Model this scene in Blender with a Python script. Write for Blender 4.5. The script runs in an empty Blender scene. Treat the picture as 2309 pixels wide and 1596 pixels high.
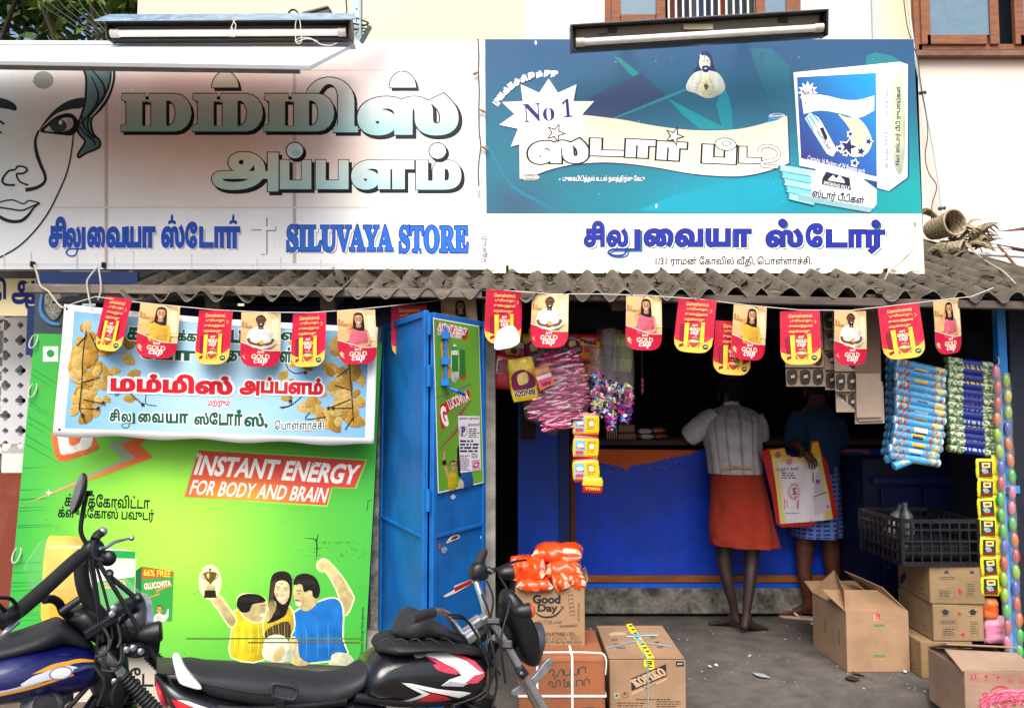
import bpy, math, random
from mathutils import Vector, Matrix, Euler, noise
from mathutils.geometry import delaunay_2d_cdt
R = math.radians
random.seed(7)
S = bpy.context.scene
COL = S.collection

# ---------------------------------------------------------------- camera, sky, sun, exposure
CAMY, CAMZ, PITCH, FPX = -4.4, 1.53, R(3.73), 1796.0
CX, CY = 1154.5, 798.0
cam = bpy.data.cameras.new('camera')
cam.sensor_width = 36.0
cam.lens = 36.0 * FPX / 2309.0
cam.clip_end = 500
camo = bpy.data.objects.new('camera', cam)
COL.objects.link(camo)
camo.location = (0, CAMY, CAMZ)
camo.rotation_euler = (R(90) + PITCH, 0, 0)
S.camera = camo

SUN_EL, SUN_AZ = R(52), R(186)          # azimuth measured from +Y clockwise: the sun is behind the camera
world = bpy.data.worlds.new('World')
S.world = world
world.use_nodes = True
wn = world.node_tree
sky = wn.nodes.new('ShaderNodeTexSky')
sky.sky_type = 'NISHITA'
sky.sun_disc = False
sky.sun_elevation = SUN_EL
sky.sun_rotation = SUN_AZ
sky.dust_density = 4.0
sky.air_density = 0.9
sky.ozone_density = 0.8
wn.links.new(sky.outputs[0], wn.nodes['Background'].inputs[0])
wn.nodes['Background'].inputs[1].default_value = 0.15
sl = bpy.data.lights.new('sun', 'SUN')
sl.energy = 2.9
sl.angle = R(50)
sl.color = (1.0, 0.96, 0.90)
so = bpy.data.objects.new('sun', sl)
COL.objects.link(so)
sd = Vector((math.sin(SUN_AZ) * math.cos(SUN_EL), math.cos(SUN_AZ) * math.cos(SUN_EL), math.sin(SUN_EL)))
so.rotation_euler = sd.to_track_quat('Z', 'Y').to_euler()
S.view_settings.view_transform = 'Standard'
S.view_settings.look = 'None'
S.view_settings.exposure = 0.62
S.view_settings.gamma = 1.0
S.render.engine = 'CYCLES'
S.cycles.max_bounces = 6
S.cycles.transparent_max_bounces = 12

# ---------------------------------------------------------------- pixel rays (photo measured at 2309 x 1596)
CAM = Vector((0, CAMY, CAMZ))
def ray(px, py):
    a = (px - CX) / FPX; b = (CY - py) / FPX
    return Vector((a, math.cos(PITCH) - b * math.sin(PITCH), math.sin(PITCH) + b * math.cos(PITCH)))
def P(px, py, Y):
    d = ray(px, py); return CAM + d * ((Y - CAMY) / d.y)
def G(px, py, z):
    d = ray(px, py); return CAM + d * ((z - CAMZ) / d.z)
class Plane:
    def __init__(s, o, n):
        s.o = Vector(o); s.n = Vector(n).normalized()
    def __call__(s, px, py, w=0.0):
        d = ray(px, py); return CAM + d * ((s.o - CAM).dot(s.n) / d.dot(s.n)) + s.n * w
def plane3(a, b, c):
    n = (b - a).cross(c - a).normalized()
    if n.y > 0: n = -n
    return Plane(a, n)

# ---------------------------------------------------------------- finishes: all read the face colour 'Col'
def H(h, k=1.0):
    h = h.lstrip('#'); o = []
    for i in (0, 2, 4):
        c = int(h[i:i + 2], 16) / 255
        o.append((c / 12.92 if c <= .04045 else ((c + .055) / 1.055) ** 2.4) * k)
    return (*o, 1.0)
MATS = {}
FIN = dict(  # roughness, metallic, noise scale, noise amount, bump, extra
    print=(.5, 0, 3, .08, 0, {'Specular IOR Level': .25}), vinyl=(.5, 0, 2.5, .1, .0, {'Specular IOR Level': .22}), matte=(.85, 0, 14, .18, .05, {}),
    paint=(.45, 0, 5, .3, .05, {'Specular IOR Level': .3}), gloss=(.2, 0, 9, .12, 0, {'Coat Weight': .5, 'Coat Roughness': .14}),
    rubber=(.62, 0, 40, .25, .08, {}), plastic=(.4, 0, 12, .12, .02, {}), chrome=(.28, .9, 25, .12, 0, {}),
    steel=(.42, .85, 18, .35, .04, {}), card=(.88, 0, 5, .26, .08, {}), cloth=(.95, 0, 14, .3, .3, {}),
    skin=(.55, 0, 30, .2, .05, {}), leaf=(.6, 0, 3, .5, 0, {}), plaster=(.9, 0, 2.2, .14, .08, {}),
    concrete=(.93, 0, 7, .5, .35, {}), asbestos=(.92, 0, 9, .65, .35, {}), wood=(.8, 0, 6, .5, .2, {}),
    stone=(.95, 0, 16, .85, .7, {}), wrap=(.22, 0, 45, .18, .3, {'Coat Weight': .5, 'Coat Roughness': .1}), straw=(.85, 0, 30, .4, .2, {}))
def fin(kind):
    if kind in MATS: return MATS[kind]
    m = bpy.data.materials.new(kind); m.use_nodes = True
    nt = m.node_tree; N = nt.nodes; L = nt.links; b = N['Principled BSDF']
    if kind in ('film', 'clear', 'glass'):
        at = N.new('ShaderNodeAttribute'); at.attribute_name = 'Col'
        L.new(at.outputs['Color'], b.inputs['Base Color'])
        b.inputs['Roughness'].default_value = .12 if kind != 'film' else .2
        b.inputs['Alpha'].default_value = {'film': .2, 'clear': .13, 'glass': .9}[kind]
        if kind == 'film':
            no = N.new('ShaderNodeTexNoise'); no.inputs['Scale'].default_value = 22
            bu = N.new('ShaderNodeBump'); bu.inputs['Strength'].default_value = .6
            L.new(no.outputs[0], bu.inputs['Height']); L.new(bu.outputs[0], b.inputs['Normal'])
        MATS[kind] = m; return m
    ro, me, sc, am, bp, ex = FIN[kind]
    at = N.new('ShaderNodeAttribute'); at.attribute_name = 'Col'
    tc = N.new('ShaderNodeTexCoord'); vec = tc.outputs['Object']
    if kind == 'wood':
        mp = N.new('ShaderNodeMapping'); mp.inputs['Scale'].default_value = (1, 8, 8); L.new(vec, mp.inputs[0]); vec = mp.outputs[0]
    no = N.new('ShaderNodeTexNoise'); no.inputs['Scale'].default_value = sc
    no.inputs['Detail'].default_value = 6; no.inputs['Roughness'].default_value = .65
    L.new(vec, no.inputs['Vector'])
    mr = N.new('ShaderNodeMapRange'); mr.inputs[1].default_value = .3; mr.inputs[2].default_value = .7
    mr.inputs[3].default_value = 1 - am; mr.inputs[4].default_value = 1 + am * .35
    L.new(no.outputs[0], mr.inputs[0])
    mu = N.new('ShaderNodeMix'); mu.data_type = 'RGBA'; mu.blend_type = 'MULTIPLY'; mu.inputs[0].default_value = 1
    L.new(at.outputs['Color'], mu.inputs[6]); L.new(mr.outputs[0], mu.inputs[7])
    outc = mu.outputs[2]
    if kind in ('stone', 'asbestos', 'concrete', 'paint', 'plaster', 'wood'):   # stains and grime with their own shapes
        n2 = N.new('ShaderNodeTexNoise'); n2.inputs['Scale'].default_value = {'plaster': 1.1, 'paint': 2.2}.get(kind, 3.3)
        n2.inputs['Detail'].default_value = 9; n2.inputs['Roughness'].default_value = .72; L.new(tc.outputs['Object'], n2.inputs['Vector'])
        r2 = N.new('ShaderNodeMapRange'); r2.inputs[1].default_value = .5; r2.inputs[2].default_value = .68
        r2.inputs[3].default_value = 0; r2.inputs[4].default_value = {'stone': .8, 'asbestos': .8, 'concrete': .45, 'paint': .35, 'plaster': .22, 'wood': .5}[kind]
        L.new(n2.outputs[0], r2.inputs[0])
        m2 = N.new('ShaderNodeMix'); m2.data_type = 'RGBA'; m2.inputs[7].default_value = {'stone': (.012, .011, .01, 1), 'plaster': (.42, .36, .30, 1), 'paint': (.02, .03, .06, 1)}.get(kind, (.03, .027, .024, 1))
        L.new(r2.outputs[0], m2.inputs[0]); L.new(outc, m2.inputs[6]); outc = m2.outputs[2]
    L.new(outc, b.inputs['Base Color'])
    b.inputs['Roughness'].default_value = ro; b.inputs['Metallic'].default_value = me
    for k, v in ex.items(): b.inputs[k].default_value = v
    if ro > .35 or kind == 'gloss':
        rr = N.new('ShaderNodeMapRange'); rr.inputs[1].default_value = .3; rr.inputs[2].default_value = .7; rr.inputs[3].default_value = ro - .1; rr.inputs[4].default_value = min(1, ro + (.3 if kind == 'gloss' else .12))
        L.new(no.outputs[0], rr.inputs[0]); L.new(rr.outputs[0], b.inputs['Roughness'])
    if bp:
        bu = N.new('ShaderNodeBump'); bu.inputs['Strength'].default_value = bp; bu.inputs['Distance'].default_value = .01
        n3 = N.new('ShaderNodeTexNoise'); n3.inputs['Scale'].default_value = {'cloth': 160, 'rubber': 220, 'card': 60}.get(kind, sc * 4)
        n3.inputs['Detail'].default_value = 4; L.new(tc.outputs['Object'], n3.inputs['Vector'])
        hs = n3.outputs[0]
        if kind in ('cloth', 'card'):      # creases
            n4 = N.new('ShaderNodeTexNoise'); n4.inputs['Scale'].default_value = 13 if kind == 'cloth' else 9; n4.inputs['Detail'].default_value = 5; n4.inputs['Distortion'].default_value = 1.2; L.new(tc.outputs['Object'], n4.inputs['Vector'])
            ad = N.new('ShaderNodeMath'); ad.operation = 'MULTIPLY_ADD'; ad.inputs[1].default_value = 6 if kind == 'cloth' else 4; L.new(n4.outputs[0], ad.inputs[0]); L.new(n3.outputs[0], ad.inputs[2]); hs = ad.outputs[0]
        L.new(hs, bu.inputs['Height']); L.new(bu.outputs[0], b.inputs['Normal'])
    if kind == 'leaf': b.inputs['Transmission Weight'].default_value = 0
    MATS[kind] = m; return m

# ---------------------------------------------------------------- tags
def tag(o, label=None, cat=None, group=None, kind=None):
    if label: o['label'] = label
    if cat: o['category'] = cat
    if group: o['group'] = group
    if kind: o['kind'] = kind
    return o
def thing(name, label, cat, loc=(0, 0, 0), rot=(0, 0, 0), group=None):
    o = bpy.data.objects.new(name, None); COL.objects.link(o)
    o.empty_display_size = .1; o.location = loc; o.rotation_euler = rot
    return tag(o, label, cat, group)
def copy_tree(o, parent=None):
    c = o.copy(); COL.objects.link(c)
    if parent: c.parent = parent
    for ch in [x for x in bpy.data.objects if x.parent == o]: copy_tree(ch, c)
    return c

# ---------------------------------------------------------------- mesh builder
class MB:
    def __init__(s): s.v = []; s.f = []; s.c = []; s.m = []
    def add(s, vs, fs, col, mat, cols=None):
        n = len(s.v); s.v += [Vector(x) for x in vs]
        for f in fs:
            s.f.append([n + i for i in f]); s.m.append(mat)
            s.c.append([cols[i] for i in f] if cols else [col] * len(f))
        return s
    def box(s, c, d, col, mat, rot=None):
        M = rot.to_matrix() if isinstance(rot, Euler) else (rot or Matrix.Identity(3))
        c = Vector(c); x, y, z = d[0] / 2, d[1] / 2, d[2] / 2
        vs = [c + M @ Vector((i * x, j * y, k * z)) for k in (-1, 1) for j in (-1, 1) for i in (-1, 1)]
        return s.add(vs, [(0, 2, 3, 1), (4, 5, 7, 6), (0, 1, 5, 4), (2, 6, 7, 3), (0, 4, 6, 2), (1, 3, 7, 5)], col, mat)
    def hexa(s, q0, q1, col, mat):      # two quads (back, front) same winding
        return s.add(list(q0) + list(q1), [(3, 2, 1, 0), (4, 5, 6, 7)] + [(i, (i + 1) % 4, 4 + (i + 1) % 4, 4 + i) for i in range(4)], col, mat)
    def prism(s, pts, off, col, mat):
        n = len(pts); pts = [Vector(p) for p in pts]; off = Vector(off)
        return s.add(pts + [p + off for p in pts], [tuple(range(n))[::-1], tuple(range(n, 2 * n))] + [(i, (i + 1) % n, n + (i + 1) % n, n + i) for i in range(n)], col, mat)
    def loft(s, rings, col, mat, caps=True, closed=True):
        n = len(rings[0]); vs = [p for r in rings for p in r]; fs = []
        for k in range(len(rings) - 1):
            for i in range(n if closed else n - 1):
                j = (i + 1) % n; fs.append((k * n + i, k * n + j, (k + 1) * n + j, (k + 1) * n + i))
        if caps and closed:
            fs.append(tuple(range(n))[::-1]); fs.append(tuple((len(rings) - 1) * n + i for i in range(n)))
        return s.add(vs, fs, col, mat)
    def tube(s, pts, r, col, mat, n=8, caps=True, flat=1.0):
        pts = [Vector(p) for p in pts]; rings = []; up = None
        rs = r if isinstance(r, (list, tuple)) else [r] * len(pts)
        for i, p in enumerate(pts):
            t = (pts[min(i + 1, len(pts) - 1)] - pts[max(i - 1, 0)])
            if t.length < 1e-9: t = Vector((0, 0, 1))
            t.normalize()
            if up is None:
                up = Vector((0, 0, 1)) if abs(t.z) < .9 else Vector((0, 1, 0))
            a = t.cross(up)
            if a.length < 1e-4: a = t.cross(Vector((1, .1, .3)))
            a.normalize(); b = a.cross(t); up = b
            rings.append([p + (a * math.cos(q) + b * math.sin(q) * flat) * rs[i] for q in [2 * math.pi * k / n for k in range(n)]])
        return s.loft(rings, col, mat, caps)
    def bar(s, a, b, w, h, col, mat, up=(0, 0, 1)):
        a = Vector(a); b = Vector(b); t = (b - a).normalized(); x = t.cross(Vector(up))
        if x.length < 1e-4: x = t.cross(Vector((0, 1, 0)))
        x.normalize(); y = x.cross(t)
        q = [x * (i * w / 2) + y * (j * h / 2) for i, j in ((-1, -1), (1, -1), (1, 1), (-1, 1))]
        return s.hexa([a + k for k in q], [b + k for k in q], col, mat)
    def lathe(s, prof, o, ax, col, mat, n=20):
        o = Vector(o); ax = Vector(ax).normalized(); a = ax.orthogonal().normalized(); b = ax.cross(a)
        return s.loft([[o + ax * h + (a * math.cos(q) + b * math.sin(q)) * r for q in [2 * math.pi * k / n for k in range(n)]] for r, h in prof], col, mat)
    def ell(s, c, r, col, mat, rot=None, n=12, m=8):
        c = Vector(c); M = rot.to_matrix() if isinstance(rot, Euler) else (rot or Matrix.Identity(3)); rings = []
        for i in range(m + 1):
            a = math.pi * (i + .02) / (m + .04); z = -math.cos(a); q = math.sin(a)
            rings.append([c + M @ Vector((r[0] * q * math.cos(2 * math.pi * k / n), r[1] * q * math.sin(2 * math.pi * k / n), r[2] * z)) for k in range(n)])
        return s.loft(rings, col, mat)
    def grid(s, fn, nu, nv, col, mat, colfn=None):
        vs = [fn(i / nu, j / nv) for j in range(nv + 1) for i in range(nu + 1)]
        fs = [(j * (nu + 1) + i, j * (nu + 1) + i + 1, (j + 1) * (nu + 1) + i + 1, (j + 1) * (nu + 1) + i) for j in range(nv) for i in range(nu)]
        cs = [colfn(i / nu, j / nv) for j in range(nv + 1) for i in range(nu + 1)] if colfn else None
        return s.add(vs, fs, col, mat, cs)
    def build(s, name, parent=None, smooth=None, bevel=0, loc=None, solid=0, sub=0):
        me = bpy.data.meshes.new(name)
        o0 = Vector(loc) if loc is not None else Vector((0, 0, 0))
        me.from_pydata([v - o0 for v in s.v], [], s.f)
        kinds = list(dict.fromkeys(s.m))
        for k in kinds: me.materials.append(fin(k))
        me.polygons.foreach_set('material_index', [kinds.index(k) for k in s.m])
        at = me.color_attributes.new('Col', 'FLOAT_COLOR', 'CORNER')
        flat = []
        for cs in s.c:
            for c in cs: flat += c
        at.data.foreach_set('color', flat)
        if smooth is not None:
            me.shade_smooth(); me.set_sharp_from_angle(angle=R(smooth))
        me.update()
        o = bpy.data.objects.new(name, me); COL.objects.link(o)
        if loc is not None: o.location = o0
        if parent is not None:
            o.parent = parent
            if loc is None: o.matrix_parent_inverse = parent_world(parent).inverted()
        if solid:
            m = o.modifiers.new('solid', 'SOLIDIFY'); m.thickness = solid; m.offset = -1
        if sub:
            m = o.modifiers.new('sub', 'SUBSURF'); m.levels = m.render_levels = sub
        if bevel:
            m = o.modifiers.new('bevel', 'BEVEL'); m.width = bevel; m.segments = 2; m.limit_method = 'ANGLE'; m.angle_limit = R(40)
        return o
def parent_world(p):
    M = Matrix.LocRotScale(p.location, p.rotation_euler, p.scale)
    return (parent_world(p.parent) @ p.matrix_parent_inverse @ M) if p.parent else M

# ---------------------------------------------------------------- lettering
GL = {}
def glyphs(s, bold=0.0):
    """triangles of a text run, union of all strokes (non-zero winding)"""
    k = (s, bold)
    if k in GL: return GL[k]
    c = bpy.data.curves.new('t', 'FONT'); c.body = s; c.fill_mode = 'NONE'; c.resolution_u = 3
    o = bpy.data.objects.new('t', c); me = o.to_mesh()
    vs = [(v.co.x, v.co.y) for v in me.vertices]; nxt = {}
    es = [tuple(e.vertices) for e in me.edges]
    for a, b in es: nxt.setdefault(a, []).append(b); nxt.setdefault(b, []).append(a)
    o.to_mesh_clear(); bpy.data.objects.remove(o); bpy.data.curves.remove(c)
    # walk loops in vertex order so that the winding is kept
    seen = set(); loops = []
    for i in range(len(vs)):
        if i in seen: continue
        lp = [i]; seen.add(i); cur = i + 1 if (i + 1) in nxt.get(i, []) else (nxt.get(i) or [None])[0]
        while cur is not None and cur not in seen:
            lp.append(cur); seen.add(cur)
            cur = next((q for q in nxt[cur] if q not in seen), None)
        if len(lp) > 2: loops.append(lp)
    if bold:      # embolden: move every contour outwards
        nv = list(vs); inf = []
        for lp in loops:
            X = [vs[i][0] for i in lp]; Y = [vs[i][1] for i in lp]
            inf.append((sum(vs[a][0] * vs[b][1] - vs[b][0] * vs[a][1] for a, b in zip(lp, lp[1:] + lp[:1])), min(X), max(X), min(Y), max(Y)))
        for lp, me_ in zip(loops, inf):       # which way round this glyph's outlines run
            cx, cy = (me_[1] + me_[2]) / 2, (me_[3] + me_[4]) / 2
            sg = 1 if max((q for q in inf if q[1] - 1e-4 <= cx <= q[2] + 1e-4 and q[3] - 1e-4 <= cy <= q[4] + 1e-4), key=lambda q: abs(q[0]))[0] < 0 else -1
            lp[:] = [i for n, i in enumerate(lp) if math.dist(vs[i], vs[lp[n - 1]]) > 1e-4]
            for n, i in enumerate(lp):
                p, q, r = vs[lp[n - 1]], vs[i], vs[lp[(n + 1) % len(lp)]]
                a, b = Vector((q[0] - p[0], q[1] - p[1])), Vector((r[0] - q[0], r[1] - q[1]))
                if a.length < 1e-6 or b.length < 1e-6: continue
                a.normalize(); b.normalize(); m = Vector((-a.y - b.y, a.x + b.x)); l = m.length
                if l < .3: m = Vector((-a.y, a.x)); k = 1
                else: m /= l; k = min(1.5, 2 / l)
                nv[i] = (q[0] + m.x * bold * k * sg, q[1] + m.y * bold * k * sg)
        vs = nv
    segs = [(vs[a], vs[b]) for lp in loops for a, b in zip(lp, lp[1:] + lp[:1])]
    ov, oe, of, *_ = delaunay_2d_cdt([Vector(v) for v in vs], [(a, b) for lp in loops for a, b in zip(lp, lp[1:] + lp[:1])], [], 0, 1e-5)
    keep = []
    for f in of:
        x = sum(ov[i].x for i in f) / len(f); y = sum(ov[i].y for i in f) / len(f); w = 0
        for (ax, ay), (bx, by) in segs:
            if (ay <= y) != (by <= y):
                if x < ax + (y - ay) / (by - ay) * (bx - ax): w += 1 if by > ay else -1
        if w: keep.append(tuple(f))
    used = sorted({i for f in keep for i in f}); ix = {u: n for n, u in enumerate(used)}
    V = [(ov[u].x, ov[u].y) for u in used]; F = [tuple(ix[i] for i in f) for f in keep]
    bb = (min(x for x, y in V), min(y for x, y in V), max(x for x, y in V), max(y for x, y in V)) if V else (0, 0, 1, 1)
    GL[k] = (V, F, bb); return GL[k]
def shape_tris(loops):
    vs = []; es = []
    for lp in loops:
        n = len(vs); vs += [Vector(p) for p in lp]; es += [(n + i, n + (i + 1) % len(lp)) for i in range(len(lp))]
    ov, _, of, *_ = delaunay_2d_cdt(vs, es, [], 0, 1e-4); keep = []
    for f in of:
        x = sum(ov[i].x for i in f) / len(f); y = sum(ov[i].y for i in f) / len(f); ins = False
        for lp in loops:
            for (ax, ay), (bx_, by) in zip(lp, lp[1:] + lp[:1]):
                if (ay <= y) != (by <= y) and x < ax + (y - ay) / (by - ay) * (bx_ - ax): ins = not ins
        if ins: keep.append(tuple(f))
    return [tuple(v) for v in ov], keep
def subdiv(V, F, n):
    V = [tuple(v) for v in V]
    for _ in range(n):
        nf = []; mid = {}
        def mp_(i, j):
            k = (min(i, j), max(i, j))
            if k not in mid: mid[k] = len(V); V.append(((V[i][0] + V[j][0]) / 2, (V[i][1] + V[j][1]) / 2))
            return mid[k]
        for f in F:
            for t in range(1, len(f) - 1):
                a, b, c = f[0], f[t], f[t + 1]; x, y, z = mp_(a, b), mp_(b, c), mp_(c, a); nf += [(a, x, z), (x, b, y), (z, y, c), (x, y, z)]
        F = nf
    return V, F
def lerp(a, b, t): return a + (b - a) * t
def mixc(a, b, t): return tuple(lerp(x, y, t) for x, y in zip(a, b))

class Art:
    """flat printed artwork: polygons in (u, v) with v downward, on a surface map(u, v) lifted a hair for every layer"""
    def __init__(s, mp, nrm=None, step=.0002, mat="print"):
        s.mp = mp; s.n = nrm if nrm is not None else mp.n; s.step = step; s.k = 1; s.base = 1; s.used = []; s.mb = MB(); s.mat = mat
    def _add(s, pts, fs, col, cols=None, mat=None):
        x0, x1 = min(p[0] for p in pts), max(p[0] for p in pts); y0, y1 = min(p[1] for p in pts), max(p[1] for p in pts)
        lv = s.base     # one layer above whatever it overlaps
        for (a, b, c, d, l) in s.used:
            if x0 < c and a < x1 and y0 < d and b < y1 and l >= lv: lv = l + 1
        s.used.append((x0, y0, x1, y1, lv)); up = s.n * (s.step * lv)
        s.mb.add([s.mp(x, y) + up for x, y in pts], fs, col, mat or s.mat, cols); return s
    def poly(s, pts, col, cols=None):
        return s._add(pts, [tuple(range(len(pts)))], col, cols)
    def rect(s, x0, y0, x1, y1, col, cols=None): return s.poly([(x0, y0), (x1, y0), (x1, y1), (x0, y1)], col, cols)
    def gradrect(s, x0, y0, x1, y1, fn, nu=12, nv=12):
        pts = [(lerp(x0, x1, i / nu), lerp(y0, y1, j / nv)) for j in range(nv + 1) for i in range(nu + 1)]
        fs = [(j * (nu + 1) + i, j * (nu + 1) + i + 1, (j + 1) * (nu + 1) + i + 1, (j + 1) * (nu + 1) + i) for j in range(nv) for i in range(nu)]
        return s._add(pts, fs, None, [fn(*p) for p in pts])
    def ell(s, cx, cy, rx, ry, col, n=22, rot=0):
        c, q = math.cos(rot), math.sin(rot)
        return s.poly([(cx + rx * math.cos(t) * c - ry * math.sin(t) * q, cy + rx * math.cos(t) * q + ry * math.sin(t) * c) for t in [2 * math.pi * i / n for i in range(n)]], col)
    def star(s, cx, cy, r0, r1, n, col, rot=-math.pi / 2, sx=1):
        return s.poly([(cx + (r0 if i % 2 == 0 else r1) * math.cos(rot + math.pi * i / n) * sx, cy + (r0 if i % 2 == 0 else r1) * math.sin(rot + math.pi * i / n)) for i in range(2 * n)], col)
    def stroke(s, pts, w, col, sm=0, closed=False):
        if sm: pts = smooth(pts, sm, closed)
        ws = w if isinstance(w, (list, tuple)) else None; n = len(pts); V = []
        for i, (x, y) in enumerate(pts):
            a = pts[(i - 1) % n] if closed else pts[max(i - 1, 0)]; b = pts[(i + 1) % n] if closed else pts[min(i + 1, n - 1)]
            dx, dy = b[0] - a[0], b[1] - a[1]; l = math.hypot(dx, dy) or 1
            if ws:
                t = i / (n - 1) * (len(ws) - 1); k = min(int(t), len(ws) - 2); ww = lerp(ws[k], ws[k + 1], t - k)
            else: ww = w
            V += [(x - dy / l * ww / 2, y + dx / l * ww / 2), (x + dy / l * ww / 2, y - dx / l * ww / 2)]
        m = n if closed else n - 1
        return s._add(V, [(2 * i, 2 * i + 1, 2 * ((i + 1) % n) + 1, 2 * ((i + 1) % n)) for i in range(m)], col)
    def blob(s, pts, col, sm=4):     # printed areas with soft shading put into the colour, darker towards lower right
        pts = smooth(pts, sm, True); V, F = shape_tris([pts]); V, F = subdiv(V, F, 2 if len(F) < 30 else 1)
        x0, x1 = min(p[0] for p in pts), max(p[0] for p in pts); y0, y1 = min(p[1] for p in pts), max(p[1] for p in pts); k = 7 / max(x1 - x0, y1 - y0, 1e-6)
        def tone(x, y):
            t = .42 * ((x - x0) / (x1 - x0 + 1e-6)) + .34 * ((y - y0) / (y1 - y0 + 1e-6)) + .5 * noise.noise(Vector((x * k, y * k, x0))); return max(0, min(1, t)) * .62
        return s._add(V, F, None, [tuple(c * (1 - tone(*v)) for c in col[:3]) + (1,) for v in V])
    def text(s, t, x0, y0, x1, y1, col, bold=0.0, out=None, ow=.05, rot=0.0, shear=0.0, sh=None, grad=None, fit=None):
        """fit the run's ink into the box; rot turns about the box centre; out = outline colour; sh = (dx, dy, colour)"""
        V, F, bb = glyphs(t, bold)
        bb = fit or bb
        def mp(v):
            x = lerp(x0, x1, (v[0] - bb[0]) / (bb[2] - bb[0])); y = lerp(y1, y0, (v[1] - bb[1]) / (bb[3] - bb[1]))
            x += shear * ((y0 + y1) / 2 - y)
            if rot:
                mx, my = (x0 + x1) / 2, (y0 + y1) / 2; c, q = math.cos(rot), math.sin(rot)
                x, y = mx + (x - mx) * c - (y - my) * q, my + (x - mx) * q + (y - my) * c
            return (x, y)
        if sh:
            V2, F2, _ = glyphs(t, bold + (ow if out else 0)); s._add([(mp(v)[0] + sh[0], mp(v)[1] + sh[1]) for v in V2], F2, sh[2])
        if out:
            V2, F2, _ = glyphs(t, bold + ow); s._add([mp(v) for v in V2], F2, out)
        Q = [mp(v) for v in V]
        s._add(Q, F, col, [grad(*q) for q in Q] if grad else None); return s
    def lines(s, x0, y0, x1, y1, n, col, fill=.5, dens=.8, rnd=None):
        """rows of small word-like marks standing for print too fine to read"""
        rnd = rnd or random; hh = (y1 - y0) / n
        for i in range(n):
            x = x0; e = x1 - (x1 - x0) * rnd.uniform(0, .35)
            while x < e:
                w = hh * rnd.uniform(.5, 2.2); s.rect(x, y0 + i * hh, min(x + w, e), y0 + i * hh + hh * fill, col); x += w + hh * .35; s.k -= 1
        s.k += 1; return s
    def build(s, name, parent=None, **k): return s.mb.build(name, parent, **k)
def smooth(p, k=4, closed=False):
    n = len(p); out = []
    for i in range(n if closed else n - 1):
        a, b = p[i], p[(i + 1) % n]
        a0 = p[(i - 1) % n] if closed else p[max(i - 1, 0)]; b1 = p[(i + 2) % n] if closed else p[min(i + 2, n - 1)]
        for j in range(k):
            t = j / k; o = []
            for q in range(len(a)):
                o.append(.5 * (2 * a[q] + (b[q] - a0[q]) * t + (2 * a0[q] - 5 * a[q] + 4 * b[q] - b1[q]) * t * t + (3 * a[q] - a0[q] - 3 * b[q] + b1[q]) * t ** 3))
            out.append(tuple(o))
    if not closed: out.append(tuple(p[-1]))
    return out
def smooth3(p, k=4, closed=False): return [Vector(q) for q in smooth([tuple(x) for x in p], k, closed)]
W = .86      # paper white
def C(h): return H(h, W)
BLK = H('#0b0b0e')
# ================================================================ SETTING
m = MB()
def groundz(y): return 0.0 if y > -.8 else -.2 * min(1, (-.8 - y) / .9)
ys = [8, 3, -.2, -.5, -.65, -.8, -1.0, -1.2, -1.4, -2, -3, -5, -9, -20, -60]
xs = [-60, -20, -8, -4, -3, -2, -1, 0, 1, 2, 3, 4, 8, 20, 60]
m.add([(x, y, groundz(y)) for y in ys for x in xs],
      [(j * len(xs) + i, (j + 1) * len(xs) + i, (j + 1) * len(xs) + i + 1, j * len(xs) + i + 1) for j in range(len(ys) - 1) for i in range(len(xs) - 1)], H('#857362', .62), 'concrete')
tag(m.build('ground'), kind='structure')
FZ = .10
m = MB()
pts = [G(1120, 1546, FZ)]
prev = random.Random(3)
fx = [-.72 + i * .1 for i in range(36)]
def edgey(x):
    for (a, ya), (b_, yb) in zip([(-9, -.78), (.9, -.78), (1.02, -.56), (1.6, -.34)], [(.9, -.78), (1.02, -.56), (1.6, -.34), (9, -.30)]):
        if a <= x <= b_: return lerp2(ya, yb, (x - a) / (b_ - a))
lerp2 = lambda a, b, t: a + (b - a) * t
edge = [(x, edgey(x) + .012 * math.sin(x * 5) + prev.uniform(-.012, .012)) for x in fx]
vs = [];
for x, y in edge: vs += [(x, y - .03, -.02), (x, y, FZ - .008), (x, y + .02, FZ), (x, 2.4, FZ)]
m.add(vs, [(4 * i + k, 4 * i + 4 + k, 4 * i + 5 + k, 4 * i + 1 + k) for i in range(len(edge) - 1) for k in range(3)], H('#716a64', .58), 'concrete')
tag(m.build('shop_floor', smooth=30), kind='structure')

# ---------------------------------------------------------------- the house behind
YH = 3.0
house = thing('plastered_house', 'cream plastered upper storey with brown framed windows rising behind the shop signs', 'house', (1.5, YH, 0))
def bx(m, x0, y0, x1, y1, Y, dep, col, mat):     # a box whose front face fills the pixel box at depth Y
    a = P(x0, y0, Y); b = P(x1, y0, Y); c = P(x1, y1, Y); d = P(x0, y1, Y); o = Vector((0, dep, 0))
    X0, X1 = (a.x + d.x) / 2, (b.x + c.x) / 2; Z1, Z0 = (a.z + b.z) / 2, (c.z + d.z) / 2
    return m.box(((X0 + X1) / 2, Y + dep / 2, (Z0 + Z1) / 2), (X1 - X0, dep, Z1 - Z0), col, mat)
cream = H('#f6e7c0', .86); white = H('#f4f4f2', .88); pinkw = H('#f3e3d6', .86)
m = MB()
bx(m, 307, -700, 1185, 1000, YH, .3, cream, 'plaster')
bx(m, 1185, -700, 1372, 1000, YH + .004, .3, white, 'plaster')
bx(m, 1372, 52, 1800, 1000, YH + .004, .3, white, 'plaster')
bx(m, 1372, -700, 1800, -330, YH + .004, .3, white, 'plaster')
bx(m, 1800, -700, 1985, 1000, YH + .004, .3, white, 'plaster')
bx(m, 1985, -700, 2068, 1000, YH, .3, cream, 'plaster')
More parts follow.
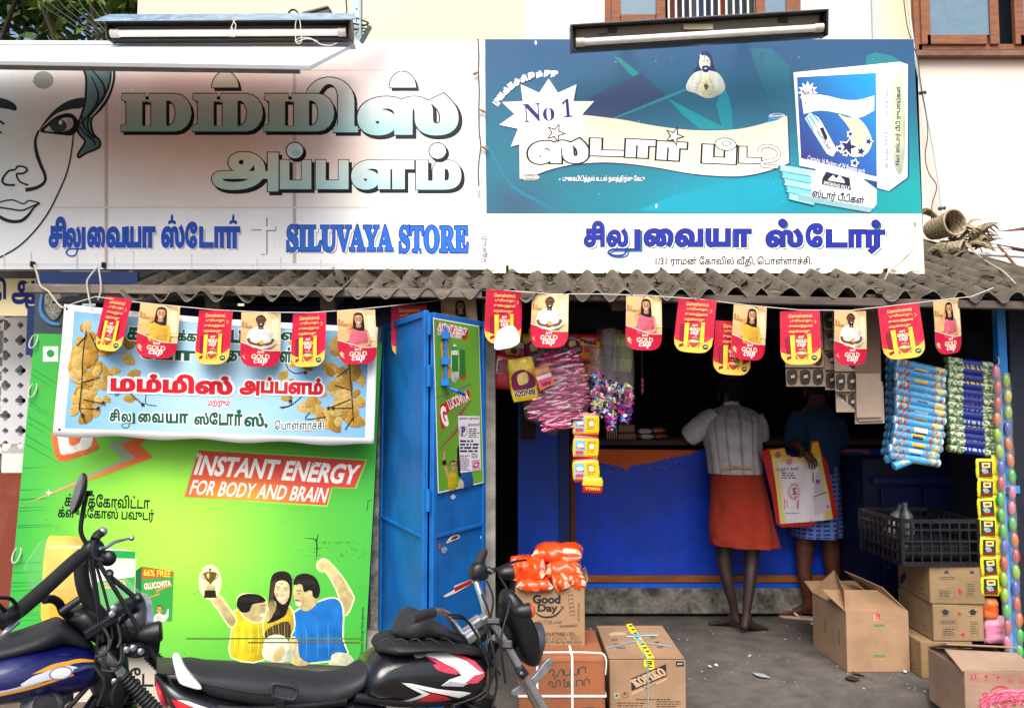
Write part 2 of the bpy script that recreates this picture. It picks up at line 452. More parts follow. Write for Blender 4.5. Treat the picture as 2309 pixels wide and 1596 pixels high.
bx(m, 2068, 122, 2900, 1000, YH, .3, pinkw, 'plaster')
bx(m, 2068, -700, 2900, -330, YH, .3, pinkw, 'plaster')
bx(m, 2560, -330, 2900, 122, YH, .3, pinkw, 'plaster')
m.build('wall', house)
m = MB(); bx(m, 1970, -700, 1994, 1000, YH - .03, .03, H('#cfd6d3', .8), 'plaster'); m.build('corner_band', house)
brown = H('#9a6242', .8); brownd = H('#5a3020', .8)
def window(x0, y0, x1, y1, leaves, bars, sill):
    f = MB(); w = 10
    bx(f, x0, y0, x0 + 16, y1, YH - .05, .14, brown, 'wood'); bx(f, x1 - 16, y0, x1, y1, YH - .05, .14, brown, 'wood')
    bx(f, x0 + 16, y1 - 12, x1 - 16, y1, YH - .05, .14, brown, 'wood'); bx(f, x0 + 16, y0, x1 - 16, y0 + 12, YH - .05, .14, brown, 'wood')
    fr = f.build('window', house)
    if sill:
        q = MB(); bx(q, x0 - 6, y1 + 1, x1 + 20, y1 + 13, YH - .09, .1, H('#8d6a58', .8), 'concrete'); q.build('sill', fr)
    q = MB(); bx(q, x0 + 16, y0 + 12, x1 - 16, y1 - 12, YH + .18, .02, H('#23272b'), 'glass'); q.build('dark_backing', fr)
    for (a, b) in leaves:
        q = MB(); t = 20
        bx(q, a, y0 + 13, a + t, y1 - 13, YH - .075, .05, brown, 'wood'); bx(q, b - t, y0 + 13, b, y1 - 13, YH - .075, .05, brown, 'wood')
        bx(q, a + t, y1 - 33, b - t, y1 - 13, YH - .075, .05, brown, 'wood'); bx(q, a + t, y0 + 13, b - t, y0 + 33, YH - .075, .05, brown, 'wood')
        c = q.build('casement', fr)
        q = MB(); bx(q, a + t, y0 + 33, b - t, y1 - 33, YH - .055, .01, H('#6f8fa3', .75), 'plastic'); q.build('frosted_pane', c)
    if bars:
        q = MB()
        for i in range(bars[2]):
            x = lerp(bars[0], bars[1], i / (bars[2] - 1)); bx(q, x - 2.2, y0 + 12, x + 2.2, y1 - 12, YH + .02, .012, H('#e8e4da', .8), 'plastic')
        q.build('bars', fr)
        q = MB()
        for i in range(9):
            x = lerp(bars[0], bars[1], i / 9); hc = ['#6b2a22', '#26323d', '#3b4a55', '#223a5c', '#1e2f4a', '#6b241e', '#31404a', '#2a3c48', '#44545a'][i]
            bx(q, x, y0 + 12, x + 22, y1 - 12, YH + .09, .01, H(hc), 'cloth')
        q.build('curtain', fr)
    return fr
window(1364, -330, 1802, 66, [(1378, 1498), (1702, 1790)], (1506, 1700, 13), False)
window(2056, -330, 2560, 112, [(2072, 2246), (2282, 2460)], None, True)
# drain pipe and loose cable on the house wall
m = MB()
pp = [P(2042, -40, 2.9), P(2062, 120, 2.9), P(2080, 210, 2.9), P(2104, 330, 2.9), P(2124, 470, 2.9), P(2134, 620, 2.9)]
m.tube(smooth3(pp, 4), .012, H('#d6dfe0', .8), 'plastic', 8)
for i in (2, 4): m.tube([pp[i] - Vector((.03, 0, .004)), pp[i] + Vector((.03, 0, .004))], .018, H('#30353a'), 'plastic', 6)
tag(m.build('conduit_pipe', smooth=50), 'thin white conduit pipe running down the house wall right of the teal sign', 'pipe')
m = MB()
m.tube(smooth3([P(2034, -40, 2.86), P(2046, 60, 2.86), P(2068, 130, 2.86), P(2075, 180, 2.87), P(2092, 290, 2.85), P(2086, 350, 2.85), P(2094, 390, 2.85), P(2112, 420, 2.86), P(2102, 460, 2.86), P(2100, 500, 2.86)], 6), .005, H('#2c2523'), 'plastic', 6)
tag(m.build('power_cable'), 'dark loose cable looping beside the conduit pipe', 'cable')
m = MB()
a, b = P(812, -60, 1.2), P(812, 330, 1.2)
m.bar(a + Vector((-.025, 0, 0)), b + Vector((-.025, 0, 0)), .07, .012, H('#8fa0a8', .8), 'steel', up=(0, 1, 0))
m.bar(a + Vector((.012, -.03, 0)), b + Vector((.012, -.03, 0)), .012, .07, H('#7d8d96', .8), 'steel', up=(0, 1, 0))
for z in range(9): m.box(a + Vector((-.02, -.008, -.09 * z)), (.008, .006, .008), H('#14171a'), 'steel')
rp = thing('steel_post', 'grey slotted steel angle post standing behind the left sign', 'post', (b.x, 1.2, b.z))
m.build('angle_iron', rp)
m = MB()
for k in range(3):
    q = P(812, 52 + 10 * k, 1.2)
    m.tube([q + Vector((.06 * math.cos(t), .06 * math.sin(t), .01 * math.sin(t * 2 + k))) for t in [2 * math.pi * i / 14 for i in range(15)]], .006, H('#17191c'), 'rubber', 6)
m.build('wire_tie', rp)

# ---------------------------------------------------------------- trees beyond the house, top left
def tree(name, label, base, h, crown, rad, n, lc, seed):
    t = thing(name, label, 'tree', base, group='trees behind the shop'); r = random.Random(seed)
    m = MB(); b = Vector(base)
    m.tube(smooth3([b, b + Vector((.1, .1, h * .35)), b + Vector((-.05, 0, h * .7)), b + Vector((.1, 0, h))], 3), [.16, .15, .14, .13, .12, .1, .09, .07, .06, .05], H('#4a3c30', .7), 'wood', 8)
    for k in range(9):
        z = h * r.uniform(.45, .95); e = Vector(crown) + Vector((r.uniform(-1, 1) * rad[0], r.uniform(-1, 1) * rad[1], r.uniform(-1, .9) * rad[2])) * .8
        m.tube(smooth3([b + Vector((0, 0, z)), (b + Vector((0, 0, z)) + e) / 2 + Vector((0, 0, .25)), e], 3), [.05, .045, .04, .035, .03, .02, .012], H('#4a3c30', .7), 'wood', 6)
    m.build('trunk', t, smooth=50)
    m = MB(); cl = [Vector((r.gauss(0, .5), r.gauss(0, .5), r.gauss(0, .5))) for _ in range(26)]
    for i in range(n):
        c = r.choice(cl) + Vector((r.gauss(0, .16), r.gauss(0, .16), r.gauss(0, .15)))
        p = Vector(crown) + Vector((c.x * rad[0], c.y * rad[1], c.z * rad[2])); s = r.uniform(.06, .12)
        rot = Euler((r.uniform(-1, 1), r.uniform(-1, 1), r.uniform(0, 6.3))).to_matrix()
        q = [p + rot @ Vector(v) * s for v in ((-1.1, 0, 0), (-.3, .5, .12), (.9, .2, -.05), (1.2, 0, -.15), (.3, -.55, .1))]
        m.add(q, [(0, 1, 2, 3, 4)], mixc(H(lc[0]), H(lc[1]), r.random()), 'leaf')
    m.build('crown', t)
c1 = P(210, 10, 5.5); tree('broadleaf_tree', 'big leafy tree beyond the house at the upper left', (c1.x + .35, 5.6, 0), 6.2, c1, (.95, .8, .75), 1500, ('#35501c', '#86a03a'), 11)
c2 = P(30, -10, 6.0); tree('broadleaf_tree', 'darker leafy tree closer to the left end of the left sign', (c2.x - .5, 6.1, 0), 6.2, c2, (.8, .8, .8), 1150, ('#27421c', '#5f8036'), 5)
m = MB()
for k in range(7):
    a = P(40 + 28 * k, -40, 4.6); b = P(205 + 9 * k, 82 - 2 * k, .9 if k % 2 else 1.6)
    m.tube([a, (a + b) / 2 - Vector((0, 0, .05)), b], .004, H('#3a3d38'), 'rubber', 5)
tag(m.build('overhead_wires'), 'bundle of thin overhead wires crossing in front of the trees to the left tube light', 'wires')

# ---------------------------------------------------------------- neighbour at far left
nb = thing('neighbouring_house', 'whitewashed neighbouring house with pierced screen and red brown base at the left edge', 'house', (-3.2, .7, 0))
m = MB()
YN = .7
bx(m, -500, 640, 4, 1060, YN, .2, H('#efe9dc', .85), 'plaster'); bx(m, 4, 1000, 150, 1066, YN, .2, H('#f1ede2', .85), 'plaster')
bx(m, 4, 640, 150, 716, YN + .05, .15, H('#d9d3c6', .8), 'plaster')
bx(m, -200, 590, 96, 630, .5, .2, H('#6f6a66', .7), 'asbestos'); m.build('wall', nb)
m = MB(); bx(m, -500, 1066, 150, 1560, YN - .02, .22, H('#8c3f2a', .75), 'plaster'); m.build('red_base', nb)
m = MB(); bx(m, 0, 716, 150, 1000, YN + .14, .04, H('#0c0d10'), 'matte'); m.build('dark_recess', nb)  # near-black panel behind the screen openings, stands in for the shade there
m = MB()          # pierced screen: a slab round rows of real openings
cell = 34
def hole_cell(m, cx, cy, s, r, n=12):
    sq = []; ci = []
    for i in range(n):
        t = 2 * math.pi * (i + .5) / n; c, q = math.cos(t), math.sin(t); k = s / 2 / max(abs(c), abs(q))
        sq.append((cx + c * k, cy + q * k)); rr = r * (1 + .18 * math.cos(4 * t)); ci.append((cx + c * rr, cy + q * rr))
    A = [P(x, y, YN) for x, y in sq]; B = [P(x, y, YN) for x, y in ci]; D = [v + Vector((0, .07, 0)) for v in B]
    m.add(A + B + D, [(i, (i + 1) % n, n + (i + 1) % n, n + i) for i in range(n)] + [(n + i, n + (i + 1) % n, 2 * n + (i + 1) % n, 2 * n + i) for i in range(n)], H('#e3e3e6', .85), 'plaster')
for j in range(9):
    for i in range(5):
        hole_cell(m, 12 + i * cell, 733 + j * cell, cell, 11 if (i + j) % 2 == 0 else 6.5, 12)
m.build('pierced_screen', nb)

# ---------------------------------------------------------------- the shop
shop = thing('grocery_shop', 'open fronted blue grocery shop under a grey corrugated roof', 'shop', (.3, 0, 0))
blue = H('#1277cf', .75); dblue = H('#0a3aa0', .6); darkwall = H('#10141c')
EY, EZ, SLOPE = -.40, 2.085, math.tan(R(20))
def roofz(y): return EZ + (y - EY) * SLOPE
m = MB()
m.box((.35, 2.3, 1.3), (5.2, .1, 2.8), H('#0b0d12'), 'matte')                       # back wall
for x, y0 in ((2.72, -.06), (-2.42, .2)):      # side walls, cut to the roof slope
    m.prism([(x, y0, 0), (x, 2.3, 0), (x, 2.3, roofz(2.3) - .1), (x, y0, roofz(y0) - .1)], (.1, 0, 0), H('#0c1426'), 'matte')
m.build('inner_wall', shop)  # near-black inner walls, the interior shade is put into their colour
m = MB(); bx(m, 60, 690, 1085, 800, .06, .08, H('#173a7a', .6), 'paint'); bx(m, 120, 800, 858, 1560, .06, .08, H('#c9c2b2', .7), 'plaster')
m.build('front_wall', shop)
m = MB(); bx(m, 1117, 690, 2300, 738, .30, .06, H('#12233f', .5), 'paint'); m.build('lintel', shop)
# pillars
for (x0, x1, y0, y1, Y, lab) in ((836, 890, 735, 1500, .0, None), (1087, 1117, 662, 1470, -.06, None)):
    m = MB(); bx(m, x0, y0, x1, y1, Y, .12, H('#b9b5ac', .8), 'stone' if x0 < 900 else 'concrete')
    m.build('pillar', shop, bevel=.008)
# corrugated roof sheets
EY, EZ, SLOPE = -.40, 2.085, math.tan(R(20))
rng = random.Random(21)
m = MB(); sheets = [(-1.98, -.85), (-.93, .12), (.04, 1.02), (.95, 1.95), (1.88, 3.1)]
def roofz(y): return EZ + (y - EY) * SLOPE
for si, (xa, xb) in enumerate(sheets):
    n = int((xb - xa) / .0122); dz = .012 * (si % 2) + .004; dy = rng.uniform(-.03, .03); yaw = rng.uniform(-.012, .012)
    for side in (0, 1):
        vs = []; ny = 8
        for j in range(ny + 1):
            y = lerp(EY + dy, 1.9, j / ny)
            for i in range(n + 1):
                x = lerp(xa, xb, i / n); e = 0
                if j == 0: e = .03 * noise.noise(Vector((x * 9, si, 0))) + .02 * noise.noise(Vector((x * 31, si, 7))) + (.05 if noise.noise(Vector((x * 4.1, si, 4))) > .34 else 0)
                zz = roofz(y) + dz + .029 * math.cos(2 * math.pi * x / .142) + yaw * (x - xa) * 2 - side * .007
                vs.append((x + yaw * (y - EY), y + e, zz))
        fs = [(j * (n + 1) + i, j * (n + 1) + i + 1, (j + 1) * (n + 1) + i + 1, (j + 1) * (n + 1) + i) for j in range(ny) for i in range(n)]
        base = len(m.v)
        m.add(vs, fs if side == 0 else [f[::-1] for f in fs], H('#80735f', .5), 'asbestos')
        if side == 0: b0 = base
    m.f += [[b0 + i + 1, b0 + i, base + i, base + i + 1] for i in range(n)]; m.c += [[H('#9b958e', .62)] * 4] * n; m.m += ['asbestos'] * n
roof = m.build('roof', shop, smooth=60)
# timber batten below the sheets, rafter ends
m = MB(); a, b = P(62, 651, -.36), P(1120, 664, -.36); m.bar(a, b, .05, .045, H('#8b7f72', .7), 'wood'); c = P(2330, 690, -.36); m.bar(P(1085, 664, -.36), c, .05, .04, H('#6d5f55', .7), 'wood')
m.build('eave_batten', shop, bevel=.004)
for x, w in ((478, 34), (738, 34), (1395, 30), (1965, 26), (1720, 24)):
    m = MB(); q = P(x, 683, -.3); w = w / 440
    m.bar(q, q + Vector((0, 2.0, 2.0 * SLOPE)), w, .085, H('#7a6553', .7), 'wood'); m.build('rafter', shop, bevel=.005)
# near-black ceiling below the roof, shade put into its colour, stops daylight leaking through
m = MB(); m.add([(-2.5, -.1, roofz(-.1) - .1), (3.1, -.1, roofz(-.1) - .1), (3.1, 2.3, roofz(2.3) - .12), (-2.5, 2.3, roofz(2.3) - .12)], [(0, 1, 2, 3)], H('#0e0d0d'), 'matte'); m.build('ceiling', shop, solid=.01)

# folding metal door, left: two leaves meeting in a fold that stands out towards the street
def leaf(name, A, B, z0, z1, parent, frame=.022):
    """panel from A to B (ground points), with rails; returns object"""
    m = MB(); A = Vector((A[0], A[1], 0)); B = Vector((B[0], B[1], 0)); d = (B - A).normalized(); n = Vector((d.y, -d.x, 0))
    if n.y > 0: n = -n
    def pan(s0, s1, h0, h1, t0, t1, col=blue, mat='paint'):
        q = lambda t: [A + d * s0 + n * t + Vector((0, 0, h0)), A + d * s1 + n * t + Vector((0, 0, h0)), A + d * s1 + n * t + Vector((0, 0, h1)), A + d * s0 + n * t + Vector((0, 0, h1))]
        m.hexa(q(t0), q(t1), col, mat)
    Ln = (B - A).length
    pan(0, Ln, z0, z1, -.01, .0)
    for s in (0, Ln - .03): pan(s, s + .03, z0, z1, .0, .014)
    for h in (z0, z0 + .78, z1 - .03): pan(.03, Ln - .03, h, h + (.03 if h != z0 + .78 else .016), .0, .012)
    o = m.build(name, parent, bevel=.003)
    return o, A, d, n
L0, LF, L1 = P(862, 1000, .0), P(967, 1000, -.70), P(1091, 1000, -.27)
o1, A1, d1, n1 = leaf('door_leaf', (L0.x, L0.y), (LF.x - .012, LF.y), .14, 1.975, shop)
o2, A2, d2, n2 = leaf('door_leaf', (LF.x + .012, LF.y), (L1.x, L1.y), .14, 1.965, shop)
for z in (.45, 1.05, 1.62, 1.86): q = MB(); q.tube([Vector((LF.x, LF.y - .02, z)), Vector((LF.x, LF.y - .02, z + .1))], .011, blue, 'paint', 8); q.build('hinge', o1, smooth=40)
q = MB(); b0 = A2 + d2 * .07 + n2 * .03
q.tube([b0 + Vector((0, 0, 1.9)), b0 + Vector((0, 0, 1.62)), b0 + d2 * .02 + n2 * .05 + Vector((0, 0, 1.60)), b0 + d2 * .09 + n2 * .05 + Vector((0, 0, 1.585))], .009, blue, 'paint', 8)
for z in (1.64, 1.74, 1.86): q.box(b0 + Vector((0, 0, z)), (.04, .04, .03), blue, 'paint')
q.build('bolt', o2, smooth=40)
q = MB(); b0 = A1 + d1 * .03 + n1 * .03
q.tube([b0 + Vector((-.02, 0, 1.9)), b0 + Vector((-.02, 0, 1.68)), b0 + Vector((-.05, -.02, 1.66)), b0 + Vector((-.09, -.02, 1.67))], .009, blue, 'paint', 8)
q.build('bolt', o1, smooth=40)
# torn stickers stuck on the lower half of the right leaf
pl2 = plane3(A2 + n2 * .002 + Vector((0, 0, .3)), A2 + d2 * .3 + n2 * .002 + Vector((0, 0, .3)), A2 + n2 * .002 + Vector((0, 0, 1)))
a = Art(pl2, step=.0005)
a.poly([(999, 1343), (1022, 1330), (1024, 1320), (1062, 1306), (1068, 1313), (1028, 1336), (1004, 1346)], C('#f2f2f0')); a.poly([(1022, 1325), (1062, 1306), (1066, 1314), (1026, 1333)], C('#c22a24'))
a.blob([(1006, 1222), (1018, 1208), (1034, 1205), (1036, 1213), (1020, 1219), (1010, 1224)], C('#efe9e4')); a.blob([(1016, 1216), (1024, 1209), (1033, 1208), (1028, 1214)], C('#6e2a20'))
a.blob([(1083, 1208), (1096, 1210), (1092, 1216), (1084, 1215)], C('#e8e8e8')); a.rect(988, 1225, 993, 1238, C('#c8463c')); a.blob([(996, 1236), (1004, 1232), (1009, 1238), (1002, 1246), (997, 1246)], C('#9fb7cf'))
a.blob([(1016, 1119), (1022, 1114), (1028, 1120), (1020, 1126)], C('#e8edf0'))
a.build('sticker_scraps', o2)
# right door edge
DYR = -.05
m = MB(); bx(m, 2263, 690, 2283, 1480, DYR, .05, H('#2a8fe6', .8), 'paint'); bx(m, 2286, 700, 2420, 1484, DYR + .02, .012, H('#2f93ea', .8), 'paint'); bx(m, 2290, 690, 2420, 712, DYR, .03, H('#2a8fe6', .8), 'paint')
bx(m, 2286, 1110, 2420, 1122, DYR, .025, H('#2a8fe6', .8), 'paint')
dr = m.build('door_leaf', shop, bevel=.003)
m = MB(); bx(m, 2264, 1095, 2300, 1112, DYR - .02, .02, H('#3b9df0', .8), 'paint'); m.lathe([(.004, 0), (.012, 0), (.012, .006), (.004, .006)], P(2272, 1103, DYR - .022), (0, -1, 0), H('#7a2a20'), 'plastic', 10); m.build('hasp', dr)
m = MB(); bx(m, 2250, 700, 2262, 1100, .02, .03, H('#4a3a36', .6), 'steel'); m.build('door_jamb', shop)

# interior: stone plinth, counter, cupboards
YC = 1.09
m = MB(); bx(m, 1150, 1326, 2060, 1384, YC, 1.0, H('#8a857c', .8), 'stone'); m.build('plinth', shop, bevel=.01)
counter = thing('shop_counter', 'blue painted wooden shop counter with flaked orange undercoat along its top', 'counter', P(1600, 1326, YC + .3))
m = MB(); bx(m, 1296, 1012, 2010, 1296, YC + .02, .5, H('#0640c8', .9), 'paint'); m.build('front_panel', counter)
m = MB(); bx(m, 1286, 1000, 1298, 1330, YC, .06, H('#8a4a20', .7), 'wood'); bx(m, 1298, 1297, 2010, 1313, YC, .06, H('#a8601e', .75), 'wood'); m.build('wood_edging', counter, bevel=.003)
m = MB(); bx(m, 1298, 1314, 2010, 1326, YC + .015, .5, H('#1263e6', .95), 'paint'); m.build('kick_board', counter)
m = MB(); bx(m, 1290, 992, 2010, 1003, YC - .03, .6, H('#4a2714', .7), 'wood'); m.build('counter_top', counter, bevel=.003)
pc = Plane((0, YC + .019, 0), (0, -1, 0)); a = Art(pc, step=.0006, mat='matte'); r = random.Random(2)
top = [(1300, 1013), (1960, 1013)]; low = []
anch = [(1960, 1020), (1900, 1018), (1770, 1012), (1640, 1012), (1600, 1014), (1575, 1012), (1556, 1028), (1548, 1024), (1520, 1028), (1500, 1034), (1470, 1042), (1445, 1046), (1425, 1048), (1412, 1060), (1398, 1050), (1370, 1046), (1340, 1044), (1310, 1038), (1300, 1040)]
for (x0, y0), (x1, y1) in zip(anch, anch[1:]):
    for k in range(5): low.append((lerp(x0, x1, k / 5), lerp(y0, y1, k / 5) + r.uniform(-2.5, 2.5)))
a.poly(top + low, H('#c4581a', .9)); 
for q in range(70):
    x, y = r.uniform(1306, 1600), (1044 + abs(r.gauss(0, 9))) if q < 40 else r.uniform(1060, 1290); w = r.uniform(.8, 3.2) * (1 if q < 40 else .6); a.poly([(x - w, y), (x, y - w * r.uniform(.4, 1.2)), (x + w, y + r.uniform(-1, 1)), (x + r.uniform(-1, 1), y + w * .8)], H(['#16181e', '#b0551c', '#0a1c50', '#5a78c8'][q % 4], .8))
for q in range(9): x, y = r.uniform(1310, 1580), r.uniform(1080, 1270); a.stroke([(x, y), (x + r.uniform(-14, 14), y + r.uniform(4, 26))], .8, H('#0a2a86', .9) if q % 2 else H('#3a66d8', .8))
a.build('flaked_patch', counter)
m = MB(); bx(m, 1168, 900, 1284, 1320, YC - .25, .06, H('#0c48c0', .8), 'paint'); bx(m, 1262, 900, 1284, 1322, YC - .27, .02, H('#0a2f80', .6), 'paint'); m.build('side_partition', shop)
m = MB(); bx(m, 1176, 880, 1208, 990, YC - .262, .012, H('#3a2a22'), 'concrete'); m.build('bare_patch', shop)
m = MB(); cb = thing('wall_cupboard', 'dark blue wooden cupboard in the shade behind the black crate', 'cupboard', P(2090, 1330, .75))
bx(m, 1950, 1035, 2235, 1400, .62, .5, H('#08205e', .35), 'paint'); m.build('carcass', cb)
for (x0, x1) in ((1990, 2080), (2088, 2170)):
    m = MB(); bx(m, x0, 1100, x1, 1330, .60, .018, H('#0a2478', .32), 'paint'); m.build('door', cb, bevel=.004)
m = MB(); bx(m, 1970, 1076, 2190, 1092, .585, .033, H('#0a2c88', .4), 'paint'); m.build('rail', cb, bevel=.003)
# ================================================================ SIGNBOARDS
def shape(a, loops, col, grad=None):
    V, F = shape_tris(loops); a._add(V, F, col, [grad(*v) for v in V] if grad else None)
def lu_tail(a, x0, x1, yb, yt, yd, w, col):
    """the bar and the loop that turn the letter la into lu"""
    a.stroke([(x1, yt), (x1, yb + w * .55)], w, col); xm = lerp(x0, x1, .6); yl = yb + w * .38; th = w * .36
    a.stroke([(x1 + w * .5, yl), (xm, yl), (lerp(x0, x1, .16), yl + .5), (x0, (yl + yd) / 2 + 1), (lerp(x0, x1, .18), yd), (lerp(x0, x1, .45), yd), (xm, lerp(yl, yd, .6)), (xm + w * .2, yl - w * .2)], th, col, 4)
SGN = Plane((0, .10, 2.3), (0, -1, .035))
def board(name, q, parent, th, col=H('#d9d9d6', .8), mat='vinyl'):
    m = MB(); f = [SGN(*p) for p in q]; m.hexa([p - SGN.n * th for p in f], f, col, mat); return m.build(name, parent)
# ---- left sign
ls = thing('flex_signboard', 'long white and pink shop sign with a line drawn face and big outlined Tamil letters', 'signboard', SGN(540, 606))
board('panel', [(-150, 607), (1099, 608), (1092, 92), (-150, 95)], ls, .05)
def lbg(x, y):
    d = math.exp(-((x - 480) / 330) ** 2 - ((y - 235) / 190) ** 2); e = math.exp(-((x - 560) / 300) ** 2 - ((y - 350) / 90) ** 2); r = math.exp(-((x - 870) / 80) ** 2 - ((y - 120) / 70) ** 2)
    c = mixc(C('#fefefc'), C('#ecb7a8'), min(1, d * .8)); c = mixc(c, C('#f8c4a0'), e * .45); c = mixc(c, C('#e79aa0'), r * .6)
    if y > 462: c = mixc(c, C('#fefefe'), min(1, (y - 462) / 15))
    if x < 90: c = mixc(c, C('#f4fbfb'), min(1, (90 - x) / 70))
    return c
a = Art(SGN, mat='vinyl')
a.gradrect(-150, 94, 1094, 607, lbg, 60, 40)
for x in (240, 664): a.rect(x - 4, 145, x + 4, 600, C('#cdb9b4'))
a.rect(120, 466, 1096, 470, C('#e9e2da')); a.rect(0, 594, 1098, 600, C('#ececf4')); a.rect(380, 158, 880, 160, C('#e3c6bd'))
INK = C('#131c26')
hair = [(178, 120), (186, 150), (194, 175), (194, 205), (191, 235), (183, 262), (175, 286), (178, 302), (192, 318), (186, 332), (176, 348), (178, 356), (194, 346), (214, 338), (226, 330), (224, 316), (212, 304), (206, 284), (208, 266), (226, 248), (242, 226), (254, 195), (258, 162), (250, 120)]
a.blob(hair, C('#6d8c8d'), 3); a.stroke(hair, 5, INK, 3, True)
for l in ([(196, 148), (222, 175), (236, 200), (232, 230), (214, 258)], [(206, 172), (218, 200), (222, 222), (208, 250), (182, 280)], [(240, 142), (250, 165), (243, 200), (225, 232), (202, 262), (198, 285), (206, 306)], [(180, 285), (190, 300), (212, 318), (214, 330)], [(186, 262), (192, 290), (214, 312)]): a.stroke(l, [2, 5, 3], INK, 4)
a.stroke([(247, 142), (254, 168), (247, 205), (226, 240), (205, 265)], 2.2, C('#e9ddd0'), 4)
a.blob([(88, 296), (104, 270), (130, 243), (160, 226), (192, 222), (186, 243), (160, 247), (130, 256), (108, 274)], C('#333d45'))
a.blob([(91, 297), (106, 280), (130, 262), (158, 256), (174, 268), (180, 285), (165, 305), (140, 305), (115, 302)], INK)
a.blob([(100, 295), (118, 281), (140, 268), (160, 267), (166, 280), (156, 294), (130, 298)], C('#efe6d8')); a.ell(132, 284, 19, 15, C('#39444d')); a.ell(137, 277, 4, 5, C('#f4f4f4'))
a.stroke([(88, 294), (80, 318), (83, 345), (92, 372), (102, 396), (100, 412), (82, 424), (58, 429)], [4, 8, 6, 9], INK, 5)
a.stroke([(166, 305), (163, 332), (157, 368), (148, 399), (130, 440), (108, 482), (78, 522), (40, 558), (-10, 586)], [3, 3.5, 3.5], INK, 5)
a.stroke([(8, 400), (20, 386), (35, 383), (40, 376), (55, 377), (62, 384), (52, 392), (38, 393), (45, 410), (64, 418)], 4, INK, 4); a.ell(48, 384, 10, 6, C('#fafafa')); a.stroke([(8, 400), (6, 410), (14, 417), (34, 418)], 5, INK, 4)
a.stroke([(-10, 460), (12, 453), (32, 452), (53, 460), (66, 453), (90, 458)], 3, INK, 4); a.stroke([(-10, 467), (20, 471), (48, 475), (66, 469), (90, 458)], 3.5, INK, 4); a.stroke([(-10, 484), (18, 498), (46, 499), (64, 486), (76, 470), (90, 459)], [8, 7, 2], INK, 4)
a.blob([(-10, 221), (18, 226), (36, 238), (36, 250), (20, 247), (-10, 240)], C('#39434b')); a.stroke([(-8, 268), (10, 281)], 5, INK); a.stroke([(-8, 296), (4, 300)], 5, INK)
a.ell(98, 181, 23, 20, C('#a3aaa3'))
def lg(x, y):
    t = max(0, min(1, (y - 205) / 95)); u = max(0, min(1, (x - 640) / 260))
    return mixc(mixc(C('#d3c2ab'), C('#9dbfb3'), t), mixc(C('#f6fbf8'), C('#a9e0ea'), t), u)
def big(loops):
    shape(a, [[(x + 6, y + 7) for x, y in lp] for lp in loops], BLK); shape(a, loops, None, lg)
    for lp in loops: a.stroke(lp, 2.2, BLK, 0, True); a.k -= 1
    a.k += 1
def arc(cx, cy, rx, ry, t0, t1, n=8): return [(cx + rx * math.cos(R(lerp(t0, t1, i / n))), cy - ry * math.sin(R(lerp(t0, t1, i / n)))) for i in range(n + 1)]
def ma(x): # heavy slab ma
    return [[(x + 2, 211), (x + 57, 211), (x + 57, 225), (x + 63, 225), (x + 63, 211)] + arc(x + 123, 254.5, 38, 43.5, 90, -90) + [(x, 298), (x, 283), (x + 12, 280), (x + 12, 230), (x + 2, 225)],
            [(x + 50, 230), (x + 68, 230), (x + 68, 284), (x + 50, 284)], [(x + 104, 228)] + arc(x + 106, 256, 17, 28, 80, -80) + [(x + 104, 284)]]
dome = lambda x: [[(x, 199)] + arc(x + 31, 199, 31, 38, 176, 108, 6) + arc(x + 31, 199, 31, 38, 72, 4, 6) + [(x + 62, 199)]]
big(ma(272)); big(ma(433)); big(dome(477))
big([arc(743, 228, 57, 54, 165, 0, 12) + [(800, 284), (808, 286), (808, 300), (751, 300), (751, 286), (761, 282)] + arc(742, 220, 19, 29, 0, 130, 8) + [(716, 216)]])
big(ma(594)); big(dome(877))
a.text('ஸ', 806, 211, 1034, 306, None, .075, BLK, .018, sh=(6, 7, BLK), grad=lg)
def lg2(x, y):
    t = max(0, min(1, (y - 345) / 85)); u = max(0, min(1, (x - 520) / 330))
    return mixc(mixc(C('#f3e2c0'), C('#b7d8c6'), t), mixc(C('#f8fcfa'), C('#b2e6ee'), t), u)
for t, x0, y0, x1, y1 in (('அ ', 478, 343, 628, 432), ('ப', 631, 361, 702, 427), ('ப', 712, 361, 786, 427), ('ள', 792, 361, 934, 428), ('ம', 938, 361, 1040, 428)):
    a.text(t, x0, y0, x1, y1, None, .045 if t == 'அ ' else .07, BLK, .018, sh=(6, 7, BLK), grad=lg2)
for x, y in ((665, 340), (987, 341)): a.ell(x + 5, y + 6, 21, 20, BLK); a.ell(x, y, 21, 20, BLK); a.ell(x, y, 18.5, 17.5, C('#eef7f5')); a.ell(x + 2, y + 6, 10, 8, C('#bfe4e8'))
B1, B2 = C('#1450c4'), C('#0a2f86')
def word(a, L, col, out, ow, bold, sh=None):
    for t, x0, y0, x1, y1 in L: a.text(t, x0, y0, x1, y1, col, bold, out, ow, sh=sh)
L1_ = [('சி', 111, 490, 149, 558), ('ல', 149, 512, 183, 558), ('ை', 197, 512, 237, 558), ('வ', 240, 512, 283, 558), ('ய', 284, 512, 318, 558), ('ா', 322, 512, 350, 558), ('ஸ', 364, 508, 416, 558), ('ே', 418, 501, 444, 559), ('ட', 450, 512, 481, 558), ('ா', 484, 512, 512, 558), ('ா', 512, 512, 541, 559)]
for t, x0, y0, x1, y1 in L1_: a.text(t, x0 + 4, y0 + 5, x1 + 4, y1 + 5, C('#c9ccd6'), .07)
word(a, L1_, B1, B2, .02, .035); lu_tail(a, 150, 189, 558, 512, 577, 9, B1)
for x in (388, 526): a.blob([(x - 8, 507), (x - 8, 498), (x - 3, 497), (x - 3, 490), (x, 482), (x + 3, 490), (x + 3, 497), (x + 8, 498), (x + 8, 507), (x, 503)], B1, 2)
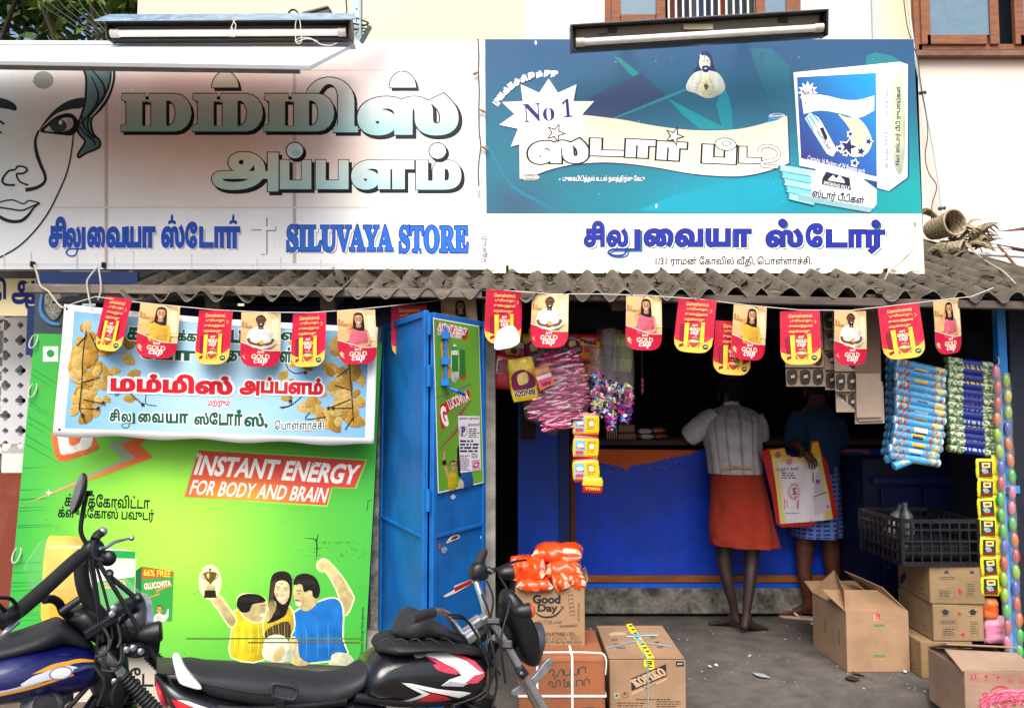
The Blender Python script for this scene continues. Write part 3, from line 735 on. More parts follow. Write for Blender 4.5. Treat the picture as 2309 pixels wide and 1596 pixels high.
for t, x0, y0, x1, y1 in (('𝐒𝐈𝐋𝐔𝐕𝐀𝐘𝐀', 647, 508, 886, 567), ('𝐒𝐓𝐎𝐑𝐄', 900, 509, 1056, 570)):
    a.text(t, x0 + 5, y0 + 6, x1 + 5, y1 + 6, C('#b9bcc0'), .06); a.text(t, x0 + 2, y0 + 2, x1 + 2, y1 + 2, C('#ffffff'), .075)
    a.text(t, x0, y0, x1, y1, C('#1f6fd8'), .022, C('#0b2c93'), .035)
gy = C('#8d8884'); cr = [(590, 490), (602, 490), (602, 511), (622, 511), (622, 520), (602, 520), (602, 574), (590, 574), (590, 520), (567, 520), (567, 514), (590, 514)]
a.poly(cr, C('#ffffff')); a.stroke([(602, 491), (602, 511)], 3, gy); a.stroke([(622, 511), (622, 520), (602, 520)], 3, gy); a.stroke([(602, 520), (602, 574), (590, 574)], 3, gy); a.stroke([(567, 519), (590, 519)], 2.5, gy)
for t, x0, y0, x1, y1 in (('ெஜனவரி', 1063, 555, 1121, 570),): a.text(t, x0, y0, x1, y1, C('#1c2a55'), .02, rot=-math.pi / 2)
for x, y in ((299, 204), (905, 158)): a.star(x, y, 5 if x < 500 else 26, 2 if x < 500 else 2, 4, C('#fffdf6'))
r = random.Random(15)
for q in range(34): x, y = r.uniform(10, 1080), r.uniform(100, 590); a.ell(x, y, r.uniform(.6, 1.8), r.uniform(.6, 1.6), C('#8a7a70'), 6)
for q in range(16): x = r.uniform(5, 1090); L = r.uniform(6, 40); a.poly([(x - 1.4, 606 - L), (x + 1.6, 606 - L), (x + 1, 605), (x - .6, 605)], C('#e0dad4'))
a.build('printed_face', ls)
for (x, y) in ((77, 597), (237, 599)): p = SGN(x, y); m = MB(); m.box(p + Vector((0, -.012, 0)), (.016, .03, .03), H('#251c18'), 'steel'); m.build('hook', ls)
# ---- right sign
rs = thing('metal_signboard', 'teal shop sign with a cream scroll, a beedi carton picture and a cream address strip', 'signboard', SGN(1590, 616))
board('panel', [(1099, 612), (2085, 618), (2060, 88), (1093, 91)], rs, .045)
a = Art(SGN, mat='vinyl')
xl = lambda y: lerp(1093, 1099, (y - 91) / 521); xr = lambda y: lerp(2060, 2085, (y - 88) / 530)
def rq(y0, y1, fn, nu=40, nv=20):
    pts = [(lerp(xl(y), xr(y), i / nu), y) for y in [lerp(y0, y1, j / nv) for j in range(nv + 1)] for i in range(nu + 1)]
    fs = [(j * (nu + 1) + i, j * (nu + 1) + i + 1, (j + 1) * (nu + 1) + i + 1, (j + 1) * (nu + 1) + i) for j in range(nv) for i in range(nu)]
    a._add(pts, fs, None, [fn(*p) for p in pts])
def tbg(x, y):
    c = mixc(C('#2e5f8e'), C('#24889b'), max(0, min(1, (y - 110) / 330)))
    k = math.exp(-((x - 1690) / 260) ** 2 - ((y - 450) / 110) ** 2); c = mixc(c, C('#0fb4cf'), k * .9)
    k = max(0, min(1, (x - 1800) / 250)) * max(0, min(1, (y - 250) / 180)); c = mixc(c, C('#14b6b4'), k * .8)
    k = math.exp(-((x - 1330) / 130) ** 2 - ((y - 270) / 60) ** 2); c = mixc(c, C('#3d5a86'), k * .6)
    k = math.exp(-((x - 1160) / 90) ** 2 - ((y - 460) / 60) ** 2); return tuple(q * .8 for q in mixc(c, C('#43547f'), k * .7)[:3]) + (1,)
rq(89, 482, tbg, 60, 30); rq(482.5, 616, lambda x, y: mixc(C('#faf6d2'), C('#fdfcf0'), math.exp(-((x - 1650) / 320) ** 2)), 12, 2)
HT = lambda h: H(h, W * .8)
a.poly([(1385, 128), (1400, 132), (1440, 165), (1505, 222), (1420, 168)], HT('#28a09e')); a.poly([(1505, 222), (1640, 292), (1580, 292), (1540, 260)], HT('#13a9b6')); a.poly([(1378, 268), (1500, 218), (1548, 200), (1550, 203), (1506, 222), (1385, 269)], HT('#3aa0b4'))
a.poly([(1330, 220), (1445, 165), (1500, 215), (1375, 268), (1312, 262)], HT('#3e5680')); a.poly([(1628, 190), (1642, 215), (1650, 250), (1652, 293), (1630, 292), (1615, 240)], HT('#17a0b2'))
a.stroke([(1100, 330), (1150, 415), (1215, 455), (1262, 480)], [4, 9, 5], HT('#2a86a6'), 5); a.stroke([(1250, 410), (1290, 440), (1330, 462), (1420, 479)], [2, 5, 3], HT('#2b8fa8'), 5)
a.poly([(1440, 475), (1520, 440), (1660, 405), (1900, 400), (1750, 470), (1560, 480)], HT('#0bb2cd')); a.poly([(1951, 150), (1954, 126), (1975, 119), (2010, 126), (2036, 142)], HT('#2a8f9c'))
a.poly([(1740, 110), (1780, 150), (1790, 300), (1735, 240), (1690, 110)], HT('#2c7896'))
CR = C('#fbf5d2'); NV = C('#1f1c78')
burst = [(1237, 178), (1258, 210), (1300, 191), (1293, 229), (1340, 229), (1311, 261), (1330, 300), (1175, 325), (1152, 331), (1168, 291), (1126, 282), (1160, 258), (1132, 231), (1179, 229), (1174, 191), (1216, 210)]
rib = smooth([(1300, 258), (1400, 270), (1480, 285), (1560, 294), (1640, 294), (1700, 285), (1775, 262)], 4) + smooth([(1779, 368), (1740, 383), (1690, 395), (1640, 398), (1560, 392), (1480, 378), (1400, 368), (1340, 367), (1280, 373), (1230, 386), (1196, 400)], 4) + [(1172, 404), (1171, 300)]
for dx in (3,): a.poly([(x + dx, y + 3) for x, y in rib], C('#173a78')); a.poly([(x + dx, y + 3) for x, y in burst], C('#173a78'))
a.poly(rib, CR); a.poly(burst, C('#f9fbe6'))
a.poly([(1730, 277), (1732, 260), (1752, 254), (1774, 260), (1752, 272)], C('#2a8fd0')); a.ell(1752, 262, 18, 6, C('#dff0f4'));
for k in (15, 11, 7): a.stroke([(1752 + k * math.cos(t), 262 + k * .32 * math.sin(t)) for t in [2 * math.pi * i / 14 for i in range(14)]], 1, C('#1f5c90'), 0, True)
a.ell(1195, 400, 22, 8, CR)
for k in (21, 15, 9): a.stroke([(1195 + k * math.cos(t), 400 + k * .34 * math.sin(t)) for t in [2 * math.pi * i / 14 for i in range(14)]], 1.2, C('#1c2f66'), 0, True)
a.text('𝐍𝐨', 1180, 233, 1250, 275, NV, .0, rot=-.08); a.text('𝟏', 1268, 224, 1289, 265, NV, .0, rot=-.08)
for t, x0, y0, x1, y1, ro in (('ஸ', 1191, 314, 1327, 369, -.02), ('ட', 1331, 314, 1408, 352, .03), ('ா', 1411, 316, 1477, 356, .05), ('ா', 1481, 321, 1547, 362, .06), ('ப', 1584, 328, 1659, 369, .04), ('ட', 1667, 332, 1716, 368, .02)):
    a.text(t, x0, y0, x1, y1, C('#ffffff'), .075, BLK, .045, rot=ro)
a.stroke([(1712, 345), (1716, 333), (1735, 330), (1752, 338), (1756, 352), (1744, 362), (1722, 366), (1720, 374), (1754, 377)], 9, BLK, 4); a.stroke([(1712, 345), (1716, 333), (1735, 330), (1752, 338), (1756, 352), (1744, 362), (1722, 366), (1720, 374), (1753, 377)], 6, C('#ffffff'), 4)
a.ell(1636, 326, 25, 15, BLK, rot=.1); a.ell(1636, 326, 23, 13, C('#ffffff'), rot=.1); a.ell(1638, 324, 11, 6, BLK); a.ell(1638, 324, 9, 4.6, C('#ffffff'))
for x, y in ((1253, 301), (1520, 308)): a.star(x, y, 24, 10, 5, BLK, rot=-1.2); a.star(x, y, 17.5, 6.6, 5, C('#ffffff'), rot=-1.2)
arcw = ['பு', 'ைக', 'க்', 'க', 'ச்', 'சி', 'ற', 'ந்', 'து', 'து']; apt = smooth([(1121, 230), (1135, 211), (1152, 195), (1172, 182), (1198, 172), (1225, 167), (1250, 168)], 6)
for i, t in enumerate(arcw):
    k = int(i / 9 * (len(apt) - 1)); x, y = apt[k]; x2, y2 = apt[max(0, k - 1)]; x3, y3 = apt[min(len(apt) - 1, k + 1)]
    a.text(t, x - 8, y - 8, x + 8, y + 8, C('#ffffff'), .09, C('#22304f'), .05, rot=math.atan2(y3 - y2, x3 - x2))
# bearded figure in a pale robe
SK, RB, HR = C('#f2f0e6'), C('#dfe8e0'), C('#23306a')
a.blob([(1575, 130), (1586, 116), (1602, 122), (1610, 150), (1614, 162), (1604, 170), (1572, 170), (1565, 160), (1572, 150)], HR)
a.blob([(1548, 190), (1562, 168), (1580, 160), (1602, 160), (1622, 168), (1634, 190), (1632, 206), (1610, 220), (1590, 221), (1566, 210), (1550, 205)], RB)
a.blob([(1577, 134), (1588, 125), (1600, 134), (1601, 150), (1594, 160), (1583, 158), (1577, 148)], SK); a.blob([(1583, 151), (1591, 148), (1600, 152), (1597, 162), (1590, 164), (1584, 160)], HR); a.ell(1591, 155, 3, 1.2, SK); a.stroke([(1581, 138), (1587, 139)], 1.5, HR); a.stroke([(1592, 137), (1599, 137)], 1.5, HR)
a.blob([(1580, 182), (1590, 172), (1602, 176), (1608, 200), (1602, 218), (1584, 219), (1578, 200)], C('#e6e0b4')); a.blob([(1587, 194), (1592, 189), (1598, 195), (1592, 204)], C('#5a5a6a')); a.stroke([(1564, 205), (1575, 190), (1582, 176)], 2, C('#9aaab4')); a.stroke([(1612, 210), (1606, 190), (1600, 176)], 2, C('#9aaab4')); a.blob([(1562, 186), (1568, 178), (1573, 190), (1571, 206), (1564, 204)], SK)
# carton picture
a.poly([(1792, 167), (2033, 143), (2050, 149), (2050, 402), (2006, 434), (1806, 388)], C('#1c4c80')); a.poly([(1789, 164), (2029, 140), (1978, 168), (1980, 410), (1803, 374)], C('#ffffff')); a.poly([(2029, 140), (2047, 146), (2046, 400), (2004, 431), (1978, 424), (1976, 166)], C('#e9f4f4'))
bl = [(1797, 175), (1975, 165), (1977, 399), (1806, 357)]; a.poly(bl, None, [C('#1f6cb8'), C('#16a0e0'), C('#2a63b4'), C('#33327e')])
a.star(1821, 207, 24, 14, 11, C('#ffffff')); a.text('𝐍𝐨 𝟏', 1808, 201, 1836, 217, NV, .01, rot=-.1); a.poly(smooth([(1806, 216), (1850, 214), (1900, 225), (1935, 226), (1971, 216)], 3) + smooth([(1971, 250), (1935, 267), (1900, 258), (1850, 250), (1812, 258)], 3), C('#f4f7ea'))
for t, x0, y0, x1, y1 in (('ஸ', 1815, 234, 1842, 248), ('ட', 1844, 234, 1862, 248), ('ா', 1864, 235, 1878, 249), ('ா', 1880, 236, 1898, 250), ('ப', 1909, 238, 1932, 253), ('ட', 1937, 241, 1958, 258)): a.text(t, x0, y0, x1, y1, C('#ffffff'), .08, C('#a9b4b4'), .03)
a.poly(smooth([(1890, 258), (1910, 266), (1935, 268), (1955, 290), (1966, 322), (1950, 350), (1916, 352), (1912, 320), (1918, 300), (1908, 280)], 3, True), C('#e9e7b8'))
for x, y, r_ in ((1912, 332, 20), (1941, 342, 11), (1958, 320, 9), (1917, 303, 7), (1893, 336, 7), (1927, 368, 8), (1906, 346, 6)): a.star(x, y, r_ + 3, r_ * .45 + 3, 5, C('#f6f6f0'), rot=-1.3); a.star(x, y, r_, r_ * .42, 5, C('#1b2560'), rot=-1.3)
a.poly([(1814, 268), (1826, 254), (1846, 266), (1886, 340), (1876, 354), (1864, 348)], C('#bfe2ee')); a.poly([(1838, 276), (1850, 272), (1886, 338), (1878, 354), (1866, 346), (1834, 292)], C('#f6f6f4')); a.text('ஸ்டார் பீடிகள்', 1832, 312, 1882, 322, NV, .03, rot=.98); a.poly([(1848, 290), (1856, 288), (1866, 312), (1860, 318)], INK)
for k in range(3): a.stroke([(1818 + 7 * k, 266 - 4 * k), (1834 + 8 * k, 296 - 8 * k)], 1.5, C('#2d6f90'))
a.text('Contains 16 Packets of 24 Beedies each', 1819, 366, 1951, 377, C('#ffffff'), .0, rot=.235)
a.text('480 Beedies  M.R.P. ₹             (Incl of all Taxes)', 1910, 284, 2090, 295, C('#28324a'), .0, rot=-math.pi / 2)
a.blob([(2024, 160), (2033, 180), (2039, 230), (2042, 290), (2040, 350), (2032, 392), (2018, 380), (2012, 320), (2011, 260), (2014, 200)], C('#d9e2c0')); a.text('No1 ஸ்டார் பீடி ருபாய்கள்', 1936, 278, 2114, 291, C('#15224c'), .035, rot=-math.pi / 2 + .015)
# bundle
for k in range(5):
    y = 372 + 16 * k; a.poly([(1757 + 5 * k, y), (1835, y + 13), (1835, y + 27), (1755 + 5 * k, y + 13)], C('#7fd4e0') if k % 2 else C('#a9e8ee')); a.stroke([(1756 + 5 * k, y + 14), (1835, y + 28)], 2, C('#2a7896')); a.ell(1757 + 5 * k, y + 7, 3, 6, C('#3a7f96'))
a.poly([(1828, 394), (1850, 372), (1925, 390), (1976, 428), (1975, 462), (1960, 480), (1800, 452), (1798, 438), (1830, 442)], C('#f5f8f8')); a.poly([(1798, 438), (1800, 452), (1960, 480), (1968, 470), (1830, 444)], C('#8fb9c4'))
a.poly([(1853, 404), (1862, 388), (1915, 402), (1918, 431), (1852, 417)], C('#162338')); a.poly([(1868, 404), (1878, 395), (1884, 404), (1892, 396), (1903, 408), (1904, 414), (1866, 408)], C('#e8eef0')); a.text('SMOKING KILLS', 1856, 415, 1915, 423, C('#f4f4f4'), .02, rot=.21); a.text('ஸ்டார் பீடிகள்', 1830, 434, 1948, 458, C('#15193c'), .035, rot=.15)
a.ell(1262, 405, 2.5, 2.5, C('#5fe0e0')); a.text('புைகபிடித்தல் உடல் நலத்திற்கு ேகடு', 1269, 396, 1454, 413, C('#ffffff'), .02, C('#1e3c58'), .05)
# address strip
NB = C('#1d2ba0')
L2_ = [('சி', 1317, 499, 1363, 557), ('ல', 1369, 516, 1416, 557), ('ை', 1452, 516, 1518, 557), ('வ', 1523, 516, 1585, 557), ('ய', 1592, 516, 1647, 557), ('ா', 1654, 517, 1694, 557), ('ஸ', 1727, 516, 1810, 558), ('ே', 1817, 504, 1855, 558), ('ட', 1863, 518, 1910, 558), ('ா', 1914, 518, 1952, 558), ('ர', 1953, 519, 1995, 572)]
for t, x0, y0, x1, y1 in L2_: a.text(t, x0 + 5, y0 + 5, x1 + 5, y1 + 5, C('#2c6a86'), .05); a.text(t, x0 + 3, y0 + 3, x1 + 3, y1 + 3, C('#ffffff'), .065)
lu_tail(a, 1375, 1443, 562, 520, 580, 12, C('#2c6a86'))
word(a, L2_, NB, C('#0d1030'), .022, .045); lu_tail(a, 1371, 1437, 557, 517, 576, 14, NB)
for x, y in ((1764, 503), (1974, 505)): a.ell(x + 4, y + 4, 10, 10, C('#2c6a86')); a.ell(x, y, 10, 10, C('#0d1030')); a.ell(x, y, 8, 8, NB)
a.text('1/31 ராமன் ேகாவில் வீதி, ெபாள்ளாச்சி.', 1478, 578, 1831, 604, C('#0c1422'), .026)
for y in (502, 530): a.rect(1172, y, 1226, y + 22, C('#fdfaf6')); a.rect(1236, y, 1292, y + 22, C('#fdfaf6'))
a.text('குமாரி', 2047, 602, 2072, 609, C('#4a78c0')); a.rect(2052, 611, 2074, 613, C('#2a3450'))
for x, y in ((1480, 465), (1208, 97), (1580, 128)): a.ell(x, y, 2.5, 5, C('#dbe6ea'))
r = random.Random(16)
for q in range(40): x, y = r.uniform(1110, 2060), r.uniform(125, 475); a.ell(x, y, r.uniform(.5, 1.5), r.uniform(.5, 1.5), C('#b8d0d8') if q % 3 else C('#1c3a50'), 6)
for q in range(14): x = r.uniform(1300, 1860); a.poly([(x - 1, 118), (x + 1.4, 118), (x + .5, 126 + r.uniform(0, 34))], H('#33596e', .8))
for q in range(12): x = r.uniform(1110, 2075); L = r.uniform(5, 26); a.poly([(x - 1.4, 614 - L), (x + 1.6, 614 - L), (x, 613)], C('#dcd4b4'))
a.build('printed_face', rs)
for x, y in ((1144, 607), (1594, 612), (1994, 614)): p = SGN(x, y); m = MB(); m.box(p + Vector((0, -.012, 0)), (.014, .03, .035), H('#251c18'), 'steel'); m.build('hook', rs)
# ---- tilted awning-like panel and tube lights
ap = thing('tilted_panel', 'faded white panel tilted forward over the left sign like an awning', 'panel', (-1.9, -.35, 3.3))
u0, u1 = P(-420, 99, .02), P(792, 101, .02); l0, l1 = P(-420, 130, -.78), P(700, 147, -.78)
up = (u1 - u0).cross(l1 - u0).normalized(); up = up if up.z > 0 else -up
m = MB(); m.hexa([u0 - up * .022, l0 - up * .022, l1 - up * .022, u1 - up * .022], [u0, l0, l1, u1], H('#e6eaf0', .85), 'vinyl'); m.build('sheet', ap, bevel=.003)
for t in (.04, .5, .92): m = MB(); m.bar(u0.lerp(l0, t) - up * .036, u1.lerp(l1, t).lerp(u0.lerp(l0, t), .03) - up * .036, .025, .025, H('#a9b0b4', .7), 'steel', up=up); m.build('frame', ap)
pa = Plane(u0, up); a = Art(pa, mat='vinyl'); f1, f2 = C('#e2e6d2'), C('#ecd6cf')
a.stroke([(270, 113), (340, 108), (420, 106), (480, 107)], [2, 4, 2], f1, 4); a.stroke([(360, 118), (440, 112), (520, 112)], [3, 5, 2], f1, 4); a.poly([(500, 106), (560, 104), (640, 110), (560, 113)], f2); a.rect(570, 104, 690, 109, C('#f4eccf'))
for k in range(9): a.rect(455 + 22 * k, 131, 463 + 22 * k, 132.2, C('#8a8f96'))
a.build('faded_print', ap)
def tube_light(name, label, A, B, n, tone, hood, seed):
    """trough from A to B (bottom line), opening along n"""
    t = thing(name, label, 'tube light', (A + B) / 2, group='tube lights over the shop signs'); d = (B - A).normalized(); n = n.normalized(); u = d.cross(n).normalized(); u = u if u.z > 0 else -u
    h = .088 if hood else .125
    m = MB()   # trough: back, top and bottom lips, ends
    m.bar(A + u * h / 2 - n * .03, B + u * h / 2 - n * .03, .02, h, tone, 'plastic', up=u)
    m.bar(A + u * h + n * .0, B + u * h + n * .0, .1, .012, tone, 'plastic', up=u); m.bar(A - n * .01, B - n * .01, .055, .012, tone, 'plastic', up=u)
    for e, s in ((A, -1), (B, 1)): m.box(e + u * h / 2 + d * s * .006, (.012, .1, h + .012), tone, 'plastic', rot=Matrix((d, -n, u)).transposed())
    m.build('housing', t, bevel=.004)
    if hood:
        m = MB(); m.add([A - d * .02 + u * (h + .06) - n * .03, B + d * .02 + u * (h + .06) - n * .03, B + d * .05 + u * (h - .012) + n * .085, A - d * .05 + u * (h - .012) + n * .085], [(0, 1, 2, 3)], H('#b9d4e6', .85), 'steel'); m.build('hood', t, solid=.006)
    m = MB(); m.bar(A + d * .02 + u * h * .66 - n * .012, B - d * .02 + u * h * .66 - n * .012, .012, h * .5, H('#8c8376', .6), 'plastic', up=u); m.build('reflector', t, bevel=.003)
    m = MB(); m.tube([A + d * .05 + u * h * .3 + n * .035, B - d * .05 + u * h * .3 + n * .035], .019, H('#f2f0ea', .9), 'gloss', 14); m.build('tube', t, smooth=40)
    for e, s in ((A, 1), (B, -1)):
        m = MB(); m.tube([e + d * s * .015 + u * h * .3 + n * .035, e + d * s * .06 + u * h * .3 + n * .035], .023, H('#d8d0c0', .8), 'plastic', 12); m.build('lamp_holder', t, smooth=40)
    return t, d, n, u
tl1, d_, n_, u_ = tube_light('tube_light', 'dusty tube light with a pale blue metal hood above the left sign', P(252, 92, -.1), P(790, 89, -.1), Vector((0, -1, -.12)), H('#3a3634', .7), True, 1)
tl2, d_, n_, u_ = tube_light('tube_light', 'grey trough tube light mounted slightly askew at the top of the teal sign', P(1292, 116, -.16), P(1856, 82, -.16), Vector((0, -1, -.25)), H('#3b3d42', .6), False, 2)
A, B = P(1292, 116, -.16), P(1856, 82, -.16)
m = MB()
for t in (.16, .5, .84): m.box(A.lerp(B, t) + u_ * .095 + n_ * .0, (.05, .012, .02), H('#2a2522'), 'plastic')
m.box(A.lerp(B, .5) + u_ * .085 + n_ * .004, (.16, .014, .03), H('#cfc09a', .8), 'plastic'); m.build('ballast_clip', tl2)
a = Art(Plane(A.lerp(B, .1) + u_ * .08 + n_ * -.004, n_)); a.text('PHILIPS', 1351, 75.5, 1371, 79.5, INK, .03, rot=-.06); a.build('lettering', tl2)
for t in (.25, .75): m = MB(); m.bar(A.lerp(B, t) - n_ * .03 + u_ * .1, A.lerp(B, t) + Vector((0, .26, .2)), .02, .02, H('#55585c'), 'steel'); m.build('bracket', tl2)
m = MB(); m.bar(P(0, 101, .0), P(800, 103, .0), .06, .02, H('#e4e6ea', .85), 'vinyl'); m.bar(P(835, 60, -.02), P(815, 96, .05), .02, .02, H('#9aa6ac', .7), 'steel'); m.build('bracket', tl1)
# loose ties and wires over the left tube light
m = MB(); wc = H('#d8d6cc', .8)
for pts in ([(668, 46), (666, 62), (668, 96), (680, 92), (676, 46)], [(668, 96), (690, 88), (712, 92), (722, 100), (745, 103), (760, 97)], [(665, 94), (676, 86), (700, 87), (712, 95)], [(520, 84), (532, 60), (526, 44), (545, 34)], [(523, 62), (528, 84), (520, 70), (530, 46), (548, 40)]):
    m.tube(smooth3([P(x, y, -.22) for x, y in pts], 5), .0026, wc, 'plastic', 6)
tag(m.build('tie_wires'), 'loose pale tie wires knotted round the left tube light', 'wire')
fl = thing('floodlight', 'small black floodlight tilted up behind the left tube light', 'floodlight', P(715, 45, .25)); 
m = MB(); q = [P(x, y, .2) for x, y in ((681, 44), (727, 44), (745, 36), (746, 20), (736, 13), (681, 26))]; m.prism(q, (0, .12, 0), H('#17181b'), 'plastic'); m.build('body', fl, bevel=.006)
m = MB(); q = [P(x, y, .19) for x, y in ((680, 27), (738, 12), (742, 16), (682, 32))]; m.prism(q, (0, .13, 0), H('#4b5256'), 'plastic'); m.build('lid', fl, bevel=.003)
m = MB(); bx(m, 750, 25, 778, 46, .22, .08, H('#dfe6da', .8), 'plastic'); m.build('junction_box', fl, bevel=.004)
m = MB(); m.tube(smooth3([P(x, y, .2) for x, y in ((662, 46), (650, 34), (656, 24), (664, 23), (672, 30), (676, 45))], 4), .006, H('#2e2c2a'), 'rubber', 6); m.build('lead', fl)
m = MB(); m.tube(smooth3([P(x, y, .25) for x, y in ((779, -20), (781, 10), (782, 25), (779, 44))], 4), .005, H('#3a2e2c'), 'rubber', 6); m.build('lead', fl)
# fairy light string
fs_ = thing('fairy_light_string', 'string of tiny bulbs on a dark cord hanging down the seam between the two signs', 'light string', SGN(1080, 300))
m = MB(); m.tube(smooth3([SGN(x, y, .02) for x, y in ((1078, 92), (1080, 130), (1079, 165), (1081, 210), (1080, 250), (1081, 300), (1084, 333), (1079, 380), (1080, 425))], 5), .004, H('#4a3c38'), 'rubber', 6); m.build('cord', fs_)
for (x, y), (x2, y2) in (((1079, 166), (1066, 173)), ((1082, 250), (1096, 258)), ((1084, 333), (1101, 340)), ((1080, 424), (1080, 444))):
    m = MB(); a_, b_ = SGN(x, y, .022), SGN(x2, y2, .024); m.tube([a_, a_.lerp(b_, .45), a_.lerp(b_, .5), b_], [.006, .008, .011, .005], H('#b98a62', .8) if y < 420 else H('#c8c8c4'), 'gloss', 8); m.build('bulb', fs_, smooth=50)
# cables hanging from the signs
for pts, lab in (([(2062, 500), (2064, 520), (2058, 560), (2030, 592), (2006, 610), (1995, 630)], 'pale wire looping from the right edge of the teal sign down to the roof'), ([(77, 597), (84, 620), (92, 645), (110, 658), (135, 690), (150, 692)], 'white wire from the lower left corner of the left sign to the banner'), ([(222, 600), (205, 620), (196, 640), (205, 690), (210, 702)], 'white wire dangling below the left sign beside the first red flag'), ([(222, 602), (228, 650), (221, 676)], 'short white wire above the first red flag')):
    m = MB(); m.tube(smooth3([P(x, y, -.40 if y > 596 else (-.3 if y > 540 else .06)) for x, y in pts], 5), .0045, H('#c9c4b6', .8), 'plastic', 6); tag(m.build('tie_wire'), lab, 'wire')
# ================================================================ BILLBOARD, BANNER, FLAGS, POSTERS
def face_art(a, cx, cy, r, skin, hair, long=False, beard=False, tilt=0.0):
    """a small printed head, r = head half width"""
    if long: a.blob([(cx - r * 1.35, cy - r * .2), (cx - r, cy - r * 1.5), (cx, cy - r * 1.9), (cx + r * 1.1, cy - r * 1.5), (cx + r * 1.4, cy), (cx + r * 1.5, cy + r * 2.6), (cx + r * .8, cy + r * 3), (cx - r * .9, cy + r * 2.6), (cx - r * 1.5, cy + r * 2)], hair)
    else: a.blob([(cx - r * 1.12, cy), (cx - r * 1.1, cy - r * 1.1), (cx, cy - r * 1.75), (cx + r * 1.1, cy - r * 1.1), (cx + r * 1.12, cy)], hair)
    a.blob([(cx - r * .42, cy + r * .8), (cx + r * .42, cy + r * .8), (cx + r * .6, cy + r * 2), (cx - r * .6, cy + r * 2)], skin)
    a.blob([(cx - r, cy - r * .4), (cx - r * .7, cy - r * 1.15), (cx + r * .7, cy - r * 1.15), (cx + r, cy - r * .4), (cx + r * .8, cy + r * .7), (cx, cy + r * 1.35), (cx - r * .8, cy + r * .7)], skin)
    if beard: a.blob([(cx - r * .95, cy + r * .2), (cx - r * .5, cy + r * .55), (cx, cy + r * .45), (cx + r * .5, cy + r * .55), (cx + r * .95, cy + r * .2), (cx + r * .7, cy + r * 1.0), (cx, cy + r * 1.45), (cx - r * .7, cy + r * 1.0)], hair)
    for s in (-1, 1): a.ell(cx + s * r * .42, cy - r * .12, r * .17, r * .1, hair, 8); a.stroke([(cx + s * r * .2, cy - r * .42), (cx + s * r * .66, cy - r * .42)], r * .12, hair)
    a.stroke([(cx, cy), (cx - r * .08, cy + r * .3)], r * .1, mixc(skin, hair, .4))
    a.poly(smooth([(cx - r * .38, cy + r * .62), (cx, cy + r * .7), (cx + r * .38, cy + r * .62), (cx, cy + r * .92)], 3, True), C('#fbf3ee'))
# ---- leaning green billboard
gp = plane3(P(78, 752, -.06), P(862, 770, -.06), P(420, 1490, -.24))
gb = thing('leaning_billboard', 'big green glucose powder billboard leaning against the left front wall', 'billboard', gp(420, 1490))
GC = [(78, 752), (862, 770), (822, 1503), (12, 1464)]
m = MB(); f = [gp(*p) for p in GC][::-1]; m.hexa([p - gp.n * .03 for p in f], f, H('#2f3b3a', .7), 'plastic'); m.build('panel', gb)
a = Art(gp, step=.0002, mat='vinyl')
def gq(u, v):
    t = (lerp(GC[0][0], GC[1][0], u), lerp(GC[0][1], GC[1][1], u)); b_ = (lerp(GC[3][0], GC[2][0], u), lerp(GC[3][1], GC[2][1], u)); return (lerp(t[0], b_[0], v), lerp(t[1], b_[1], v))
def ggc(x, y):
    k = math.exp(-((x - 390) / 230) ** 2 - ((y - 1180) / 250) ** 2); c = mixc(C('#3fae3e'), C('#a4ee4a'), min(1, k * 1.05))
    return mixc(c, C('#22a24a'), max(0, min(1, (200 - x) / 220)) * .7)
nu, nv = 40, 40; pts = [gq(i / nu, j / nv) for j in range(nv + 1) for i in range(nu + 1)]
a._add(pts, [(j * (nu + 1) + i, j * (nu + 1) + i + 1, (j + 1) * (nu + 1) + i + 1, (j + 1) * (nu + 1) + i) for j in range(nv) for i in range(nu)], None, [ggc(*p) for p in pts])
r = random.Random(4)
for k in range(26):   # fan of thin rays printed at the left
    y = r.uniform(800, 1440); x0 = lerp(78, 12, (y - 752) / 710); L = r.uniform(50, 130); sl = (y - 1050) / -900
    a.poly([(x0 + 2, y), (x0 + 2, y + 3), (x0 + L, y + 2 + L * (.55 + sl * .2) * (1 if y < 1050 else -.1))], C('#1c8c3c')); a.k -= 1
a.k += 1
a.rect(97, 781, 131, 815, C('#f6f8f4')); a.ell(114, 797, 9, 9, C('#1f9440'))
OR, GYZ = C('#f0763c'), C('#9aa98c')
a.blob([(124, 960), (122, 1018), (138, 1040), (172, 1032), (222, 1012), (214, 985), (214, 955)], OR, 3); a.blob([(136, 960), (134, 1012), (144, 1026), (180, 1016), (206, 1006), (206, 960)], C('#f4f4f0'), 2); a.blob([(158, 970), (157, 1003), (180, 998), (184, 965)], OR, 2)
a.poly([(300, 985), (275, 990), (243, 1003), (277, 1034), (180, 1080), (52, 1138), (185, 1088), (306, 1032), (275, 1005)], GYZ)
def org(x, y): return mixc(C('#ee6a3a'), C('#f5b03c'), max(0, min(1, (230 - x) / 150)))
zz = [(335, 989), (315, 1001), (345, 1031), (120, 1112), (50, 1139), (306, 1032), (275, 1005), (300, 989)]
a.poly(zz, None, [org(*p) for p in zz]); a.star(110, 1110, 9, 2, 4, C('#ffffff'))
def rdo(x, y): return mixc(C('#d9443c'), C('#f5a23a'), max(0, min(1, math.exp(-((x - 540) / 110) ** 2 - ((y - 1125) / 40) ** 2) * 1.1)))
ie = [(448, 1015), (825, 1038), (800, 1100), (748, 1098), (737, 1139), (416, 1120)]
V, F = shape_tris([ie]); sub = [(lerp(430, 822, i / 24), lerp(1018, 1136, j / 10)) for j in range(11) for i in range(25)]
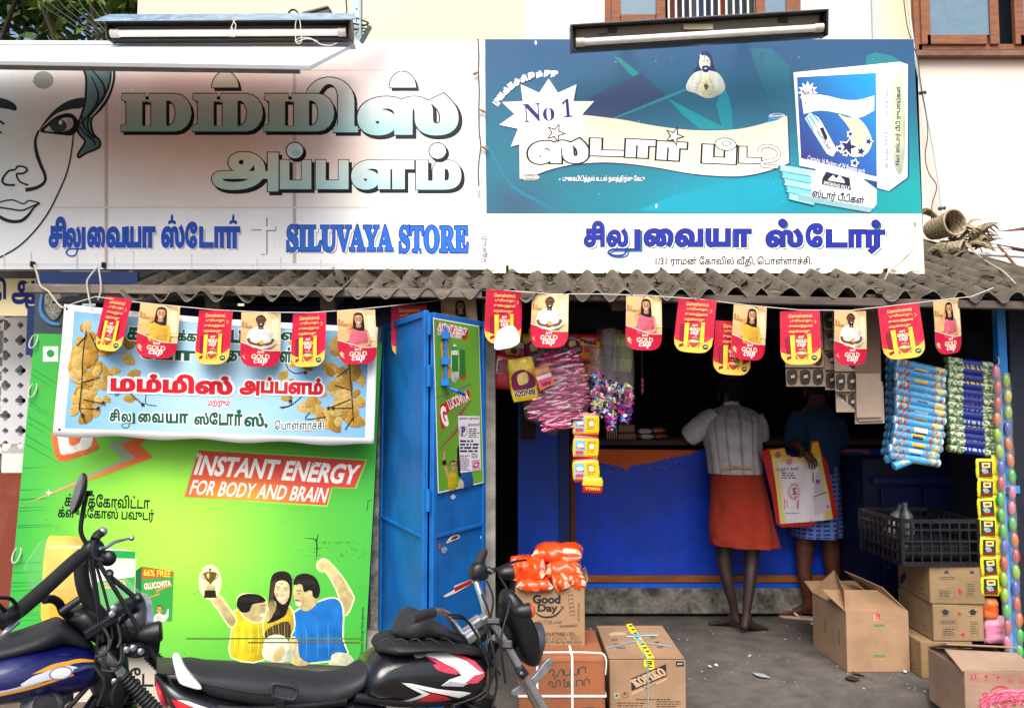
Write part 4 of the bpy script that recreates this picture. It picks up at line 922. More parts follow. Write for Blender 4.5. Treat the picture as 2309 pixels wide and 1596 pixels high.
a.poly([(lambda c: (c[0] + (x - c[0]) * 1.018, c[1] + (y - c[1]) * 1.06))((620, 1077)) for x, y in ie], C('#7fe04c'))
V, F = subdiv(V, F, 4); a._add(V, F, None, [rdo(*v) for v in V])
a.text('INSTANT ENERGY', 443, 1036, 808, 1082, C('#fbf8f0'), .035, rot=.062, shear=.25); a.text('FOR BODY AND BRAIN', 431, 1090, 738, 1124, C('#fbf6e6'), .02, rot=.062, shear=.25); a.text('#', 443, 1021, 454, 1031, C('#fff0e0'), .02)
a.text('க்ளுக்ேகாவிட்டா', 146, 1114, 338, 1144, BLK, .02, rot=.035); a.text('க்ளுக்ேகாஸ் பவுடர்', 131, 1143, 348, 1175, BLK, .02, rot=.035)
# jar, tub and packet
a.blob([(107, 1215), (130, 1208), (180, 1210), (192, 1222), (190, 1300), (186, 1420), (100, 1420), (96, 1300)], C('#eccb52'), 3); a.rect(108, 1230, 186, 1236, C('#f6e08e')); a.poly([(120, 1330), (178, 1322), (172, 1400), (108, 1408)], C('#e9a33a'))
a.blob([(206, 1250), (262, 1238), (304, 1246), (306, 1290), (302, 1400), (212, 1400)], C('#e6f0e2'), 3); a.poly([(252, 1240), (305, 1243), (305, 1259), (252, 1257)], C('#1f9c46')); a.poly([(212, 1312), (304, 1300), (302, 1400), (212, 1400)], C('#3fa44a')); a.text('GLUCOVITA', 232, 1310, 284, 1324, C('#f2b26a'), .03, rot=-.15)
a.poly([(306, 1286), (320, 1276), (316, 1404), (304, 1400)], C('#15602c')); a.poly([(320, 1276), (392, 1287), (388, 1400), (316, 1404)], C('#2f9a40')); a.poly([(320, 1276), (392, 1287), (391, 1300), (319, 1306)], C('#a8602a')); a.text('66% FREE', 324, 1284, 385, 1299, C('#f4cf3a'), .02, rot=.06); a.text('GLUCOVITA', 325, 1311, 386, 1325, C('#f4e6d8'), .03, C('#d8643c'), .05, rot=-.13)
a.stroke([(388, 1317), (352, 1332), (360, 1338), (328, 1349)], [3, 4, 1], C('#ef8a4a'))
face_art(a, 360, 1374, 6, C('#d9a56a'), C('#20140e')); a.blob([(346, 1400), (350, 1386), (360, 1382), (372, 1386), (378, 1372), (381, 1374), (376, 1400)], C('#e8ece2'), 2)
# cheering family
OUTL, SKN, HRC = C('#e8f6b0'), C('#dcc88a'), C('#1a130f')
def fam(pts, col, o=3.2):
    cx = sum(p[0] for p in pts) / len(pts); cy = sum(p[1] for p in pts) / len(pts)
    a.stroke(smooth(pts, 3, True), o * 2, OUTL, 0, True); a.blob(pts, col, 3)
fam([(716, 1272), (728, 1261), (742, 1268), (770, 1300), (794, 1340), (796, 1352), (780, 1385), (756, 1372), (766, 1345), (738, 1290), (722, 1286)], SKN)     # raised arm
fam([(655, 1395), (672, 1375), (710, 1360), (752, 1348), (772, 1370), (772, 1440), (776, 1480), (660, 1492), (652, 1440)], C('#1779d0'))
fam([(522, 1480), (524, 1420), (520, 1388), (545, 1372), (580, 1384), (596, 1420), (594, 1486)], C('#ecd61f'))
fam([(476, 1335), (492, 1340), (522, 1380), (532, 1400), (520, 1412), (496, 1378), (478, 1352)], SKN)
fam([(596, 1400), (606, 1370), (625, 1358), (650, 1366), (662, 1390), (656, 1430), (600, 1436)], C('#d8bd2c'))
a.blob([(600, 1420), (650, 1400), (655, 1440), (640, 1470), (604, 1450)], C('#4a3a2a'), 3)
fam([(536, 1352), (548, 1340), (580, 1342), (598, 1352), (600, 1372), (590, 1398), (570, 1400), (550, 1388), (542, 1372)], SKN)
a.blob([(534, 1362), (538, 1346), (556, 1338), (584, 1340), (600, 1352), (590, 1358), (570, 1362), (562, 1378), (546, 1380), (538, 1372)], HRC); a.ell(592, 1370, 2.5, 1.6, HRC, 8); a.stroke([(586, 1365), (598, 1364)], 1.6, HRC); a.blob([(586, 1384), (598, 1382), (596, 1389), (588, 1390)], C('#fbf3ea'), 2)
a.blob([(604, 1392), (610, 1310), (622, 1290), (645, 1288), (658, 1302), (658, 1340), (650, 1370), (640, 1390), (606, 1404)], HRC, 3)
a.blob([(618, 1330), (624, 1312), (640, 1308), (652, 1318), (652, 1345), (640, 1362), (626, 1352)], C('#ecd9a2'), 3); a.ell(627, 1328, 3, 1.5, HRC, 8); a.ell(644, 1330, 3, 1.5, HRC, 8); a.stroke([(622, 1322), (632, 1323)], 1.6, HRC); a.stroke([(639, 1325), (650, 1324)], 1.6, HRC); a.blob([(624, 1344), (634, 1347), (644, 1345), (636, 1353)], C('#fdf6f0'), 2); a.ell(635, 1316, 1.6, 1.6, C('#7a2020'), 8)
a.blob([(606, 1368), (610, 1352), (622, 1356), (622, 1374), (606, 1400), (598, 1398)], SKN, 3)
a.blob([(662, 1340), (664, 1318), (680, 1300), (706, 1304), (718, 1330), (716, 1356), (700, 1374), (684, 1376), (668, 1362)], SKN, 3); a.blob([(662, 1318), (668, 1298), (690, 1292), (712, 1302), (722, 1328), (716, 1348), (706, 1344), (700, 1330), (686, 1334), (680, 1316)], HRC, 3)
a.ell(674, 1337, 3, 1.6, HRC, 8); a.stroke([(668, 1331), (680, 1331)], 2, HRC); a.stroke([(666, 1352), (676, 1354)], 2.4, HRC); a.blob([(668, 1357), (680, 1358), (676, 1366), (668, 1364)], C('#fdf6f0'), 2); a.blob([(697, 1334), (704, 1332), (704, 1346), (698, 1348)], C('#e8c98e'), 2)
for p in ([(724, 1272), (732, 1278)], [(722, 1279), (730, 1284)], [(770, 1300), (786, 1345)], [(700, 1378), (720, 1390), (722, 1402)], [(690, 1410), (720, 1470)], [(760, 1400), (750, 1470)]): a.stroke(p, 1.6, C('#9a8a50') if p[0][0] > 720 and p[0][1] < 1350 else C('#105a9c'))
a.blob([(652, 1440), (670, 1438), (676, 1480), (700, 1496), (660, 1496)], SKN, 3); a.blob([(745, 1490), (750, 1474), (770, 1470), (792, 1478), (796, 1498), (744, 1498)], C('#d9dcb8'), 3); a.blob([(598, 1440), (632, 1430), (654, 1450), (656, 1490), (596, 1486)], C('#e2ecd4'), 3); a.blob([(618, 1470), (636, 1456), (642, 1470), (630, 1490), (616, 1488)], SKN, 3)
for x, y in ((627, 1328), (644, 1330), (674, 1337), (592, 1370)): a.ell(x, y, 1.5, 1.1, C('#f8f4e8'), 8); a.ell(x, y, .9, 1, HRC, 6)
a.stroke([(636, 1330), (634, 1340), (638, 1341)], 1.2, C('#a8915c')); a.stroke([(664, 1342), (659, 1350), (665, 1352)], 1.4, C('#b89a60')); a.stroke([(600, 1372), (604, 1379), (598, 1381)], 1.3, C('#b89a60'))
a.blob([(622, 1334), (628, 1338), (626, 1346), (620, 1342)], C('#dfb07c'), 2); a.blob([(676, 1344), (686, 1346), (684, 1360), (678, 1356)], C('#d2ac70'), 2)
for k in range(9): a.stroke([(612 + k * 1.5, 1312 - k), (609 + k, 1350), (608 + k * 3, 1392 - k)], .8, C('#4a3a2c'), 3); a.stroke([(668 + k * 5, 1304 - abs(k - 4) * -1.2), (676 + k * 4.6, 1318)], .8, C('#4a4038')); a.stroke([(540 + k * 5, 1346), (546 + k * 5, 1356)], .8, C('#4a4038'))
for k in range(8): a.stroke([(662 + 13 * k, 1400 + 5 * (k % 3)), (668 + 12 * k, 1440), (664 + 13 * k, 1484)], [.5, 2.2, .5], C('#0f589e' if k % 2 else '#3a96e6'), 3); a.stroke([(528 + 9 * k, 1402 + 6 * (k % 2)), (530 + 9 * k, 1440), (527 + 9 * k, 1478)], [.5, 2, .5], C('#b8a40e' if k % 2 else '#f8ea6a'), 3); a.stroke([(600 + 7 * k, 1404), (606 + 6 * k, 1436)], [.5, 1.8, .5], C('#9a8418' if k % 2 else '#f0dc60'))
for k in range(4): a.stroke([(621 + 4 * k, 1474), (624 + 4 * k, 1488)], 1, C('#a08850')); a.stroke([(600 + 4 * k, 1360 + 2 * k), (604 + 5 * k, 1366 + 2 * k)], 1, C('#a08850')); a.stroke([(724 + 5 * k, 1268), (726 + 5 * k, 1280)], 1, C('#a08850'))
# trophy
TG = C('#6d5a1c'); a.ell(474, 1312, 26, 40, OUTL); a.blob([(460, 1290), (488, 1290), (484, 1306), (475, 1314), (464, 1306)], TG, 3); a.stroke([(461, 1292), (455, 1296), (462, 1306)], 2, TG, 3); a.stroke([(487, 1292), (493, 1296), (485, 1306)], 2, TG, 3); a.rect(472, 1312, 477, 1322, TG); a.blob([(464, 1330), (468, 1318), (482, 1318), (486, 1330)], SKN, 2); a.poly([(462, 1330), (486, 1330), (489, 1347), (460, 1347)], C('#241a12')); a.ell(474, 1284, 3, 4, TG); a.blob([(466, 1294), (472, 1292), (472, 1304), (468, 1302)], C('#e6d88a'), 2)
# marks, cracks and the printed claim
a.stroke([(686, 1213), (706, 1214), (714, 1218)], [1, 3], INK); a.stroke([(718, 1204), (714, 1218), (715, 1238), (713, 1258)], [1.5, 4, 1], INK); a.stroke([(715, 1236), (726, 1234)], 1.2, INK)
r = random.Random(8)
for k in range(90):
    x, y = (r.uniform(724, 806), r.gauss(1223, 1.6)) if k < 40 else (r.uniform(640, 830), r.gauss(1244, 9))
    a.ell(x, y, r.uniform(.5, 2.2), r.uniform(.4, 1.2), C('#2f5a1c') if k % 3 else C('#274016'), 6); a.k -= 1
for k in range(60):
    a.ell(r.uniform(40, 820), r.uniform(1010, 1480), r.uniform(.5, 1.5), r.uniform(.5, 1.8), C('#2c4a1a'), 6); a.k -= 1
for k in range(26): a.ell(r.gauss(710, 30), r.gauss(1046, 4), r.uniform(.6, 2.4), r.uniform(.5, 1.4), C('#5a3a26'), 6); a.k -= 1
a.k += 1
a.rect(420, 1437, 812, 1440, C('#5a7f2a')); a.rect(560, 1446, 812, 1449, C('#6b5a2a'))
a.stroke([(838, 1126), (830, 1129), (828, 1152)], 1.6, INK); a.text('*Instant Energy from glucose.', 763, 1417, 871, 1426, C('#24401a'), .0, rot=-math.pi / 2 + .02)
a.build('printed_face', gb)
m = MB()
for x, y in ((78, 770), (76, 880), (40, 1250)): p = gp(x, y, .01); m.tube([p + Vector((.02 * math.cos(t), .02 * math.sin(t), .04 * math.sin(t))) for t in [2 * math.pi * i / 10 for i in range(11)]], .004, H('#c8c4b4', .8), 'plastic', 6)
m.build('tie', gb)
# low wall under the billboard, with painted Tamil letters
m = MB(); bx(m, 120, 1440, 880, 1640, -.16, .2, H('#d6cfbf', .8), 'plaster'); lw = m.build('low_wall'); tag(lw, 'low cream painted wall with black Tamil letters under the green billboard', 'wall')
a = Art(Plane((0, -.16, 0), (0, -1, 0)), mat='matte'); a.text('ேடா', 290, 1504, 372, 1548, BLK, .02); a.build('painted_letters', lw)
# ---- banner
bnp = plane3(P(146, 686, -.36), P(852, 738, -.34), P(480, 990, -.33))
BC = [(146, 686), (852, 738), (842, 1004), (122, 982)]
def bmap(x, y):
    u = (x - 122) / 720; v = (y - 690) / 300
    w = .012 * math.sin(u * 9 + v * 2) * v + .008 * math.sin(u * 21 - v * 5) * (1 - v) * .6
    return bnp(x, y, w)
bn = thing('flower_banner', 'white bordered banner of yellow blossoms and Tamil words hung over the green billboard', 'banner', bnp(480, 990))
def bq(u, v, ins=0): return (lerp(lerp(BC[0][0], BC[1][0], u), lerp(BC[3][0], BC[2][0], u), v), lerp(lerp(BC[0][1], BC[1][1], u), lerp(BC[3][1], BC[2][1], u), v) + 8 * math.sin(u * 3.14) * (1 - v) * .8 + (3 * math.sin(u * 24) if v > .98 else 0))
m = MB(); nu, nv = 60, 16
vs = [bmap(*bq(i / nu, j / nv)) for j in range(nv + 1) for i in range(nu + 1)]
m.add(vs, [(j * (nu + 1) + i, j * (nu + 1) + i + 1, (j + 1) * (nu + 1) + i + 1, (j + 1) * (nu + 1) + i) for j in range(nv) for i in range(nu)], C('#fbfbfa'), 'vinyl'); m.build('cloth', bn, solid=.0015, smooth=60)
class ArtG(Art):   # artwork that follows the cloth: every polygon is diced before it is mapped
    def _add(s, pts, fs, col, cols=None, mat=None):
        if len(fs) == 1 and len(pts) > 4 and cols is None:
            V, F = shape_tris([list(pts)]); return Art._add(s, V, F, col, None, mat)
        return Art._add(s, pts, fs, col, cols, mat)
a = ArtG(bmap, bnp.n, step=.0002, mat='vinyl')
ins = lambda u, v: bq(lerp(.034, .972, u), lerp(.045, .94, v))
pts = [ins(i / nu, j / nv) for j in range(nv + 1) for i in range(nu + 1)]
a.base = 10
a._add(pts, [(j * (nu + 1) + i, j * (nu + 1) + i + 1, (j + 1) * (nu + 1) + i + 1, (j + 1) * (nu + 1) + i) for j in range(nv) for i in range(nu)], None, [mixc(C('#7db6e2'), C('#b9dff2'), max(0, min(1, 1 - abs(p[0] - 480) / 330))) for p in pts])
a.k = 14
r = random.Random(12); pet = ['#d2a84c', '#c6983c', '#dcb860', '#b98a34', '#e0c074']
def inside(x, y):
    u = (x - 146) / 700; t = lerp(700, 748, u); b_ = lerp(968, 992, u); return lerp(156, 150, (y - 700) / 270) < x < 826 and t + 14 < y < b_ - 14
for side in (0, 1):
    for k in range(95):
        x = (160 + abs(r.gauss(0, 1)) * 56) if side == 0 else (826 - abs(r.gauss(0, 1)) * 88); y = r.uniform(725, 985)
        if not inside(x, y): continue
        t = r.uniform(0, 6.28); L, Wd = r.uniform(14, 27), r.uniform(9, 16)
        q = [(x + L * math.cos(t + s) * f, y + L * math.sin(t + s) * f * .9) for s, f in ((0, 1), (.5, .8), (1.2, .62), (2.2, .55), (3.1, .75), (4.1, .55), (5.1, .6), (5.8, .82))]
        if not all(inside(*p_) for p_ in q): continue
        a.blob(q, C(pet[k % 5]), 3); a.stroke([(x - L * .4 * math.cos(t), y - L * .4 * math.sin(t)), (x + L * .7 * math.cos(t + .1), y + L * .6 * math.sin(t + .1))], [.5, 1.6, .4], C('#a87c2c')); a.k -= 1
sd_ = C('#1d1714'); a.k = 90
for pts_ in ([(198, 745), (190, 800), (188, 860), (182, 920), (164, 962)], [(188, 852), (152, 846)], [(190, 862), (230, 850)], [(182, 920), (222, 922)], [(190, 900), (236, 910)], [(182, 920), (196, 952)], [(188, 830), (152, 820)], [(205, 750), (224, 790)], [(200, 755), (176, 780)], [(260, 860), (262, 892), (284, 880), (322, 912)], [(330, 885), (328, 910), (352, 915)], [(786, 800), (790, 850), (794, 900), (797, 950), (812, 980)], [(790, 880), (756, 868)], [(792, 872), (826, 866)], [(794, 920), (752, 920)], [(796, 942), (778, 968)], [(792, 900), (742, 920)], [(788, 830), (760, 850)], [(792, 850), (826, 890)], [(690, 885), (660, 912), (636, 920)], [(655, 888), (658, 912), (632, 918)], [(640, 800), (650, 830), (668, 842), (690, 838)], [(700, 930), (690, 945), (735, 940)]):
    pts_ = [p_ for p_ in pts_ if inside(*p_)]
    if len(pts_) > 1: a.stroke(pts_, 2.2, sd_, 3 if len(pts_) > 2 else 0); a.k -= 1
for x, y in ((236, 908), (224, 920), (322, 912), (742, 920), (752, 920), (190, 936), (690, 840), (656, 905)): a.star(x, y, 6, 3, 5, C('#3a2420')); a.k -= 1
a.k = 96
GT, RT, WH = C('#0f5a45'), C('#d3182a'), C('#fcfdfd')
for t, x0, y0, x1, y1, ro in (('கு', 287, 738, 331, 768, .07), ('க்கு', 400, 744, 456, 770, .06), ('பு', 520, 744, 566, 774, .05), ('ள்', 634, 742, 680, 768, .04), ('வா', 318, 788, 440, 812, .05), ('து', 512, 790, 548, 820, .05), ('ள்', 632, 782, 660, 818, .04)): a.text(t, x0, y0, x1, y1, GT, .05, WH, .05, rot=ro)
for t, x0, y0, x1, y1, ro in (('மம்மிஸ்', 251, 843, 526, 887, .03), ('அப்பளம்', 541, 850, 730, 894, .03)): a.text(t, x0, y0, x1, y1, RT, .06, WH, .09, rot=ro)
a.text('மற்றும்', 468, 899, 519, 920, C('#c4184a'), .03, WH, .07)
for t, x0, y0, x1, y1 in (('சி', 247, 921, 270, 950), ('ல', 273, 930, 296, 952), ('ை', 310, 931, 339, 953), ('வ', 341, 931, 368, 954), ('யா', 372, 932, 424, 955), ('ஸ்ே', 437, 929, 492, 958), ('டா', 494, 932, 528, 959), ('ா', 530, 933, 548, 960), ('ஸ்,', 552, 930, 606, 966)): a.text(t, x0, y0, x1, y1, GT, .05, WH, .07)
for x, y in ((540, 928),): a.ell(x, y, 5, 5, GT)
lu_tail(a, 274, 301, 952, 931, 964, 6, GT); a.text('ெபாள்ளாச்சி', 621, 946, 731, 968, C('#13483c'), .02, WH, .07)
for x, y in ((152, 697), (137, 968)): a.ell(x, y, 3, 3, C('#3a2a24'))
a.build('printed_face', bn)
# ---- poster and notice on the right door leaf
dpl = Plane(A2 + n2 * .0165, n2)
ps = thing('door_poster', 'narrow green glucose powder poster pasted on the blue folding door', 'poster', dpl(1035, 1110))
a = Art(dpl, step=.0002, mat='vinyl'); a.base = 3
a.poly([(976, 716), (1080, 735), (1090, 1088), (987, 1112)], C('#ffffff')); q = [(978, 719), (1079, 737), (1089, 1086), (989, 1109)]; a.poly(q, None, [C('#5fa02c'), C('#6aa83a'), C('#74b03a'), C('#62a42e')])
a.poly([(985, 726), (1056, 742), (1052, 766), (1041, 765), (1040, 763), (985, 753)], C('#b8241e')); a.text('INSTANT ENERGY', 987, 733, 1053, 751, C('#ffffff'), .03, rot=.2, shear=.1); a.text('FOR BODY AND BRAIN', 986, 748, 1041, 760, C('#ffffff'), .02, rot=.18)
a.poly([(993, 772), (1010, 768), (1016, 852), (998, 855)], C('#e9a850')); a.stroke([(998, 782), (1008, 800), (1002, 815), (1012, 830)], 3, C('#a8502a')); a.blob([(1017, 785), (1032, 783), (1034, 852), (1018, 858)], C('#eef2e8'), 2); a.rect(1018, 800, 1033, 838, C('#2a8a34')); a.rect(1017, 781, 1032, 790, C('#3a9a44')); a.poly([(1037, 786), (1048, 790), (1050, 852), (1036, 852)], C('#2c7a30')); a.rect(1037, 848, 1050, 855, C('#c0392b'))
a.stroke([(983, 898), (1062, 866)], 4, C('#6f7a66')); a.poly([(992, 912), (1058, 878), (1060, 898), (1010, 930), (1006, 960), (996, 971), (990, 940)], C('#c23026')); a.text('LUCOVITA', 1007, 890, 1058, 914, C('#ffffff'), .03, rot=-.46, shear=.1); a.text('G', 994, 915, 1008, 962, C('#ffffff'), .05, rot=-.2)
a.stroke([(1062, 902), (1032, 940), (1044, 950), (1026, 975), (990, 1014)], [1, 5, 6, 4, 1], C('#b8302a')); a.stroke([(1060, 900), (1028, 938), (1038, 950), (1020, 972), (990, 1010)], [1, 3, 4, 2, 1], C('#7d8874'))
a.stroke([(1002, 1016), (1000, 1040), (1012, 1080)], [3, 6, 8], C('#c79a6a')); a.blob([(996, 1040), (1004, 1036), (1006, 1048), (998, 1048)], C('#33261c'), 2); a.blob([(1010, 1104), (1012, 1070), (1022, 1060), (1030, 1075), (1030, 1100)], C('#d8c020'), 2); face_art(a, 1022, 1050, 7, C('#cfa070'), C('#181210')); a.blob([(1030, 1010), (1038, 1012), (1040, 1070), (1032, 1070)], C('#201612'), 2); a.blob([(1040, 1096), (1042, 1062), (1060, 1058), (1066, 1094)], C('#1b66b4'), 2); a.blob([(1032, 1098), (1036, 1080), (1044, 1086), (1044, 1100)], C('#dcdcc0'), 2)
a.build('sheet', ps)
nt_ = thing('paper_notice', 'small white printed notice with pink lips stuck over the green door poster', 'notice', dpl(1058, 1065, .002))
a = Art(dpl, step=.0002, mat='print'); a.base = 16
a.poly([(1031, 937), (1080, 938), (1083, 1059), (1037, 1066)], C('#eeecf2')); r = random.Random(5)
a.text('பற்கைள பாதுகாக்க', 1034, 940, 1078, 947, C('#1a1a3a'), .03); a.text('நாயுருவி', 1054, 953, 1079, 963, C('#23307a'), .03)
a.stroke([(1043 + 9 * math.cos(t), 972 + 12 * math.sin(t)) for t in [2 * math.pi * i / 16 for i in range(16)]], 1.4, C('#b4304a'), 0, True); a.text('P', 1039, 962, 1048, 982, C('#22357a'), .05); a.lines(1056, 966, 1080, 988, 5, C('#33345a'), .55, rnd=r); a.lines(1036, 992, 1080, 1022, 4, C('#26265a'), .6, rnd=r); a.lines(1036, 1026, 1060, 1062, 8, C('#3a3a5a'), .5, rnd=r); a.lines(1062, 1022, 1080, 1034, 3, C('#3a3a5a'), .5, rnd=r)
a.poly([(1062, 1037), (1080, 1035), (1082, 1058), (1064, 1061)], C('#e29cc0')); a.blob([(1065, 1050), (1072, 1042), (1079, 1042), (1076, 1052), (1068, 1054)], C('#a8345a'), 2); a.blob([(1067, 1049), (1073, 1045), (1077, 1045), (1073, 1051)], C('#fdfafa'), 2)
a.build('sheet', nt_)
# ---- neighbour's sign board and painted shutter at the far left
ns = thing('tamil_shop_sign', 'cream sign with navy Tamil letters cut off by the left edge of the view', 'signboard', P(30, 710, .3))
m = MB(); bx(m, -160, 628, 80, 712, .3, .03, H('#f5e7b4', .85), 'vinyl'); m.build('board', ns)
a = Art(Plane((0, .3, 0), (0, -1, 0)), mat='vinyl'); a.text('தி', -30, 626, 14, 692, C('#1c2670'), .04); a.text('ஆ', 26, 632, 92, 700, C('#1c2670'), .04); a.build('lettering', ns)
pb = thing('painted_board', 'old blue and grey painted board with faded motifs behind the banner tie', 'board', P(140, 740, .04))
m = MB(); bx(m, 78, 612, 176, 790, .05, .04, H('#54606a', .6), 'paint'); bx(m, 90, 612, 310, 648, .03, .02, H('#1a3d7a', .6), 'paint'); m.build('board', pb)
a = Art(Plane((0, .045, 0), (0, -1, 0)), mat='matte'); a.base = 30; a.stroke([(96, 660), (92, 700), (110, 725), (136, 732)], [5, 9, 6], C('#4a86b8'), 4); a.blob([(104, 662), (136, 660), (140, 700), (124, 722), (106, 704)], C('#8d8a80')); a.stroke([(106, 672), (114, 668), (112, 684), (104, 690), (114, 694)], 2, C('#4a443c'), 4)
for t in range(6): a.stroke([(122, 706), (122 + 14 * math.cos(t), 700 + 16 * math.sin(t))], 2, C('#a7a398'))
a.stroke([(98, 632), (104, 626), (110, 634)], 4, C('#b5502a'), 3); a.stroke([(150, 634), (156, 627), (162, 632)], 4, C('#b5502a'), 3); a.build('faded_motif', pb)
# ---- bunting: cord and flags
FS = 1 / 447.0
def flag_mesh(kind):
    """flag in local metres: origin at the middle of its top edge"""
    def mp(x, y): # 86 x 122 px artwork, slight belly in the card
        u = x / 43.0; v = y / 122.0
        return Vector((x * FS, -.012 * (1 - u * u) * (.3 + v) + .010 * v * v, -y * FS))
    n = Vector((0, -1, 0)); b = smooth([(43, 84), (41, 104), (28, 119), (0, 122), (-28, 119), (-41, 104), (-43, 84)], 3)
    outl = [(-42, 0), (-21, 0), (0, 0), (21, 0), (42, 0), (42.5, 40)] + b + [(-42.5, 40)]
    def dice(pts): # cut with a coarse grid so that it bends
        V, F = shape_tris([pts]); return V, F
    m = MB(); V, F = dice(outl); m.add([mp(*v) + Vector((0, .0006, 0)) for v in V], [f[::-1] for f in F], C('#e8e2da'), 'print')
    a = ArtG(mp, n, step=.0001); RD = C('#c4163a'); yel = C('#f6d98a')
    def clip(f): return [p for p in f]
    if kind == 'box':
        a.poly(outl, RD)
        for k, t in enumerate(('ெசான்னால்', 'புரியாது,', 'சுைவத்தால்', 'மறக்காது')): a.text(t, -24 + (3 if k == 1 else 0), 7 + 12 * k, 26 - (6 if k == 3 else 0), 16 + 12 * k, C('#e8b470'), .03)
        a.stroke([(30, 22), (34, 26), (30, 30)], 1.5, C('#e8b470'), 3)
        a.poly([(-43, 84)] + smooth([(-43, 92), (-20, 100), (0, 92), (24, 98), (42, 84)], 3) + smooth([(41, 104), (28, 119), (0, 122), (-28, 119), (-41, 104)], 3), C('#f2c14e'))
        a.poly([(-22, 56), (-32, 60), (-30, 112), (-20, 108)], C('#8c1030')); a.poly([(-22, 56), (22, 52), (24, 110), (-20, 110)], C('#f4cf3c')); a.poly([(-12, 55), (14, 53), (14, 110), (-11, 110)], C('#cf1438'))
        a.text('AVT', -5, 58, 7, 63, C('#ffffff'), .03); a.text('GOLD', -10, 65, 13, 73, C('#fbe9b0'), .05); a.text('𝒄𝒖𝒑', -7, 74, 10, 84, C('#ffffff'), .004); a.stroke([(-4, 88), (8, 87)], 1, C('#f7d9a0'))
        a.blob([(-8, 97), (12, 95), (10, 105), (2, 110), (-5, 106)], C('#c8502a'), 3); a.ell(2, 96, 10, 3, C('#f3d9a6')); a.stroke([(11, 98), (16, 99), (11, 104)], 1.5, C('#c8502a'), 3); a.ell(10, 92, 6, 2.5, C('#4f8f3a'), rot=-.4); a.ell(28, 107, 6.5, 6, C('#1d4d33')); a.stroke([(25, 108), (28, 105), (32, 107)], 1.4, C('#f0f0e0'))
        a.stroke([(20, 56), (8, 66), (16, 74)], .8, C('#5a3a1a'), 3)
    else:
        a.poly(outl, C('#e2bd86')); a.poly([(6, 0), (42, 0), (42.5, 40), (43, 70), (6, 70)], C('#ecd0a0')); a.rect(-42, 30, -18, 34, C('#b98a52')); a.rect(-40, 20, -36, 30, C('#a87440')); a.rect(-34, 23, -29, 30, C('#c08a50')); a.rect(24, 12, 38, 62, C('#f1dcb6')); a.rect(-42, 44, -10, 70, C('#d8ad74'))
        hr, sk = C('#17100d'), {'man': C('#6b4026'), 'yellow': C('#d79a6c'), 'pink': C('#d49a74')}[kind]
        if kind == 'man':
            a.blob([(-30, 70), (-26, 44), (-14, 34), (0, 31), (14, 34), (27, 46), (30, 72), (0, 82)], C('#f4efe8'), 3); face_art(a, 0, 20, 8.5, sk, hr, beard=True)
            a.stroke([(-27, 58), (-22, 68), (-6, 72)], [7, 6, 5], sk, 3); a.stroke([(27, 58), (22, 68), (8, 72)], [7, 6, 5], sk, 3); a.ell(0, 71, 8, 5, sk); a.rect(-2, 62, 6, 71, C('#e2a23c')); a.stroke([(0, 33), (1, 60)], 1, C('#cfc8bf'))
        else:
            tc = C('#e3b23a') if kind == 'yellow' else C('#de6a7c')
            a.blob([(-16, 84), (-17, 60), (-14, 46), (-2, 42), (14, 42), (24, 48), (26, 66), (26, 84)], tc, 3); face_art(a, 4, 22, 8.5, sk, hr, long=True); 
            if kind == 'pink': a.stroke([(23, 50), (27, 68), (22, 78), (0, 80)], [5, 6, 5], sk, 3)
            else: a.stroke([(22, 50), (25, 66), (22, 84)], [6, 6, 5], tc, 3)
            a.stroke([(-15, 52), (-22, 46), (-16, 38)], [7, 6, 5], tc if kind == 'yellow' else sk, 3); a.ell(-16, 37, 4, 5, sk); a.rect(-17, 30, -9, 38, C('#e08a34'))
        low = smooth([(-43, 66), (-20, 74), (10, 84), (42, 84)], 3)
        a.poly(low + smooth([(43, 86), (41, 104), (28, 119), (0, 122), (-28, 119), (-41, 104), (-43, 84)], 3), RD); a.stroke(low, 1.6, C('#fbe6c8'))
        a.text('AVT', -7, 86, 9, 91, C('#ffffff'), .03); a.text('GOLD', -19, 93, 20, 104, C('#fbe3c0'), .03); a.text('𝒄𝒖𝒑', -14, 104, 15, 117, C('#ffffff'), .006)
    o = m.build('pennant'); p2 = a.build('print', o); p2.matrix_parent_inverse = Matrix.Identity(4)
    return o
FL = {k: flag_mesh(k) for k in ('box', 'yellow', 'man', 'pink')}
used_f = set()
